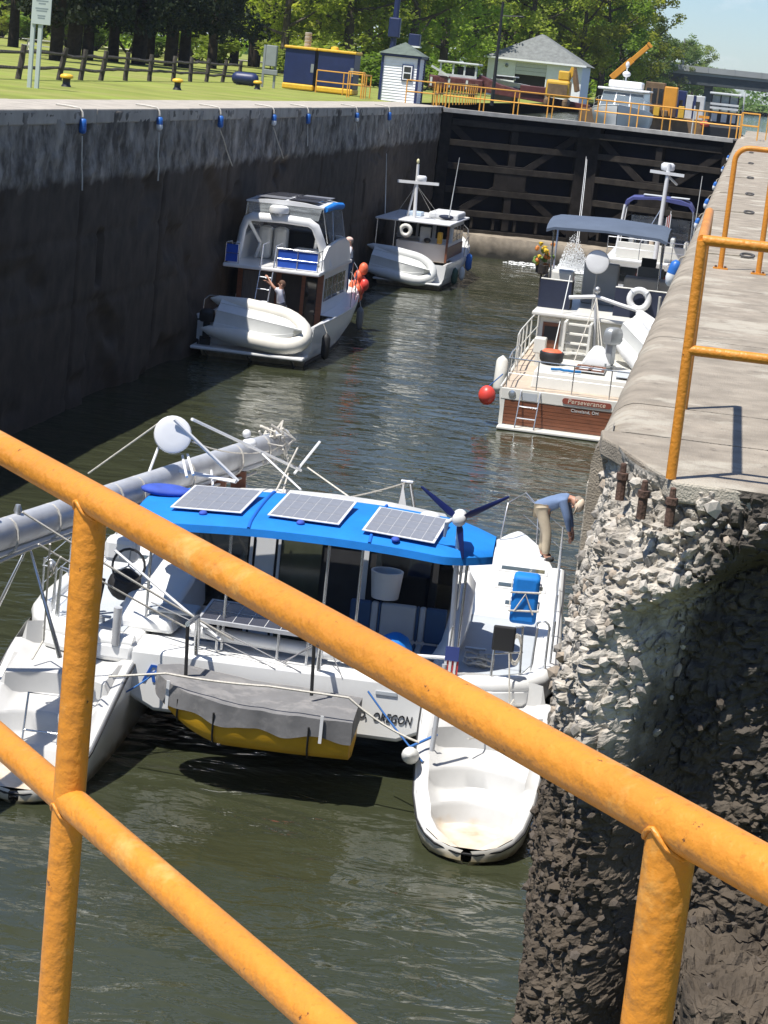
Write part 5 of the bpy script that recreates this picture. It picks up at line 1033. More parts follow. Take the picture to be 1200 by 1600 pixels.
# dinghy on davits
dg = thing('dinghy', 'yellow-bottomed dinghy under a grey cover slung across the catamaran stern', 'dinghy', tuple(CO), CYAW)
tt = np.linspace(0, 1, 22); x_ = -1.28 + 2.28 * tt
hbm = lambda t: 0.50 * (1 - max(0, (0.38 - t) / 0.38) ** 2.3) ** 0.6 * (1 - 0.1 * smst(0.7, 1, t)) + 0.015
kz = lambda t: 0.50 + 0.42 * max(0, (0.4 - t) / 0.4) ** 1.7; gz_ = lambda t: 0.90 + 0.16 * max(0, (0.45 - t) / 0.45) ** 1.3; yc = 1.22
MB().loft([[(x, yc - hbm(t), gz_(t) + 0.02), (x, yc - hbm(t) * 1.0, gz_(t) * 0.45 + kz(t) * 0.55), (x, yc - hbm(t) * 0.86, kz(t) + 0.08), (x, yc, kz(t)), (x, yc + hbm(t) * 0.86, kz(t) + 0.08), (x, yc + hbm(t) * 1.0, gz_(t) * 0.45 + kz(t) * 0.55), (x, yc + hbm(t), gz_(t) + 0.02)] for x, t in zip(x_, tt)]).build('hull', dinghy_yellow, dg, smooth=50)
rows = []
for x, t in zip(np.linspace(-1.30, 1.02, 60), np.linspace(0, 1, 60)):
    row = []
    for k in range(17):
        f_ = -1 + 2 * k / 16; w_ = hbm(t) + 0.045; z0 = gz_(t) + 0.23 * (1 - 0.2 * t)
        if abs(f_) > 0.75: zz = z0 - 0.04 - 0.24 * (abs(f_) - 0.75) / 0.25 * (1 + 0.12 * math.sin(21 * t)); yy = (1 if f_ > 0 else -1) * w_ * (0.985 + 0.02 * math.sin(38 * t + 5 * f_) * (abs(f_) - 0.7) * 3)
        else: zz = z0 - 0.04 * (abs(f_) / 0.75) ** 2 - 0.05 * math.sin(math.pi * min(1, t * 1.1)) * (1 - abs(f_) / 0.75); yy = w_ * f_ / 0.75 * 0.985
        nzv = float(vnoise(np.array([x * 7, yy * 5, zz * 6]), 3)) * 0.022; row.append((x, yc + yy + nzv * (0.6 if abs(f_) > .75 else 0.2), zz + nzv * 0.5))
    rows.append(row)
b = MB().loft(rows, ring=False, cap=False); n0 = len(rows[0]); b.f.append(tuple(range(n0 - 1, -1, -1))); b.f.append(tuple((len(rows) - 1) * n0 + k for k in range(n0)))
b.build('cover', grey_cover, dg, smooth=60)
for t in (0.14, 0.33, 0.80):
    x = -1.28 + 2.28 * t; w_ = hbm(t) + 0.03
    MB().tube([(x, yc - w_ * 1.04, gz_(t) + 0.05), (x, yc - w_ * 1.0, gz_(t) * 0.45 + kz(t) * 0.55), (x, yc - w_ * 0.86, kz(t) + 0.07), (x, yc, kz(t) - 0.01), (x, yc + w_ * 0.86, kz(t) + 0.07)], 0.012, 6).build('belly_strap', black_rubber if t < 0.9 else rope_mat, dg, smooth=60)
for t in (0.08, 0.86): x = -1.28 + 2.28 * t; w_ = hbm(t) + 0.06; MB().box(x - 0.018, x + 0.018, yc - w_ - 0.012, yc - w_ + 0.0, gz_(t) - 0.12, gz_(t) + 0.2).build('reflective_tape', white_pl, dg)
MB().lathe([(0.0, -0.02), (0.04, -0.02), (0.04, 0.02), (0, 0.02)], 10, Matrix.Translation((0.98, yc - 0.1, 0.55)) @ Matrix.Rotation(R(90), 4, 'Y')).build('drain_plug', black_rubber, dg, smooth=50)
for x in (-1.0, 0.45):                                                     # davit tackle
    MB().tube([(x, 1.95, 1.25), (x + 0.02, 1.75, 1.75), (x, 1.2, 1.8)], 0.03, 8).build('davit_arm', stainless, cat, smooth=60)
    MB().tube([(x, 1.22, 1.8), (x + 0.03, 1.22, 1.15)], 0.022, 6).build('davit_fall', black_rubber, cat, smooth=60)
# stern lettering
text_mesh('D,', 0.15, ink_black, 'port_of_registry', cat, plane_mtx((0.97, 1.892, 0.75), (1, 0, 0), (0, 0, 1)) @ Matrix.Diagonal((0.72, 1, 1, 1)), shear=0.2)
text_mesh('OREGON', 0.15, ink_black, 'port_of_registry', cat, plane_mtx((1.14, 1.892, 0.735), (1, 0, 0), (0, 0, 1)) @ Matrix.Diagonal((0.70, 1, 1, 1)), shear=0.2)
text_mesh('Re', 0.30, ink_blue, 'boat_name', cat, plane_mtx((-1.62, 1.892, 0.86), (1, 0, 0), (0, 0, 1)), shear=0.45)
MB().box(1.15, 1.40, 1.885, 1.898, 1.06, 1.10).build('vent_plate', nonskid, cat)
# rails, stanchions, lifelines
def pole(name, pts, r=0.014, m=None, n=7): return MB().tube(pts, r, n).build(name, m or stainless, cat, smooth=60)
for side in (1, -1):
    stn = [(3.12 * side, y, 1.3) for y in (2.95, 4.3, 5.7, 7.1, 8.5)]
    for q in stn: pole('stanchion', [q, (q[0], q[1], 1.92)])
    for z in (1.9, 1.6): pole('lifeline', [(q[0], q[1], z) for q in stn] + [(2.5 * side, 10.6, z)], 0.006)
    pole('bow_pulpit', [(2.2 * side, 10.0, 1.3), (2.25 * side, 10.1, 1.85), (2.5 * side, 10.75, 1.92), (2.72 * side, 10.1, 1.85), (2.76 * side, 10.0, 1.3)], 0.016)
    pole('stern_rail', [(2.45 * side, 2.1, 1.36), (2.45 * side, 2.1, 1.95), (2.75 * side, 2.3, 1.97), (2.78 * side, 2.32, 1.36)], 0.016)
    pole('stern_rail_bar', [(2.45 * side, 2.1, 1.66), (2.78 * side, 2.32, 1.66)], 0.012)
    MB().tube([Vector((2.9 * side, 2.6, 1.36))] + [Vector((2.9 * side + 0.02, 2.6, 1.9))] + arc((2.98 * side, 2.65, 1.9), 0.08, 180, 0, 6, (1, 0, 0), (0, 0, 1)) + [Vector((2.98 * side + 0.08, 2.7, 1.36))], 0.014, 7).build('grab_hoop', stainless, cat, smooth=60)
MB().box(2.42, 2.68, 2.02, 2.07, 1.72, 2.02).build('outboard_bracket', black_rubber, cat, bevel=0.02)
MB().loft([[(2.72 + 0.17 * c_, 4.55 + 0.15 * s__, z) for c_, s__ in ((-1, -1), (1, -1), (1, 1), (-1, 1))] for z in (1.45, 1.7, 2.0, 2.08)]).build('blue_bag', blue_canvas, cat, smooth=50, bevel=0.05)
for z in (1.62, 1.86): MB().tube([(2.72 + 0.185 * c_, 4.55 + 0.165 * s__, z + 0.03 * k % 2) for k, (c_, s__) in enumerate(((-1, -1), (1, -1), (1, 1), (-1, 1)))], 0.014, 6, closed=True).build('bag_rope', rope_mat, cat)
pole('bag_rope', [(2.60, 4.38, 1.62), (2.72, 4.37, 1.86), (2.84, 4.38, 1.6)], 0.012, rope_mat)
# coiled lines on the deck, fenders, ladder, flag
for k in range(26):
    a = k * 0.9; r_0 = 0.09 + 0.05 * math.sin(k); c = Vector((2.28 + rng.gauss(0, .03), 2.75 + rng.gauss(0, .03), 1.33 + 0.004 * k))
    if k % 4 == 0: pole('coiled_line', [c + Vector((r_0 * 1.3 * math.cos(t), r_0 * math.sin(t), 0.02 * math.sin(3 * t))) for t in np.linspace(0, 6.1, 12)], 0.012, rope_mat, 5)
for k in range(3): pole('coiled_line', [Vector((2.7 + 0.06 * math.cos(t), 2.25, 1.72 + 0.17 * math.sin(t) - 0.02 * k)) for t in np.linspace(0, 6.1, 12)], 0.010, rope_mat, 5)
def fender(c, L_, r, m, name='fender', par=None, mtx=None, label=None):
    o = MB().lathe([(0.02, -L_ / 2 - 0.06), (0.04, -L_ / 2 - 0.04), (r * 0.8, -L_ / 2 + 0.02), (r, -L_ / 2 + 0.09), (r, L_ / 2 - 0.09), (r * 0.8, L_ / 2 - 0.02), (0.04, L_ / 2 + 0.04), (0.02, L_ / 2 + 0.06)], 14, Matrix.Translation(c) @ (mtx or Matrix())).build(name, m, par or cat, smooth=60); return o
fender((3.42, 1.55, 0.55), 0.62, 0.145, fender_mat, mtx=Matrix.Rotation(R(12), 4, 'Y') @ Matrix.Rotation(R(-20), 4, 'X')); fender((3.45, 6.0, 0.6), 0.62, 0.13, fender_mat)
fender((-3.42, 1.3, 0.82), 0.5, 0.14, fender_mat, mtx=Matrix.Rotation(R(80), 4, 'Y')); fender((1.70, 0.66, 0.78), 0.40, 0.095, fender_mat, mtx=Matrix.Rotation(R(70), 4, 'X'))
pole('fender_line', [(3.42, 1.5, 0.9), (3.2, 1.8, 1.25)], 0.01, rope_mat); pole('fender_line', [(1.68, 0.75, 0.85), (1.95, 1.0, 0.95)], 0.016, blue_line)
ld = [(-2.62, 0.42, 0.30), (-2.62, 0.62, 0.95), (-2.22, 0.62, 0.95), (-2.22, 0.42, 0.30)]; pole('stern_ladder', ld, 0.014); pole('ladder_rung', [(-2.62, 0.5, 0.55), (-2.22, 0.5, 0.55)], 0.012)
pole('transom_post', [(1.93, 0.62, 0.88), (1.96, 0.72, 1.85)], 0.03, alu, 10)
pole('transom_post', [(-1.95, 1.9, 1.25), (-1.95, 1.9, 1.7)], 0.05, alu, 10)
fr = mat('flag_red', (0.45, 0.05, 0.05), 0.8); fb = mat('flag_blue', (0.03, 0.05, 0.2), 0.8)
pole('flag_staff', [(1.92, 2.05, 1.26), (1.95, 2.0, 1.95)], 0.012)
for k in range(6): MB().box(1.90 + k * 0.028, 1.925 + k * 0.028, 1.96 + 0.012 * (k % 2), 1.965 + 0.012 * (k % 2), 1.30, 1.55).build('flag_stripe', fr if k % 2 else white_pl, cat)
MB().box(1.9, 2.06, 1.955, 1.96, 1.55, 1.72).build('flag_canton', fb, cat)
# running lines
def line(p0, p1, sag=0.03, r=0.010, m=None, nm='line'): MB().tube(sagline(p0, p1, sag, 9), r, 5).build(nm, m or rope_mat, cat, smooth=60)
line(ly(35, 800, 0.6), ly(365, 1000, 2.1), 0.02, 0.014); line(ly(60, 850, 0.4), ly(300, 985, 2.3), 0.02, 0.012); line(ly(180, 860, 2.4), ly(345, 1000, 2.0), 0.0, 0.018, white_pl)
line(ly(78, 850, 0.3), ly(68, 1000, 1.6), 0.0, 0.013); line(ly(95, 870, 0.4), ly(80, 900, 0.8), 0.0, 0.012); line(ly(68, 1000, 1.6), ly(50, 1030, 1.4), 0.0, 0.012)
MB().ball(ly(80, 885, 0.7), (0.04, 0.04, 0.06)).build('block', steel, cat, smooth=60)
line(ly(138, 740, 5.0), ly(250, 660, 4.5), 0.0, 0.012); line(ly(460, 740, 7.6), ly(500, 690, 8.0), 0.0, 0.02, white_pl); line(ly(330, 735, 5.5), ly(335, 780, 4.2), 0, 0.016, white_pl); line(ly(400, 700, 6.4), ly(470, 765, 5.5), 0, 0.014, white_pl)
line(ly(505, 783, 7.0), ly(632, 755, 10.1), 0.03, 0.012); line(ly(480, 730, 7.8), ly(565, 790, 6.5), 0.0, 0.012); line(ly(430, 770, 5.2), ly(465, 700, 7.9), 0.0, 0.012); line(ly(450, 740, 7.5), ly(440, 775, 5), 0.0, 0.012)
line(ly(300, 655, 4.4), ly(470, 735, 7.5), 0.0, 0.022, white_pl); line(ly(300, 690, 4.5), ly(420, 705, 7.0), 0.08, 0.010)
line(ly(170, 1057, 0.9), ly(260, 1052, 0.75), 0.0, 0.014); line(ly(260, 1052, 0.75), ly(420, 1072, 0.68), 0.02, 0.014); line(ly(420, 1072, 0.68), ly(545, 1090, 0.68), 0.0, 0.014); line(ly(545, 1090, 0.68), ly(655, 1160, 0.65), 0.05, 0.014)
line(ly(575, 1080, 1.0), ly(660, 1190, 0.7), 0.02, 0.012, blue_line); line(ly(245, 1050, 1.8), ly(150, 1100, 1.5), 0.05, 0.010, blue_line)
line((2.6, 2.05, 1.95), (2.72, 2.0, 0.95), -0.02, 0.010); line((2.3, 1.0, 0.95), (2.75, 1.9, 1.2), 0.12, 0.010)
for (u0, v0, u1, v1) in ((320, 990, 430, 1045), (430, 1040, 540, 985), (345, 985, 470, 1050), (430, 1045, 500, 1000), (510, 1000, 535, 1060), (235, 940, 330, 985)): line(ly(u0, v0, 2.1), ly(u1, v1, 1.9), 0.0, 0.008, mat('grey_wire', (0.2, 0.2, 0.21), 0.6))
for c in ((-2.3, 2.6, 1.34), (2.2, 3.3, 1.33)): 
    cl_ = MB().box(c[0] - 0.13, c[0] + 0.13, c[1] - 0.025, c[1] + 0.025, c[2] + 0.02, c[2] + 0.05).build('cleat', steel, cat, bevel=0.01); MB().box(c[0] - 0.05, c[0] + 0.05, c[1] - 0.03, c[1] + 0.03, c[2] - 0.03, c[2] + 0.019).build('cleat_base', steel, cl_)
for k, (dx, col_) in enumerate(((0, yel), (0.12, black_rubber), (-0.1, steel))): pole('deck_gear', [(-2.55 + dx, 2.9, 1.3), (-2.5 + dx, 2.95, 1.75)], 0.035, col_)
pole('stern_arch_post', [(-2.75, 2.3, 1.36), (-2.75, 2.3, 2.0), (-2.5, 2.1, 2.0), (-2.5, 2.1, 1.36)], 0.018)
# ================================================================ the other boats
clear_vinyl = None
def vinyl():
    m = bpy.data.materials.new('clear_vinyl'); m.use_nodes = True; n, l = m.node_tree.nodes, m.node_tree.links; b_ = n['Principled BSDF']; out = n['Material Output']
    b_.inputs['Base Color'].default_value = (0.42, 0.45, 0.46, 1); b_.inputs['Roughness'].default_value = 0.12
    tr = n.new('ShaderNodeBsdfTransparent'); mx = n.new('ShaderNodeMixShader'); nz = n.new('ShaderNodeTexNoise'); nz.inputs['Scale'].default_value = 3.0; nz.inputs['Detail'].default_value = 3
    mr = n.new('ShaderNodeMapRange'); mr.inputs['From Min'].default_value = 0.35; mr.inputs['From Max'].default_value = 0.7; mr.inputs['To Min'].default_value = 0.18; mr.inputs['To Max'].default_value = 0.6
    l.new(nz.outputs['Fac'], mr.inputs['Value']); l.new(mr.outputs['Result'], mx.inputs[0]); l.new(tr.outputs[0], mx.inputs[1]); l.new(b_.outputs[0], mx.inputs[2]); l.new(mx.outputs[0], out.inputs['Surface']); return m
clear_vinyl = vinyl()
hyp = mat('hypalon_cream', (0.72, 0.69, 0.61), 0.55, var=0.06, vscale=3); hyp_grey = mat('hypalon_grey', (0.62, 0.63, 0.61), 0.55, var=0.06, vscale=3)
slate_canvas = mat('slate_canvas', (0.075, 0.10, 0.145), 0.8, var=0.1, vscale=2); red_v = mat('red_vinyl', (0.62, 0.06, 0.045), 0.4, var=0.08); orange_v = mat('orange_vinyl', (0.75, 0.14, 0.06), 0.5, var=0.25, vscale=8)
royal = mat('royal_canvas', (0.008, 0.07, 0.42), 0.75, var=0.15, vscale=4); cream_gel = mat('cream_gelcoat', (0.64, 0.63, 0.58), 0.35, var=0.05, vscale=2); tan_deck = mat('tan_deck', (0.44, 0.36, 0.28), 0.8, var=0.12, vscale=4)

def boat_hull(par, L, B, sheer, m, stern=0.92, bottom=-0.5, flare=0.1, boot=None, deck_m=None, cockpit=None):
    """sheer: (aft, mid, bow) heights. returns half(t), sh(t)"""
    half = lambda t: B / 2 * (stern + (1 - stern) * smst(0, 0.35, t)) * (1 - max(0, (t - 0.45) / 0.55) ** 2.4) + 0.02
    sh = lambda t: float(np.interp(t, [0, 0.5, 1], sheer)) + 0.0
    T = np.concatenate([np.linspace(0, 0.5, 8), np.linspace(0.57, 1, 12)]); secs, boots, rub = [], [], []
    for t in T:
        h, s_ = half(t), sh(t); y = t * L; yw = t * L * 0.955; wl_ = h * (0.90 - 0.35 * t * t); f_ = [(h, s_, y), (h * 1.01, s_ - 0.10, y - 0.0), (h * 0.985 * (1 - 0.08 * t), s_ * 0.5, (y + yw) / 2), (wl_, 0.12, yw), (wl_ * 0.97, 0.0, yw), (wl_ * 0.6, bottom * 0.7, yw), (0.02, bottom, yw)]
        secs.append([(-x, yy, z) for x, z, yy in f_] + [(x, yy, z) for x, z, yy in f_[::-1]])
        boots.append([(wl_ + 0.006, yw, 0.02), (wl_ * 1.004 + 0.007, yw, 0.13)])
    b = MB().loft(secs, ring=False, cap=False); b.f.append(tuple(range(len(secs[0]) - 1, -1, -1))); b.build('hull', m, par, smooth=40)
    if boot:
        for sg in (1, -1): MB().loft([[(x * sg, y, z) for x, y, z in bb] for bb in boots], ring=False, cap=False).build('boot_stripe', boot, par)
    c0 = cockpit or 0.0; TT = [t for t in np.linspace(0, 1, 24) if t * L >= c0 - 1e-6]
    if cockpit: TT = [c0 / L] + TT
    MB().loft([[(-half(t) + 0.01, t * L, sh(t) - 0.02), (0, t * L, sh(t) + 0.03), (half(t) - 0.01, t * L, sh(t) - 0.02)] for t in TT][::-1], ring=False, cap=False).build('deck', deck_m or m, par, smooth=60)
    if cockpit:
        MB().box(-half(0) + 0.1, half(0) - 0.1, 0.05, c0, 0.40, 0.44).build('cockpit_floor', tan_deck, par)
        for sg in (-1, 1): MB().box(*sorted((sg * (half(0.05) - 0.14), sg * (half(0.05) - 0.02))), 0.02, c0 + 0.02, 0.42, sheer[0] - 0.01).build('cockpit_side', m, par)
        MB().box(-half(0) + 0.02, half(0) - 0.02, 0.004, 0.13, 0.42, sheer[0] - 0.012).build('cockpit_side', m, par)
    for sg in (1, -1): MB().tube([(sg * half(t), t * L, sh(t) + 0.01) for t in np.linspace(0, 1, 18)], 0.035, 6).build('toe_rail', m, par, smooth=60)
    return half, sh
def rail_run(par, pts, h, r=0.014, mids=(0.5,), m=None, name='guard_rail', every=1):
    m = m or stainless
    MB().tube([Vector(p) + Vector((0, 0, h)) for p in pts], r, 6).build(name, m, par, smooth=60)
    for f_ in mids: MB().tube([Vector(p) + Vector((0, 0, h * f_)) for p in pts], r * 0.6, 5).build('lifeline', m, par, smooth=60)
    for p in pts[::every]: MB().tube([p, Vector(p) + Vector((0, 0, h))], r, 6).build('stanchion', m, par, smooth=60)
def inflatable(name, label, loc, rz, L, W, r, m, tilt=R(20), grey=None):
    """dinghy hung on its side across a stern: bottom faces aft; local x = length with the bow at +x, local y of the boat points up"""
    d = thing(name, label, 'dinghy', loc, rz); mt = Matrix.Rotation(R(90) - tilt, 4, 'X')
    q = lambda x, y, z: mt @ Vector((x, y, -z))
    w = W / 2 - r; pts = [(-L * 0.5, -w, 0), (-L * 0.2, -w, 0), (L * 0.12, -w, 0)] + [(L * 0.12 + (L * 0.38 - r) * math.sin(R(a)), -w * math.cos(R(a)) ** 1, 0.10 * math.sin(R(a))) for a in range(15, 180, 15)] + [(L * 0.12, w, 0), (-L * 0.2, w, 0), (-L * 0.5, w, 0)]
    rs = [r * 0.55, r, r] + [r] * 11 + [r, r, r * 0.55]
    pts = [(-L * 0.58, -w, 0)] + pts + [(-L * 0.58, w, 0)]; rs = [0.02] + rs + [0.02]
    MB().tube([q(*p) for p in pts], rs, 14).build('tube', m, d, smooth=60)
    rows = []
    for t in np.linspace(0, 1, 12):                                       # V bottom, keel towards -z (aft once hung)
        x = -L * 0.46 + t * (L * 0.86); ww = w * (1 - max(0, (t - 0.45) / 0.55) ** 2.2) + 0.01; kk = -r * 0.95 - 0.07 * (1 - t * 0.6)
        rows.append([q(x, -ww, -r * 0.55), q(x, -ww * 0.66, -r * 0.7 - 0.02), q(x, -ww * 0.62, -r * 0.74), q(x, -0.03, kk), q(x, 0.0, kk - 0.03), q(x, 0.03, kk), q(x, ww * 0.62, -r * 0.74), q(x, ww * 0.66, -r * 0.7 - 0.02), q(x, ww, -r * 0.55)])
    MB().loft(rows, ring=False, cap=False).build('bottom', grey or m, d, smooth=25)
    MB().loft([[q(-L * 0.46, -w, r * 0.5), q(-L * 0.46, w, r * 0.5), q(-L * 0.46, w, -r * 0.6), q(-L * 0.46, -w, -r * 0.6)], [q(-L * 0.43, -w, r * 0.5), q(-L * 0.43, w, r * 0.5), q(-L * 0.43, w, -r * 0.6), q(-L * 0.43, -w, -r * 0.6)]]).build('transom', grey or m, d)
    return d
def outboard(label, loc, rz, m, s=1.0, lean=0.0):
    o = thing('outboard_motor', label, 'motor', loc, rz); o.scale = (s, s, s); o.rotation_euler = (0, lean, rz)
    MB().loft([[(-0.16 * a, -0.22 * c_, z), (0.16 * a, -0.22 * c_, z), (0.18 * a, 0.1, z), (0.12 * a, 0.26 * c_, z), (-0.12 * a, 0.26 * c_, z), (-0.18 * a, 0.1, z)] for z, a, c_ in ((0.52, 0.8, 0.8), (0.6, 1, 1), (0.8, 1.0, 1.0), (0.92, 0.8, 0.85), (0.96, 0.4, 0.5))]).build('cowling', m, o, smooth=50)
    MB().box(-0.09, 0.09, -0.1, 0.12, 0.0, 0.52).build('leg', m, o, bevel=0.03); MB().box(-0.02, 0.02, -0.16, 0.22, -0.3, 0.02).build('lower_unit', m, o, bevel=0.015); MB().box(-0.11, 0.11, -0.14, 0.2, -0.06, -0.04).build('cavitation_plate', m, o)
    for k in range(3):
        a = R(120 * k); MB().bar((0, 0.26, -0.2), (0.12 * math.cos(a), 0.26, -0.2 + 0.12 * math.sin(a)), 0.015, 0.07, up=(0.4, 1, 0)).build('propeller_blade', m, o)
    return o

# ---------------------------------------------------------------- flybridge cruiser on the left
BO = (-11.9, 55.7, WATER_Z)
cr_ = thing('motor_cruiser', 'white flybridge motor cruiser with solar hardtop moored along the shaded wall', 'boat', BO, R(1.0), 'boats in the lock chamber')
half, sh = boat_hull(cr_, 11.2, 3.45, (1.06, 1.12, 1.62), gel, boot=black_rubber, cockpit=3.0)
MB().box(-1.55, 1.55, -0.85, -0.01, 0.25, 0.34).build('swim_platform', gel, cr_, bevel=0.03)
for x in (-1.2, 0, 1.2): MB().bar((x, -0.7, 0.25), (x, 0.02, -0.05), 0.05, 0.06).build('platform_strut', stainless, cr_)
MB().box(-1.6, 1.6, -0.012, 0.0, 0.93, 0.97).build('stern_stripe', black_rubber, cr_)
# saloon
MB().box(-1.24, 1.24, 3.05, 7.2, 1.08, 2.3).build('saloon', gel, cr_, bevel=0.04)
bh = MB().box(-1.2, 1.2, 3.02, 3.048, 0.5, 2.25).build('aft_bulkhead', cabin_dark, cr_)
for x0, x1 in ((-1.24, -1.1), (-0.12, 0.02), (0.62, 0.72), (1.08, 1.24)): MB().box(x0, x1, 2.99, 3.05, 0.5, 2.27).build('door_post', wood, bh)
MB().box(-1.24, 1.24, 2.98, 3.05, 2.14, 2.27).build('door_header', wood, bh)
curt = mat('grey_curtain', (0.11, 0.115, 0.125), 0.8, var=0.25, vscale=4, stretch=(8, 8, 0.5))
MB().box(-1.08, -0.14, 3.0, 3.018, 0.55, 2.12).build('curtain', curt, bh); MB().box(0.75, 1.05, 3.0, 3.018, 0.55, 2.12).build('door_glass', glass_dark, bh)
for sg in (1, -1):
    for y0, y1 in ((3.25, 4.0), (4.08, 4.85), (4.93, 5.7), (5.78, 6.6)):
        w_ = MB().box(*sorted((sg * 1.242, sg * 1.25)), y0, y1, 1.45, 2.1).build('side_window', glass_dark, cr_); MB().box(*sorted((sg * 1.251, sg * 1.258)), y0 + 0.33, y0 + 0.37, 1.45, 2.1).build('mullion', steel, w_)
MB().loft([[(-1.22, 7.2, 1.15), (1.22, 7.2, 1.15), (1.15, 7.2, 2.28), (-1.15, 7.2, 2.28)], [(-1.0, 8.3, 1.2), (1.0, 8.3, 1.2), (0.9, 7.9, 1.5), (-0.9, 7.9, 1.5)]]).build('forward_cabin', gel, cr_, bevel=0.03)
# flybridge deck, coaming, seats
MB().box(-1.38, 1.36, 1.55, 7.0, 2.30, 2.40).build('flybridge_deck', gel, cr_, bevel=0.03)
for sg in (1, -1):
    secs = [[(sg * 1.36, y, 2.40), (sg * 1.30, y, 2.40 + h_), (sg * 1.20, y, 2.40 + h_), (sg * 1.22, y, 2.40)] for y, h_ in ((2.3, 0.3), (3.0, 0.62), (4.5, 0.72), (5.8, 0.72), (6.6, 0.5))]
    MB().loft(secs if sg > 0 else secs[::-1]).build('coaming', gel, cr_, smooth=40)
MB().loft([[(-1.25, 6.2, 2.4), (1.25, 6.2, 2.4), (1.2, 6.0, 3.15), (-1.2, 6.0, 3.15)], [(-1.2, 6.9, 2.4), (1.2, 6.9, 2.4), (1.1, 6.3, 3.1), (-1.1, 6.3, 3.1)]]).build('fore_coaming', gel, cr_, bevel=0.05)
MB().box(-0.4, 1.0, 5.3, 5.9, 2.4, 3.2).build('dashboard', black_rubber, cr_, bevel=0.1)
for x in (-0.75, -0.3): MB().box(x - 0.2, x + 0.2, 3.9, 4.3, 2.4, 3.35).build('helm_chair', cream_gel, cr_, bevel=0.12)
MB().box(0.2, 1.1, 3.4, 4.0, 2.4, 2.85).build('bench', cream_gel, cr_, bevel=0.06)
for x0, x1 in ((0.12, 1.24), (-1.36, -1.02)): MB().box(x0, x1, 1.72, 1.735, 2.44, 2.92).build('weather_cloth', royal, cr_)
rail_run(cr_, [(0.1, 1.7, 2.4), (0.68, 1.7, 2.4), (1.27, 1.7, 2.4), (1.27, 2.3, 2.4)], 0.56); rail_run(cr_, [(-0.98, 1.7, 2.4), (-1.36, 1.7, 2.4), (-1.33, 2.3, 2.4)], 0.56)
# radar arch
ap = [(-1.28, 2.9, 2.45), (-1.17, 2.82, 3.3), (-1.07, 2.78, 3.58), (-0.9, 2.76, 3.66), (0, 2.75, 3.69), (0.72, 2.76, 3.66), (0.9, 2.78, 3.56), (1.05, 2.9, 3.2), (1.3, 3.2, 2.45)]
MB().tube(ap, 0.085, 10, flat=1.5).build('radar_arch', gel, cr_, smooth=60)
for sg in (1, -1): MB().tube([(sg * 1.0, 2.8, 3.5), (sg * 0.8, 3.6, 2.9), (sg * 0.95, 3.9, 2.45)], 0.05, 8).build('arch_brace', gel, cr_, smooth=60)
rd_ = MB().lathe([(0.12, 0), (0.12, 0.08), (0.27, 0.10), (0.285, 0.16), (0.27, 0.26), (0.2, 0.31), (0, 0.315)], 20, Matrix.Translation((-0.17, 2.76, 3.74))).build('radome', white_pl, cr_, smooth=45)
# hardtop with solar panels, vinyl sides
ht = MB().loft([[(-1.18, y, 4.10 + c_), (-0.6, y, 4.17 + c_), (0, y, 4.19 + c_), (0.5, y, 4.17 + c_), (1.05, y, 4.10 + c_), (1.05, y, 4.06 + c_), (-1.18, y, 4.06 + c_)] for y, c_ in ((3.0, 0.0), (4.5, 0.04), (6.1, -0.02))]).build('hardtop', white_pl, cr_, smooth=40)
for i in range(2):
    for j in range(3): MB().box(-0.95 + i * 0.95, -0.1 + i * 0.95, 3.1 + j * 0.95, 3.98 + j * 0.95, 4.215 + 0.02 * (j == 1), 4.23 + 0.02 * (j == 1)).build('solar_panel', solar_dark if (i + j) % 3 else solar_cell, ht)
MB().tube([(1.06, 3.2, 4.04), (1.07, 4.6, 4.08), (1.06, 5.9, 4.02)], [0.08, 0.11, 0.10], 10).build('rolled_curtain', royal if False else blue_canvas, ht, smooth=60)
for (a, c_) in (((-1.15, 3.05, 4.08), (-1.2, 3.0, 3.0)), ((1.02, 3.05, 4.08), (1.2, 3.3, 3.1)), ((1.02, 6.0, 4.04), (1.22, 6.1, 3.0)), ((-1.15, 6.0, 4.04), (-1.22, 6.1, 3.0)), ((1.02, 4.6, 4.06), (1.2, 4.2, 3.1))): MB().tube([a, c_], 0.016, 6).build('hardtop_pole', stainless, cr_, smooth=60)
for name, v4 in (('aft_vinyl', [(-1.12, 3.0, 4.05), (1.0, 3.0, 4.05), (0.95, 2.9, 3.72), (-1.05, 2.9, 3.72)]), ('side_vinyl', [(1.05, 3.1, 4.02), (1.05, 5.95, 3.98), (1.26, 6.0, 3.12), (1.26, 3.4, 3.05)]), ('side_vinyl', [(-1.16, 3.1, 4.02), (-1.16, 5.95, 3.98), (-1.26, 6.0, 3.12), (-1.26, 3.2, 3.05)]), ('front_vinyl', [(-1.15, 6.05, 4.0), (1.02, 6.05, 4.0), (1.15, 6.2, 3.15), (-1.18, 6.2, 3.15)])): MB().add(v4, [(0, 1, 2, 3)]).build(name, clear_vinyl, cr_)
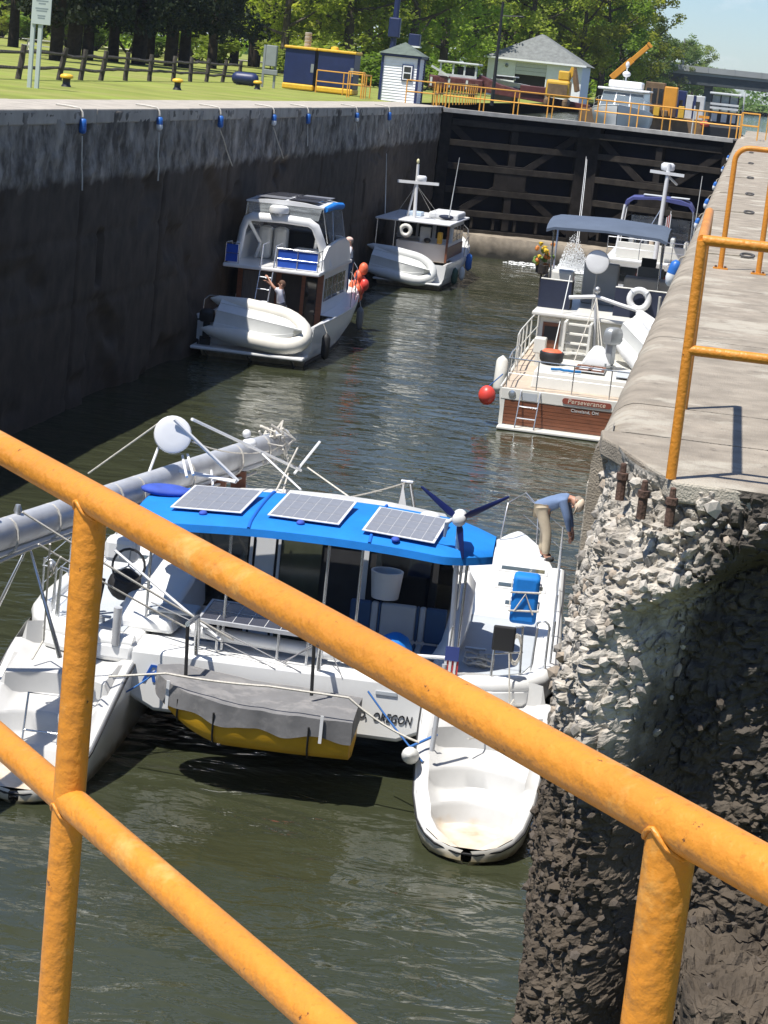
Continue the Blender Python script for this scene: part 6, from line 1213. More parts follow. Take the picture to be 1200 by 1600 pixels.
# boarding ladder, rails, cushions
for x in (-0.35, 0.02): MB().tube([(x, 0.9, 0.5), (x + 0.03, 1.62, 2.4), (x + 0.03, 1.75, 3.0), (x + 0.1, 2.2, 3.05)], 0.022, 7).build('ladder_rail', stainless, cr_, smooth=60)
for k in range(5): MB().tube([(-0.34 + 0.005 * k, 1.05 + 0.12 * k, 0.85 + 0.32 * k), (0.03, 1.05 + 0.12 * k, 0.85 + 0.32 * k)], 0.018, 6).build('ladder_rung', stainless, cr_)
for sg in (1, -1):
    pts = [(sg * (half(t) - 0.08), t * 11.2, sh(t)) for t in (0.5, 0.6, 0.7, 0.8, 0.9, 0.985)]; rail_run(cr_, pts, 0.75)
MB().tube([(-1.5, 0.1, 1.05), (-1.48, 0.12, 1.5), (-1.35, 0.15, 1.62), (-1.1, 0.15, 1.62)], 0.02, 7).build('stern_rail', stainless, cr_, smooth=60)
MB().box(0.75, 1.42, 0.35, 0.85, 0.44, 0.98).build('cockpit_locker', royal, cr_, bevel=0.03); MB().box(0.5, 0.72, 0.4, 0.8, 0.44, 0.9).build('cockpit_locker', gel, cr_, bevel=0.03)
fender((1.80, 1.1, 0.48), 0.62, 0.12, black_rubber, 'fender', cr_); fender((1.62, 7.9, 0.55), 0.6, 0.11, mat('grey_fender', (0.2, 0.2, 0.2), 0.5), 'fender', cr_)
MB().tube([(1.80, 1.1, 0.85), (1.68, 1.1, 1.1)], 0.012, 5).build('fender_line', rope_mat, cr_); MB().tube([(1.62, 7.9, 0.9), (1.5, 7.9, 1.35)], 0.012, 5).build('fender_line', rope_mat, cr_)
def world_of(o, p): c_, s_ = math.cos(o.rotation_euler.z), math.sin(o.rotation_euler.z); return (o.location.x + c_ * p[0] - s_ * p[1], o.location.y + s_ * p[0] + c_ * p[1], o.location.z + p[2])
inflatable('dinghy', 'cream inflatable dinghy hung sideways on the stern of the flybridge cruiser', world_of(cr_, (0.30, -0.42, 1.02)), R(1), 2.75, 1.42, 0.235, hyp, R(36), hyp_grey).rotation_euler = (0, R(6), R(1))
outboard('black outboard motor on the cruiser stern left of the cream dinghy', world_of(cr_, (-1.22, -0.45, 0.55)), R(90), black_rubber, 0.8, 0.0)
t = thing('net_bag', 'bundle of orange and red buoys hanging off the cruiser bow rail', 'buoys', world_of(cr_, (1.32, 9.1, 1.45)))
for k in range(11): MB().ball((rng.gauss(0, .09), rng.gauss(0, .14), rng.gauss(0, .24)), (0.15, 0.15, 0.20)).build('buoy', orange_v if k % 3 else red_v, t, smooth=60)

# ---------------------------------------------------------------- small trawler ahead of it
T2 = (-11.55, 80.3, WATER_Z)
tr_ = thing('trawler', 'small white trawler with stubby cross mast near the gate on the shaded side', 'boat', T2, 0, 'boats in the lock chamber')
half, sh = boat_hull(tr_, 10.5, 2.95, (0.95, 0.98, 1.6), gel, boot=black_rubber, cockpit=2.6)
MB().box(-1.3, 1.3, -0.6, -0.01, 0.2, 0.28).build('swim_platform', gel, tr_, bevel=0.03)
MB().box(-0.9, 1.12, 1.6, 6.2, 0.9, 1.62).build('cabin_base', gel, tr_, bevel=0.04)
MB().box(-1.1, 1.12, 3.0, 6.2, 1.6, 2.36).build('wheelhouse', gel, tr_, bevel=0.04)
for x0, x1 in ((-1.0, -0.35), (-0.25, 0.3), (0.45, 1.0)): MB().box(x0, x1, 2.985, 2.998, 1.72, 2.24).build('window', glass_dark, tr_)
for y0 in (3.2, 4.2, 5.2): MB().box(1.121, 1.13, y0, y0 + 0.85, 1.65, 2.2).build('side_window', glass_dark, tr_)
MB().box(1.13, 1.17, 1.4, 6.0, 1.05, 1.5).build('side_panel', wood, tr_); MB().box(1.12, 1.2, 1.28, 1.38, 0.95, 2.38).build('roof_post', wood, tr_)
MB().box(-1.68, 1.28, 0.9, 6.6, 2.38, 2.46).build('roof', white_pl, tr_, bevel=0.03); MB().box(0.0, 1.2, 3.5, 5.8, 2.46, 2.72).build('roof_locker', white_pl, tr_, bevel=0.08)
MB().box(-0.95, -0.3, 3.6, 4.4, 2.46, 2.62).build('roof_hatch', mat('pale_blue_hatch', (0.45, 0.55, 0.66), 0.4), tr_, bevel=0.03)
for x in (-1.6, -0.9): MB().tube([(x, 1.0, 0.95), (x, 1.0, 2.38)], 0.022, 6).build('roof_post', stainless, tr_)
MB().tube([(-0.4, 2.5, 2.46), (-0.47, 2.5, 4.55)], [0.075, 0.055], 10).build('mast', white_pl, tr_, smooth=60); MB().tube([(-0.75, 2.9, 2.46), (-0.5, 2.55, 3.75)], 0.045, 8).build('mast_leg', white_pl, tr_, smooth=60)
MB().bar((-1.2, 2.45, 3.82), (0.44, 2.45, 3.86), 0.10, 0.11).build('crosstree', white_pl, tr_); MB().lathe([(0.2, 0), (0.22, 0.05), (0.22, 0.17), (0.16, 0.22)], 16, Matrix.Translation((-0.3, 2.6, 3.9))).build('radome', white_pl, tr_, smooth=50); MB().ball((-0.48, 2.5, 4.66), (0.06, 0.06, 0.1)).build('mast_light', mat('pale_yellow', (0.7, 0.66, 0.4), 0.4), tr_, smooth=60)
for a, c_ in (((-1.66, 3, 2.46), (-1.84, 3, 4.8)), ((0.9, 3, 2.6), (1.06, 3, 4.96))): MB().tube([a, c_], [0.024, 0.012], 6).build('whip_antenna', greyw, tr_, smooth=60)
for p_ in ((-1.3, 3.6, 2.46), (0.5, 3.8, 2.46), (0.1, 4.3, 2.46)): MB().tube([(-0.45, 2.5, 3.75), p_], 0.008, 4).build('stay', rope_mat, tr_)
MB().tube([Vector((-0.45 + 0.19 * math.cos(a), 0.95, 2.05 + 0.19 * math.sin(a))) for a in np.linspace(0, 6.283, 18)[:-1]], 0.085, 8, closed=True).build('lifebuoy', cream_gel, tr_, smooth=60)
MB().box(0.75, 0.95, 1.3, 1.5, 1.65, 2.1).build('jerrycan', yel, tr_, bevel=0.04); MB().box(0.0, 0.4, 1.7, 2.0, 1.62, 2.2).build('deck_box', greyw, tr_, bevel=0.03); MB().ball((0.35, 1.5, 1.72), (0.14, 0.14, 0.10)).build('coil', black_rubber, tr_)
MB().ball((0.75, 3.3, 2.58), (0.3, 0.2, 0.09)).build('tarp', navy_canvas, tr_, smooth=60)
rail_run(tr_, [((half(t) - 0.06), t * 10.5, sh(t)) for t in (0.45, 0.6, 0.75, 0.9, 0.985)], 0.6); rail_run(tr_, [(-(half(t) - 0.06), t * 10.5, sh(t)) for t in (0.45, 0.6, 0.75, 0.9, 0.985)], 0.6)
fender((1.5, 2.0, 0.42), 0.55, 0.13, mat('green_fender', (0.02, 0.07, 0.05), 0.5), 'fender', tr_); fender((1.6, 5.2, 0.75), 0.6, 0.14, float_blue, 'fender', tr_); fender((1.58, 3.6, 0.4), 0.45, 0.12, fender_mat, 'fender', tr_)
MB().box(-1.35, -0.9, 0.3, 0.8, 0.44, 1.15).build('cockpit_locker', navy_canvas, tr_, bevel=0.06)
inflatable('dinghy', 'grey-white inflatable dinghy hung sideways on the small trawler stern', world_of(tr_, (-0.22, -0.35, 0.80)), 0, 2.7, 1.35, 0.21, hyp_grey, R(28), hyp_grey).rotation_euler = (0, R(8), 0)

# ---------------------------------------------------------------- wooden-transom trawler on the right
PO = (-2.4, 50.0, WATER_Z)
pv = thing('trawler', 'cream aft-cabin trawler with wood-planked transom moored against the sunny wall', 'boat', PO, 0, 'boats in the lock chamber')
half, sh = boat_hull(pv, 12.5, 4.3, (0.95, 1.1, 2.0), cream_gel, stern=0.965, boot=black_rubber, deck_m=tan_deck)
for k in range(7): MB().box(-1.96, 1.96, -0.030 - 0.004 * (k % 2), -0.004, 0.10 + k * 0.084, 0.10 + k * 0.084 + 0.079).build('plank', wood, pv)
MB().box(-2.07, 2.07, -0.045, -0.003, 0.69, 0.97).build('transom_band', cream_gel, pv, bevel=0.02); MB().box(-2.05, 2.05, -0.45, -0.01, 0.015, 0.085).build('swim_platform', cream_gel, pv, bevel=0.02)
for sg in (-1, 1): MB().box(*sorted((sg * 1.965, sg * 2.06)), -0.035, -0.003, 0.09, 0.69).build('transom_corner', cream_gel, pv)
nb = MB().prism([(-0.52 + 0.07 * math.cos(a) + (1.04 if math.cos(a) > 0 else 0), 0.07 * math.sin(a)) for a in np.linspace(0, 6.283, 24)[:-1]], 0.02, plane_mtx((0.0, -0.048, 0.83), (1, 0, 0), (0, 0, 1))).build('name_board', mat('name_board_red', (0.22, 0.055, 0.035), 0.5), pv)
ivory = mat('ivory_ink', (0.6, 0.5, 0.4), 0.6)
text_mesh('Perseverance', 0.16, ivory, 'boat_name', pv, plane_mtx((-0.46, -0.07, 0.785), (1, 0, 0), (0, 0, 1)), shear=0.1); text_mesh('Cleveland, OH', 0.105, greyw, 'port_of_registry', pv, plane_mtx((-0.36, -0.04, 0.585), (1, 0, 0), (0, 0, 1)))
for x in (-1.62, -1.16): MB().tube([(x, -0.42, 0.09), (x + 0.03, -0.12, 0.86), (x + 0.03, -0.06, 0.95)], 0.018, 7).build('boarding_ladder', stainless, pv, smooth=60)
for f_ in (0.3, 0.65): MB().tube([(-1.61, -0.42 + 0.3 * f_, 0.09 + 0.77 * f_), (-1.14, -0.42 + 0.3 * f_, 0.09 + 0.77 * f_)], 0.016, 6).build('ladder_rung', stainless, pv)
MB().lathe([(0.0, 0), (0.09, 0), (0.09, 0.02), (0.05, 0.03), (0, 0.03)], 16, plane_mtx((-1.8, -0.047, 0.84), (1, 0, 0), (0, 0, 1)) ).build('hawse_pipe', stainless, pv, smooth=50); MB().box(-1.55, -1.2, -0.055, -0.046, 0.72, 0.9).build('gate_plate', nonskid, pv)
# aft cabin, its top and hatch
MB().loft([[(-1.45, 0.55, 0.95), (1.45, 0.55, 0.95), (1.4, 0.62, 1.38), (-1.4, 0.62, 1.38)], [(-1.45, 4.0, 1.0), (1.45, 4.0, 1.0), (1.4, 4.0, 1.45), (-1.4, 4.0, 1.45)]]).build('aft_cabin', cream_gel, pv, bevel=0.04)
hh_ = MB().box(-0.45, 0.25, 1.0, 1.9, 1.44, 1.47).build('hatch', white_pl, pv)
for x0, x1, y0, y1 in ((-0.45, -0.38, 1.0, 1.9), (-0.14, -0.06, 1.0, 1.9), (0.18, 0.25, 1.0, 1.9), (-0.375, 0.175, 1.0, 1.08), (-0.375, 0.175, 1.82, 1.9)): MB().box(x0, x1, y0, y1, 1.471, 1.50).build('hatch_slat', wood, hh_)
MB().box(0.55, 1.35, 0.75, 2.0, 1.435, 1.45).build('cover_panel', nonskid, pv); MB().box(0.85, 0.97, 0.75, 2.05, 1.452, 1.47).build('white_board', white_pl, pv)
pts = [Vector((-1.0 + 0.1 * k, 0.78 + rng.uniform(-.05, .05), 1.43 + rng.uniform(0, 0.04))) for k in range(8)]; MB().tube(pts, 0.035, 6).build('blue_hose', mat('blue_hose', (0.01, 0.16, 0.42), 0.5), pv, smooth=60)
# main house, flybridge deck and steps
MB().box(-1.72, 1.9, 4.02, 8.5, 0.95, 2.36).build('house', cream_gel, pv, bevel=0.05); MB().box(-1.9, 2.0, 3.75, 8.8, 2.37, 2.47).build('flybridge_deck', cream_gel, pv, bevel=0.03)
st = MB().box(-1.0, -0.94, 3.0, 3.75, 1.45, 2.36).build('stair_side', cream_gel, pv); MB().box(-0.36, -0.30, 3.0, 3.75, 1.45, 2.36).build('stair_side', cream_gel, pv)
for k in range(4): MB().box(-0.94, -0.36, 3.0 + k * 0.18, 3.22 + k * 0.18, 1.58 + k * 0.22, 1.62 + k * 0.22).build('stair_tread', cream_gel, pv)
MB().box(-1.6, -1.15, 4.0, 4.019, 1.3, 2.2).build('door', wood, pv); MB().box(-1.55, -1.2, 3.985, 3.998, 1.75, 2.1).build('louvre', black_rubber, pv); MB().box(0.9, 1.5, 4.0, 4.019, 1.6, 2.1).build('window', glass_dark, pv)
MB().box(-1.72, -1.42, 3.3, 3.7, 1.45, 1.85).build('deck_box', cream_gel, pv, bevel=0.03)
for x0, x1 in ((-1.86, -1.05), (0.08, 1.75)):
    MB().box(x0, x1, 4.9, 4.92, 2.47, 3.2).build('weather_cloth', navy_canvas, pv); MB().tube([(x0, 4.91, 3.22), (x1, 4.91, 3.22)], 0.02, 6).build('cloth_rail', cream_gel, pv)
MB().box(-1.88, -1.865, 4.92, 7.0, 2.47, 3.2).build('weather_cloth', navy_canvas, pv); MB().box(-1.07, -1.055, 4.93, 5.8, 2.47, 3.18).build('weather_cloth', black_rubber, pv)
MB().box(-1.75, -1.15, 6.4, 6.9, 2.47, 3.35).build('helm_seat', cream_gel, pv, bevel=0.08); MB().box(0.2, 1.6, 6.2, 6.8, 2.47, 3.4).build('settee', mat('taupe_vinyl', (0.28, 0.265, 0.235), 0.7), pv, bevel=0.06); MB().box(-0.95, 0.0, 7.2, 7.5, 2.47, 3.6).build('console', mat('pale_console', (0.42, 0.42, 0.40), 0.6), pv, bevel=0.05)
MB().box(0.5, 1.2, 6.9, 7.0, 3.3, 3.65).build('seat_back', mat('taupe_dark', (0.2, 0.19, 0.16), 0.7), pv, bevel=0.05); MB().box(0.55, 0.95, 7.4, 7.5, 3.4, 3.85).build('chart_screen', black_rubber, pv, bevel=0.02)
# mast, boom, radome, bimini
MB().tube([(-0.2, 3.6, 1.45), (-0.32, 3.65, 3.15)], 0.04, 8).build('mast', alu, pv, smooth=60); MB().tube([(-1.0, 3.75, 2.92), (-0.3, 3.65, 3.03), (0.3, 3.6, 2.9), (0.72, 3.6, 2.82)], 0.05, 8).build('boom', white_pl, pv, smooth=60); MB().ball((-0.3, 3.6, 3.2), (0.08, 0.08, 0.09)).build('mast_block', steel, pv, smooth=60)
for a, c_ in (((-0.3, 3.6, 3.0), (-0.6, 2.6, 1.47)), ((-0.3, 3.6, 3.0), (0.15, 2.5, 1.47)), ((-0.3, 3.6, 3.0), (0.0, 3.0, 1.47))): MB().tube([a, c_], 0.012, 5).build('topping_line', rope_mat, pv)
rax = (Vector(CAM) - Vector((PO[0] - 0.5, 55.5, WATER_Z + 3.75))).normalized(); rm = plane_mtx((-0.5, 5.4, 3.76), rax.cross(Vector((0, 0, 1))), rax.cross(Vector((0, 0, 1))).cross(rax) * -1); zf = (rm.to_3x3() @ Vector((0, 0, 1))).dot(rax)
pr_ = [(0.0, -0.16), (0.2, -0.16), (0.285, -0.12), (0.31, -0.04), (0.31, 0.02), (0.295, 0.05), (0.265, 0.06), (0.15, 0.066), (0.0, 0.068)]; MB().lathe(pr_ if zf > 0 else [(r, -z) for r, z in pr_], 26, rm).build('radome', white_pl, pv, smooth=28); MB().tube([(-0.5, 5.5, 2.47), (-0.5, 5.5, 3.6)], 0.03, 8).build('radome_post', steel, pv, smooth=60)
MB().loft([[(-1.9, y, z - 0.02), (-1.7, y, z + 0.05), (-0.35, y, z + 0.10), (1.05, y, z + 0.05), (1.24, y, z - 0.02), (1.24, y, z - 0.10), (1.0, y, z - 0.02), (-0.35, y, z + 0.04), (-1.7, y, z - 0.02), (-1.9, y, z - 0.10)] for y, z in ((5.15, 4.50), (5.35, 4.60), (6.0, 4.70), (6.8, 4.74), (7.6, 4.70), (8.2, 4.6))]).build('bimini', slate_canvas, pv, smooth=50)
for x in (-1.75, 1.1):
    for y, y2 in ((5.6, 5.9), (5.75, 6.3), (7.2, 6.7), (7.0, 6.4)): MB().tube([(x, y, 4.58), (x + 0.03, y2, 2.47)], 0.017, 6).build('bimini_frame', stainless, pv, smooth=60)
MB().tube([(-1.2, 3.2, 1.45), (-1.1, 4.6, 3.4)], 0.014, 6).build('fishing_rod', greyw, pv)
# stern rail, side rails
rail_run(pv, [(-2.0, 2.6, 1.0), (-2.03, 1.2, 0.97), (-1.98, 0.12, 0.95), (-1.25, 0.06, 0.95), (-0.4, 0.06, 0.95), (0.5, 0.06, 0.95), (1.4, 0.06, 0.95), (1.95, 0.12, 0.95)], 0.72, 0.017, (0.5,))
rail_run(pv, [(-2.08, 2.8, 1.0), (-2.12, 3.7, 1.02), (-2.13, 4.6, 1.03), (-2.13, 5.5, 1.05), (-2.12, 6.5, 1.08), (-2.08, 8, 1.15)], 0.92, 0.022, (0.5,), cream_gel)
MB().ball((-2.42, 0.15, 0.70), (0.21, 0.21, 0.24)).build('ball_fender', red_v, None, smooth=60, loc=PO); o = C.objects['ball_fender'] if 'ball_fender' in C.objects else None
tag(o, 'round red ball fender hanging off the wooden-transom trawler corner', 'fender')
MB().tube([(-2.4, 0.15, 0.92), (-2.1, 0.2, 1.25)], 0.014, 5).build('fender_line', blue_line, pv); fender((-2.36, 2.2, 0.95), 0.85, 0.15, cream_gel, 'fender', pv, Matrix.Rotation(R(-14), 4, 'X'))
t = thing('bucket', 'black round tub with red lid on the wooden-transom trawler deck', 'tub', world_of(pv, (-1.12, 1.9, 1.45)))
MB().lathe([(0.24, 0), (0.29, 0.06), (0.30, 0.25), (0.28, 0.27)], 18).build('body', black_rubber, t, smooth=50); MB().lathe([(0.25, 0.272), (0.2, 0.32), (0.0, 0.33)], 18).build('lid', orange_v, t, smooth=50)
t = thing('lifebuoy', 'white ring lifebuoy on the navy cloth of the wooden-transom trawler', 'lifebuoy', world_of(pv, (0.72, 4.72, 2.98)))
MB().tube([Vector((0.24 * math.cos(a), 0.02 * math.sin(a), 0.24 * math.sin(a))) for a in np.linspace(0, 6.283, 26)[:-1]], 0.085, 10, closed=True).build('ring', white_pl, t, smooth=60)
for a in (45, 135, 225, 315): MB().tube([Vector((0.24 * math.cos(R(a)) + 0.09 * math.cos(q_) * math.cos(R(a)), 0.09 * math.sin(q_), 0.24 * math.sin(R(a)) + 0.09 * math.cos(q_) * math.sin(R(a)))) for q_ in np.linspace(0, 6.283, 10)[:-1]], 0.012, 5, closed=True).build('band', nonskid, t)
# dinghy and grey motor on the aft cabin top
dq = inflatable('dinghy', 'white inflatable dinghy on the wooden-transom trawler aft deck, half behind the wall edge', world_of(pv, (1.2, 2.7, 1.98)), R(0), 2.3, 1.3, 0.22, white_pl, R(30), hyp_grey); dq.rotation_euler = (0, R(20), R(-55))
outboard('silver grey outboard motor standing on the wooden-transom trawler aft deck', world_of(pv, (0.30, 2.25, 1.55)), R(150), mat('silver_motor', (0.32, 0.34, 0.35), 0.35, 0.3, var=0.1), 0.95)
t = thing('covered_box', 'white covered bundle beside the silver outboard on the trawler aft deck', 'bundle', world_of(pv, (-0.02, 2.35, 1.45))); MB().loft([[(-0.35 * a, -0.25 * a, z), (0.35 * a, -0.25 * a, z), (0.35 * a, 0.25 * a, z), (-0.35 * a, 0.25 * a, z)] for z, a in ((0, 1), (0.1, 1), (0.32, 0.65), (0.5, 0.3))]).build('cover', white_pl, t, smooth=50, bevel=0.05)
MB().loft([[(0.15 + 0.14 * a, -0.1, z), (0.38, -0.1, z), (0.38, 0.2, z), (0.15 + 0.14 * a, 0.2, z)] for z, a in ((0.2, 0), (0.62, 0.2), (0.72, 0.8))]).build('pillow', white_pl, t, bevel=0.04)
t = thing('flower_basket', 'yellow and orange flowers in a basket on the trawler flybridge rail', 'flowers', world_of(pv, (-2.02, 6.6, 3.2)))
MB().lathe([(0.1, -0.7), (0.03, -0.69), (0.03, -0.05), (0.16, 0), (0.2, 0.22), (0.19, 0.22)], 10).build('basket', log_mat, t, smooth=50)
petal = [mat('petal_yellow', (0.65, 0.42, 0.02), 0.7), mat('petal_orange', (0.55, 0.18, 0.03), 0.7), mat('leaf_green', (0.12, 0.2, 0.04), 0.7)]
for k in range(26): a = rng.uniform(0, 6.28); r0 = rng.uniform(0.02, 0.26); c_ = (r0 * math.cos(a), r0 * math.sin(a), 0.25 + rng.uniform(-0.05, 0.55)); MB().add([tuple(c_[i] + q[i] * rng.uniform(0.04, 0.09) for i in range(3)) for q in ico], icf).build('flower', petal[k % 3], t)

# ---------------------------------------------------------------- blue-topped trawler ahead on the right
DO = (-2.0, 69.0, WATER_Z)
dv = thing('trawler', 'white trawler with navy bimini and tall white mast nearest the right gate leaf', 'boat', DO, 0, 'boats in the lock chamber')
half, sh = boat_hull(dv, 12.0, 4.0, (1.0, 1.1, 1.9), gel, boot=black_rubber)
MB().box(-1.5, 1.5, 0.5, 4.0, 1.0, 1.5).build('aft_cabin', gel, dv, bevel=0.05); MB().box(-1.6, 1.6, 4.0, 9.2, 1.0, 2.5).build('house', gel, dv, bevel=0.05); MB().box(-1.75, 1.75, 3.6, 9.4, 2.5, 2.6).build('flybridge_deck', gel, dv, bevel=0.04)
MB().box(-1.4, 1.4, 4.0, 4.06, 2.6, 3.15).build('aft_coaming', cream_gel, dv, bevel=0.02)
for x in (-1.0, 0.2, 1.0): MB().box(x - 0.4, x + 0.4, 3.985, 3.998, 1.7, 2.3).build('window', glass_dark, dv)
p0 = at_y(1025, 382, DO[1] + 3) - np.array(DO); p1 = at_y(1046, 256, DO[1] + 3) - np.array(DO); p0[2] = 1.5
MB().tube([p0, p1], [0.09, 0.07], 10).build('mast', white_pl, dv, smooth=60)
cx = at_y(1043, 271, DO[1] + 3) - np.array(DO); MB().bar(cx + [-0.58, -0.05, 0.02], cx + [0.56, -0.05, -0.02], 0.09, 0.10).build('crosstree', white_pl, dv); MB().lathe([(0.2, 0), (0.23, 0.05), (0.23, 0.2), (0.16, 0.26)], 16, Matrix.Translation(Vector(cx) + Vector((-0.02, 0.2, 0.08)))).build('radome', white_pl, dv, smooth=50); MB().bar(Vector(cx) + Vector((0, -0.02, -0.05)), Vector(cx) + Vector((0.35, 0.3, -0.35)), 0.06, 0.06).build('radar_bracket', greyw, dv)
bz = 4.62
MB().loft([[(-1.42, y, z - 0.45), (-1.38, y, z - 0.18), (-1.15, y, z - 0.02), (-0.3, y, z + 0.06), (0.5, y, z + 0.04), (0.85, y, z - 0.06), (1.02, y, z - 0.3), (1.02, y, z - 0.5), (0.95, y, z - 0.3), (0.8, y, z - 0.14), (-0.3, y, z - 0.02), (-1.1, y, z - 0.1), (-1.32, y, z - 0.28), (-1.36, y, z - 0.45)] for y, z in ((5.6, bz), (6.6, bz + 0.04), (7.6, bz))]).build('bimini', mat('violet_navy_canvas', (0.05, 0.06, 0.19), 0.8, var=0.12, vscale=3), dv, smooth=50)
for x0 in (-0.8, 0.15): MB().box(x0, x0 + 0.65, 5.9, 6.6, bz + 0.085, bz + 0.105).build('roof_patch', greyw, dv)
for x, x2 in ((-1.38, -1.5), (1.0, 1.05)):
    for y in (5.6, 7.5): MB().tube([(x, y, bz - 0.3), (x2, y - 0.2, 2.6)], 0.05 if (x < 0 and y < 6) else 0.02, 6).build('bimini_frame', white_pl if x < 0 else stainless, dv, smooth=60)
MB().tube([(0.0, 5.6, bz - 0.05), (-0.9, 5.2, 2.6)], 0.022, 6).build('backstay', stainless, dv); MB().tube([(1.1, 5, 2.6), (1.15, 5, 5.6)], [0.022, 0.012], 6).build('whip_antenna', greyw, dv)
MB().box(-1.2, 0.9, 7.4, 7.5, 2.6, 3.9).build('windscreen', clear_vinyl, dv)
for k in range(9): MB().box(-1.1 + k * 0.24, -0.95 + k * 0.24, 5.0 + rng.uniform(0, 1.5), 5.3 + rng.uniform(1.0, 1.6), 2.6, 2.9 + rng.uniform(0.1, 0.7)).build('flybridge_gear', [cream_gel, black_rubber, greyw, tan_deck][k % 4], dv, bevel=0.04)
rail_run(dv, [(-1.7, 3.7, 2.6), (-0.6, 3.7, 2.6), (0.5, 3.7, 2.6), (1.6, 3.7, 2.6), (1.65, 6, 2.6)], 0.7); rail_run(dv, [(-1.85, 0.1, 1.0), (-0.6, 0.05, 1.0), (0.6, 0.05, 1.0), (1.85, 0.1, 1.0)], 0.7)
t = thing('kayak', 'bright red kayak gear on the stern of the navy-topped trawler', 'kayak', world_of(dv, (0.35, 1.4, 1.75)), R(15))
MB().loft([[(x, -w_, 0.1), (x, 0, -0.12 + 0.1 * abs(x)), (x, w_, 0.1), (x, 0, 0.24 - 0.08 * abs(x))] for x, w_ in ((-1.15, 0.03), (-0.8, 0.22), (0, 0.34), (0.8, 0.22), (1.15, 0.03))]).build('hull', red_v, t, smooth=60); MB().lathe([(0.2, 0.2), (0.22, 0.26), (0.16, 0.27)], 14, Matrix.Scale(1.5, 4, (1, 0, 0))).build('cockpit_rim', black_rubber, t, smooth=60)
MB().box(-0.5, 0.5, -0.3, 0.3, -0.3, -0.1).build('cradle', greyw, t)
MB().tube([(0.2, 4.0, 2.6), (0.28, 4.0, 4.35)], 0.014, 6).build('flag_staff', white_pl, dv); 
for k in range(5): MB().box(0.27 - 0.06 * k * 0.5, 0.31 - 0.06 * k * 0.5, 3.985, 3.992, 3.55 - 0.02 * k, 4.25 - 0.03 * k).build('flag_stripe', fr if k % 2 else white_pl, dv)

# ---------------------------------------------------------------- white motor yacht above the gate
yo = at_y(965, 175, 124); ya = thing('motor_yacht', 'white motor yacht facing the camera above the closed gate', 'boat', (yo[0], 127, -0.75), R(180))
half, sh = boat_hull(ya, 9.5, 3.5, (1.0, 1.1, 1.5), gel, boot=None)
ya.location.y = 127 + 6
MB().loft([[(-1.5, 2, 1.1), (1.5, 2, 1.1), (1.4, 2, 2.3), (-1.4, 2, 2.3)], [(-1.35, 6.0, 1.2), (1.35, 6.0, 1.2), (1.2, 5.2, 2.3), (-1.2, 5.2, 2.3)]]).build('cabin', gel, ya, bevel=0.05)
MB().loft([[(-1.28, 5.98, 1.35), (1.28, 5.98, 1.35), (1.16, 5.36, 2.18), (-1.16, 5.36, 2.18)], [(-1.28, 6.0, 1.36), (1.28, 6.0, 1.36), (1.16, 5.38, 2.19), (-1.16, 5.38, 2.19)]]).build('windscreen', mat('yacht_glass', (0.12, 0.15, 0.17), 0.1, spec=0.8), ya)
for x in (-0.45, 0.45): MB().bar((x, 6.01, 1.35), (x * 0.9, 5.4, 2.19), 0.06, 0.02).build('mullion', gel, ya)
MB().box(-1.55, 1.55, 1.6, 5.6, 2.31, 2.45).build('roof', gel, ya, bevel=0.06); MB().box(-1.0, 1.0, 2.2, 4.6, 2.46, 2.9).build('flybridge', gel, ya, bevel=0.1); MB().ball((0.1, 3.2, 3.3), (0.25, 0.25, 0.18)).build('radome', white_pl, ya, smooth=60); MB().tube([(0.1, 3.2, 2.9), (0.1, 3.2, 3.9)], 0.05, 6).build('mast', white_pl, ya); MB().ball((0.1, 3.2, 3.85), (0.12, 0.12, 0.2)).build('mast_light', white_pl, ya, smooth=60)
rail_run(ya, [(s_ * (half(t) - 0.05), t * 9.5, sh(t)) for s_, t in ((1, 0.5), (1, 0.75), (1, 0.95), (-1, 0.95), (-1, 0.75), (-1, 0.5))], 0.6)

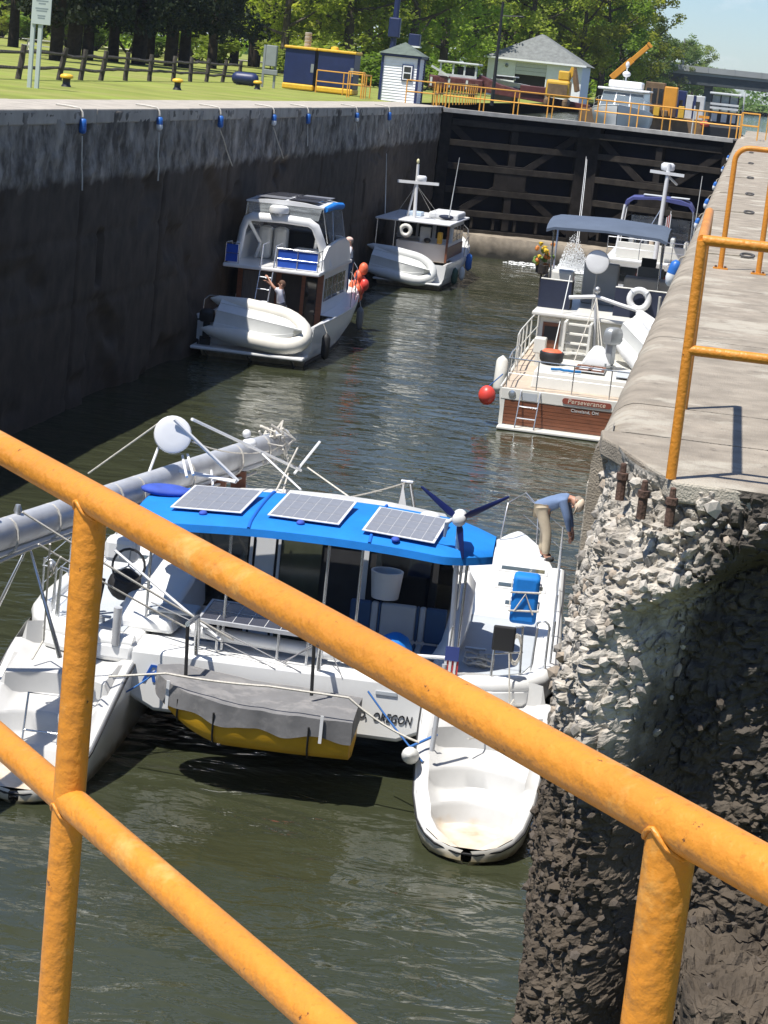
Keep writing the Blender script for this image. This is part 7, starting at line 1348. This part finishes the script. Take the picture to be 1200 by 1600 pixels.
# ================================================================ people
def skinned(name, V, E, root, m, par):
    keys = list(V); ix = {k: i for i, k in enumerate(keys)}
    me = bpy.data.meshes.new(name); me.from_pydata([V[k][0] for k in keys], [(ix[a], ix[b_]) for a, b_ in E], []); me.materials.append(m)
    o = bpy.data.objects.new(name, me); C.objects.link(o); o.parent = par
    sk_ = o.modifiers.new('skin', 'SKIN'); sk_.use_smooth_shade = True
    for k in keys:
        r = V[k][1]; sv = me.skin_vertices[0].data[ix[k]]; sv.radius = r if isinstance(r, tuple) else (r, r); sv.use_root = (k == root)
    sb = o.modifiers.new('sub', 'SUBSURF'); sb.levels = 2; sb.render_levels = 2
    return o
def person(label, loc, rz, J, shirt, trousers, hair, hat=None, vest=None, scale=1.0, barefoot=False):
    p = thing('person', label, 'person', loc, rz); p.scale = (scale,) * 3
    g = {k: Vector(v) for k, v in J.items()}
    V = {'pelvis': (g['pelvis'], 0.115), 'belly': ((g['pelvis'] + g['chest']) / 2, (0.13, 0.10)), 'chest': (g['chest'], (0.14, 0.11)), 'neck': (g['neck'], 0.052)}
    E = [('pelvis', 'belly'), ('belly', 'chest'), ('chest', 'neck')]
    hd = (g['head'] - g['neck']).normalized(); V['jaw'] = (g['neck'].lerp(g['head'], 0.55), 0.075); V['head'] = (g['head'], 0.088); V['crown'] = (g['head'] + hd * 0.07, 0.06); E += [('neck', 'jaw'), ('jaw', 'head'), ('head', 'crown')]
    for s_ in 'LR':
        V['sh' + s_] = (g['sh' + s_], 0.062); V['el' + s_] = (g['el' + s_], 0.042); V['wr' + s_] = (g['wr' + s_], 0.028)
        d = (g['wr' + s_] - g['el' + s_]).normalized(); sd = d.cross(Vector((0.3, 0.2, 1))).normalized(); V['palm' + s_] = (g['wr' + s_] + d * 0.07, (0.036, 0.018)); E += [('chest', 'sh' + s_), ('sh' + s_, 'el' + s_), ('el' + s_, 'wr' + s_), ('wr' + s_, 'palm' + s_)]
        cu = d.cross(sd)
        for k, ln in enumerate((0.075, 0.085, 0.08, 0.062)):
            off_ = sd * (0.027 - 0.018 * k); V['f%d%s' % (k, s_)] = (g['wr' + s_] + d * 0.115 + off_, 0.009); V['t%d%s' % (k, s_)] = (g['wr' + s_] + d * (0.115 + ln * 0.8) + off_ + cu * ln * 0.5, 0.008); E += [('palm' + s_, 'f%d%s' % (k, s_)), ('f%d%s' % (k, s_), 't%d%s' % (k, s_))]
        V['th' + s_] = (g['wr' + s_] + d * 0.06 + sd * 0.055 + cu * 0.02, 0.010); E.append(('palm' + s_, 'th' + s_))
        V['hip' + s_] = (g['hip' + s_], 0.095); V['kn' + s_] = (g['kn' + s_], 0.062); V['an' + s_] = (g['an' + s_], 0.042); V['toe' + s_] = (g['toe' + s_], 0.035); E += [('pelvis', 'hip' + s_), ('hip' + s_, 'kn' + s_), ('kn' + s_, 'an' + s_), ('an' + s_, 'toe' + s_)]
    skinned('body', V, E, 'pelvis', skin_m, p)
    big = lambda k, f_: (V[k][0], tuple(x * f_ for x in V[k][1]) if isinstance(V[k][1], tuple) else V[k][1] * f_)
    S = {'pelvis': (g['pelvis'].lerp(g['chest'], -0.38), 0.15), 'belly': big('belly', 1.25), 'chest': big('chest', 1.2)}; S['col'] = (g['chest'].lerp(g['neck'], 0.7), 0.075); E2 = [('pelvis', 'belly'), ('belly', 'chest'), ('chest', 'col')]
    for s_ in 'LR':
        S['sh' + s_] = big('sh' + s_, 1.2); S['el' + s_] = (g['el' + s_], 0.058); E2 += [('chest', 'sh' + s_), ('sh' + s_, 'el' + s_)]
        if shirt[1]: S['wr' + s_] = (g['el' + s_].lerp(g['wr' + s_], 0.9), 0.04); E2.append(('el' + s_, 'wr' + s_))
        else: S['el' + s_] = (g['sh' + s_].lerp(g['el' + s_], 0.75), 0.06)
    skinned('shirt', S, E2, 'pelvis', shirt[0], p)
    T = {'pelvis': (g['pelvis'], 0.128)}; E3 = []
    for s_ in 'LR': T['hip' + s_] = (g['hip' + s_], 0.108); T['kn' + s_] = (g['kn' + s_], 0.08); T['an' + s_] = (g['kn' + s_].lerp(g['an' + s_], 0.92), 0.066); E3 += [('pelvis', 'hip' + s_), ('hip' + s_, 'kn' + s_), ('kn' + s_, 'an' + s_)]
    skinned('trousers', T, E3, 'pelvis', trousers, p)
    if not barefoot:
        for s_ in 'LR': skinned('shoe', {'a': (g['an' + s_] + Vector((0, 0, -0.02)), 0.05), 'b': (g['toe' + s_], 0.045)}, [('a', 'b')], 'a', black_rubber, p)
    # face: forward direction of the head
    fw_ = Vector(J.get('face', (1, 0, 0))).normalized(); si = hd.cross(fw_).normalized(); hc = g['head'] - hd * 0.01
    MB().ball(hc + fw_ * 0.095 - hd * 0.015, (0.016, 0.016, 0.02)).build('nose', skin_m, p, smooth=60)
    for q_ in (-1, 1): MB().ball(hc + fw_ * 0.082 + si * 0.032 * q_ + hd * 0.015, 0.010).build('eye', ink_black, p, smooth=60); MB().ball(hc + si * 0.088 * q_, (0.02, 0.02, 0.03)).build('ear', skin_m, p, smooth=60)
    MB().tube([hc + fw_ * 0.083 - hd * 0.055 - si * 0.022, hc + fw_ * 0.088 - hd * 0.056, hc + fw_ * 0.083 - hd * 0.055 + si * 0.022], 0.005, 5).build('mouth', mat('lip', (0.3, 0.1, 0.08), 0.6), p)
    rotm = plane_mtx((0, 0, 0), si, fw_); rot3 = Matrix([[*(si.x, fw_.x, hd.x)], [*(si.y, fw_.y, hd.y)], [*(si.z, fw_.z, hd.z)]]).to_4x4()
    MB().ball(hc + hd * 0.03 - fw_ * 0.02, (0.098, 0.10, 0.10), mtx=rot3).build('hair', hair, p, smooth=60)
    if hat:
        MB().ball(hc + hd * 0.06, (0.108, 0.115, 0.085), mtx=rot3).build('hat', hat, p, smooth=60); MB().ball(hc + hd * 0.055 + fw_ * 0.06, (0.10, 0.13, 0.014), mtx=rot3).build('hat_brim', hat, p, smooth=60)
    if vest:
        vv = {k: big(k, 1.25) for k in ('belly', 'chest')}; vv['b0'] = (g['pelvis'].lerp(g['chest'], 0.25), (0.155, 0.125)); vv['c1'] = (g['chest'].lerp(g['neck'], 0.45), 0.10); skinned('life_vest', vv, [('b0', 'belly'), ('belly', 'chest'), ('chest', 'c1')], 'belly', vest, p)
    return p
denim = mat('blue_shirt', (0.13, 0.19, 0.32), 0.8, var=0.12, vscale=8); khaki = mat('khaki', (0.40, 0.34, 0.25), 0.85, var=0.1, vscale=8); straw = mat('straw_hat', (0.62, 0.5, 0.38), 0.8); grey_hair = mat('grey_hair', (0.25, 0.2, 0.16), 0.9); white_shirt = mat('white_shirt', (0.66, 0.66, 0.7), 0.8, var=0.06); brown_hair = mat('brown_hair', (0.10, 0.05, 0.03), 0.8); shorts = mat('pale_shorts', (0.45, 0.42, 0.38), 0.8); jeans = mat('jeans', (0.06, 0.10, 0.2), 0.8); vest_m = mat('dark_vest', (0.05, 0.05, 0.06), 0.7)
pf = ly(850, 869, 9.05); pf.z = 1.295
wp = world_of(cat, tuple(pf))
person('person in blue shirt and khaki trousers bending over on the catamaran bow', wp, CYAW + R(-6), dict(pelvis=(-0.12, 0, 0.82), chest=(0.17, 0, 1.0), neck=(0.32, 0, 1.02), head=(0.415, -0.02, 0.965), face=(-0.35, -0.45, -0.85),
       shL=(0.20, 0.17, 1.0), shR=(0.21, -0.17, 0.98), elL=(0.30, 0.20, 0.72), elR=(0.31, -0.16, 0.71), wrL=(0.38, 0.10, 0.50), wrR=(0.36, -0.06, 0.48), hipL=(-0.11, 0.10, 0.78), hipR=(-0.11, -0.10, 0.78), knL=(-0.04, 0.11, 0.42), knR=(0.02, -0.11, 0.42), anL=(-0.06, 0.11, 0.06), anR=(0.03, -0.11, 0.06), toeL=(0.10, 0.12, 0.03), toeR=(0.18, -0.11, 0.03)), (denim, True), khaki, grey_hair, straw, scale=0.94)
person('person in white shirt and vest reaching up to the cruiser ladder', world_of(cr_, (0.42, 1.3, 0.44)), R(180), dict(pelvis=(0, 0, 0.92), chest=(0.05, 0, 1.28), neck=(0.05, 0, 1.45), head=(0.04, 0, 1.58), face=(0.8, 0.2, 0.2),
       shL=(0.06, 0.18, 1.38), shR=(0.06, -0.18, 1.38), elL=(0.22, 0.22, 1.50), elR=(0.27, -0.2, 1.42), wrL=(0.38, 0.14, 1.68), wrR=(0.42, -0.1, 1.55), hipL=(0, 0.1, 0.88), hipR=(0, -0.1, 0.88), knL=(0.04, 0.11, 0.48), knR=(0.0, -0.11, 0.48), anL=(0, 0.12, 0.07), anR=(-0.05, -0.12, 0.07), toeL=(0.15, 0.13, 0.03), toeR=(0.1, -0.13, 0.03)), (white_shirt, False), shorts, brown_hair, None, vest_m)
person('person in pale hat and vest standing on the cruiser side deck', world_of(cr_, (1.18, 7.4, 1.30)), R(200), dict(pelvis=(0, 0, 0.94), chest=(0, 0, 1.30), neck=(0.0, 0, 1.47), head=(0.02, 0, 1.60), face=(1, 0.1, 0),
       shL=(0, 0.18, 1.40), shR=(0, -0.18, 1.40), elL=(0.05, 0.24, 1.14), elR=(0.05, -0.24, 1.14), wrL=(0.25, 0.14, 1.05), wrR=(0.25, -0.14, 1.05), hipL=(0, 0.1, 0.9), hipR=(0, -0.1, 0.9), knL=(0.03, 0.11, 0.48), knR=(0.03, -0.11, 0.48), anL=(0, 0.12, 0.07), anR=(0, -0.12, 0.07), toeL=(0.15, 0.13, 0.03), toeR=(0.15, -0.13, 0.03)), (white_shirt, False), jeans, grey_hair, mat('pink_hat', (0.6, 0.42, 0.36), 0.8), vest_m)
# ================================================================ thin summer haze round the whole place
hz = bpy.data.materials.new('haze'); hz.use_nodes = True; hz.node_tree.nodes.clear()
hv = hz.node_tree.nodes.new('ShaderNodeVolumePrincipled'); ho = hz.node_tree.nodes.new('ShaderNodeOutputMaterial')
hv.inputs['Color'].default_value = (0.80, 0.88, 1.0, 1); hv.inputs['Density'].default_value = 0.00012; hv.inputs['Anisotropy'].default_value = 0.2
hz.node_tree.links.new(hv.outputs[0], ho.inputs['Volume'])
hb_ = MB().box(-3010, 3010, -310, 4010, -10.0, 32.0).build('haze', hz); tag(hb_, 'thin pale summer haze in the air over canal and park', 'haze', kind='stuff')
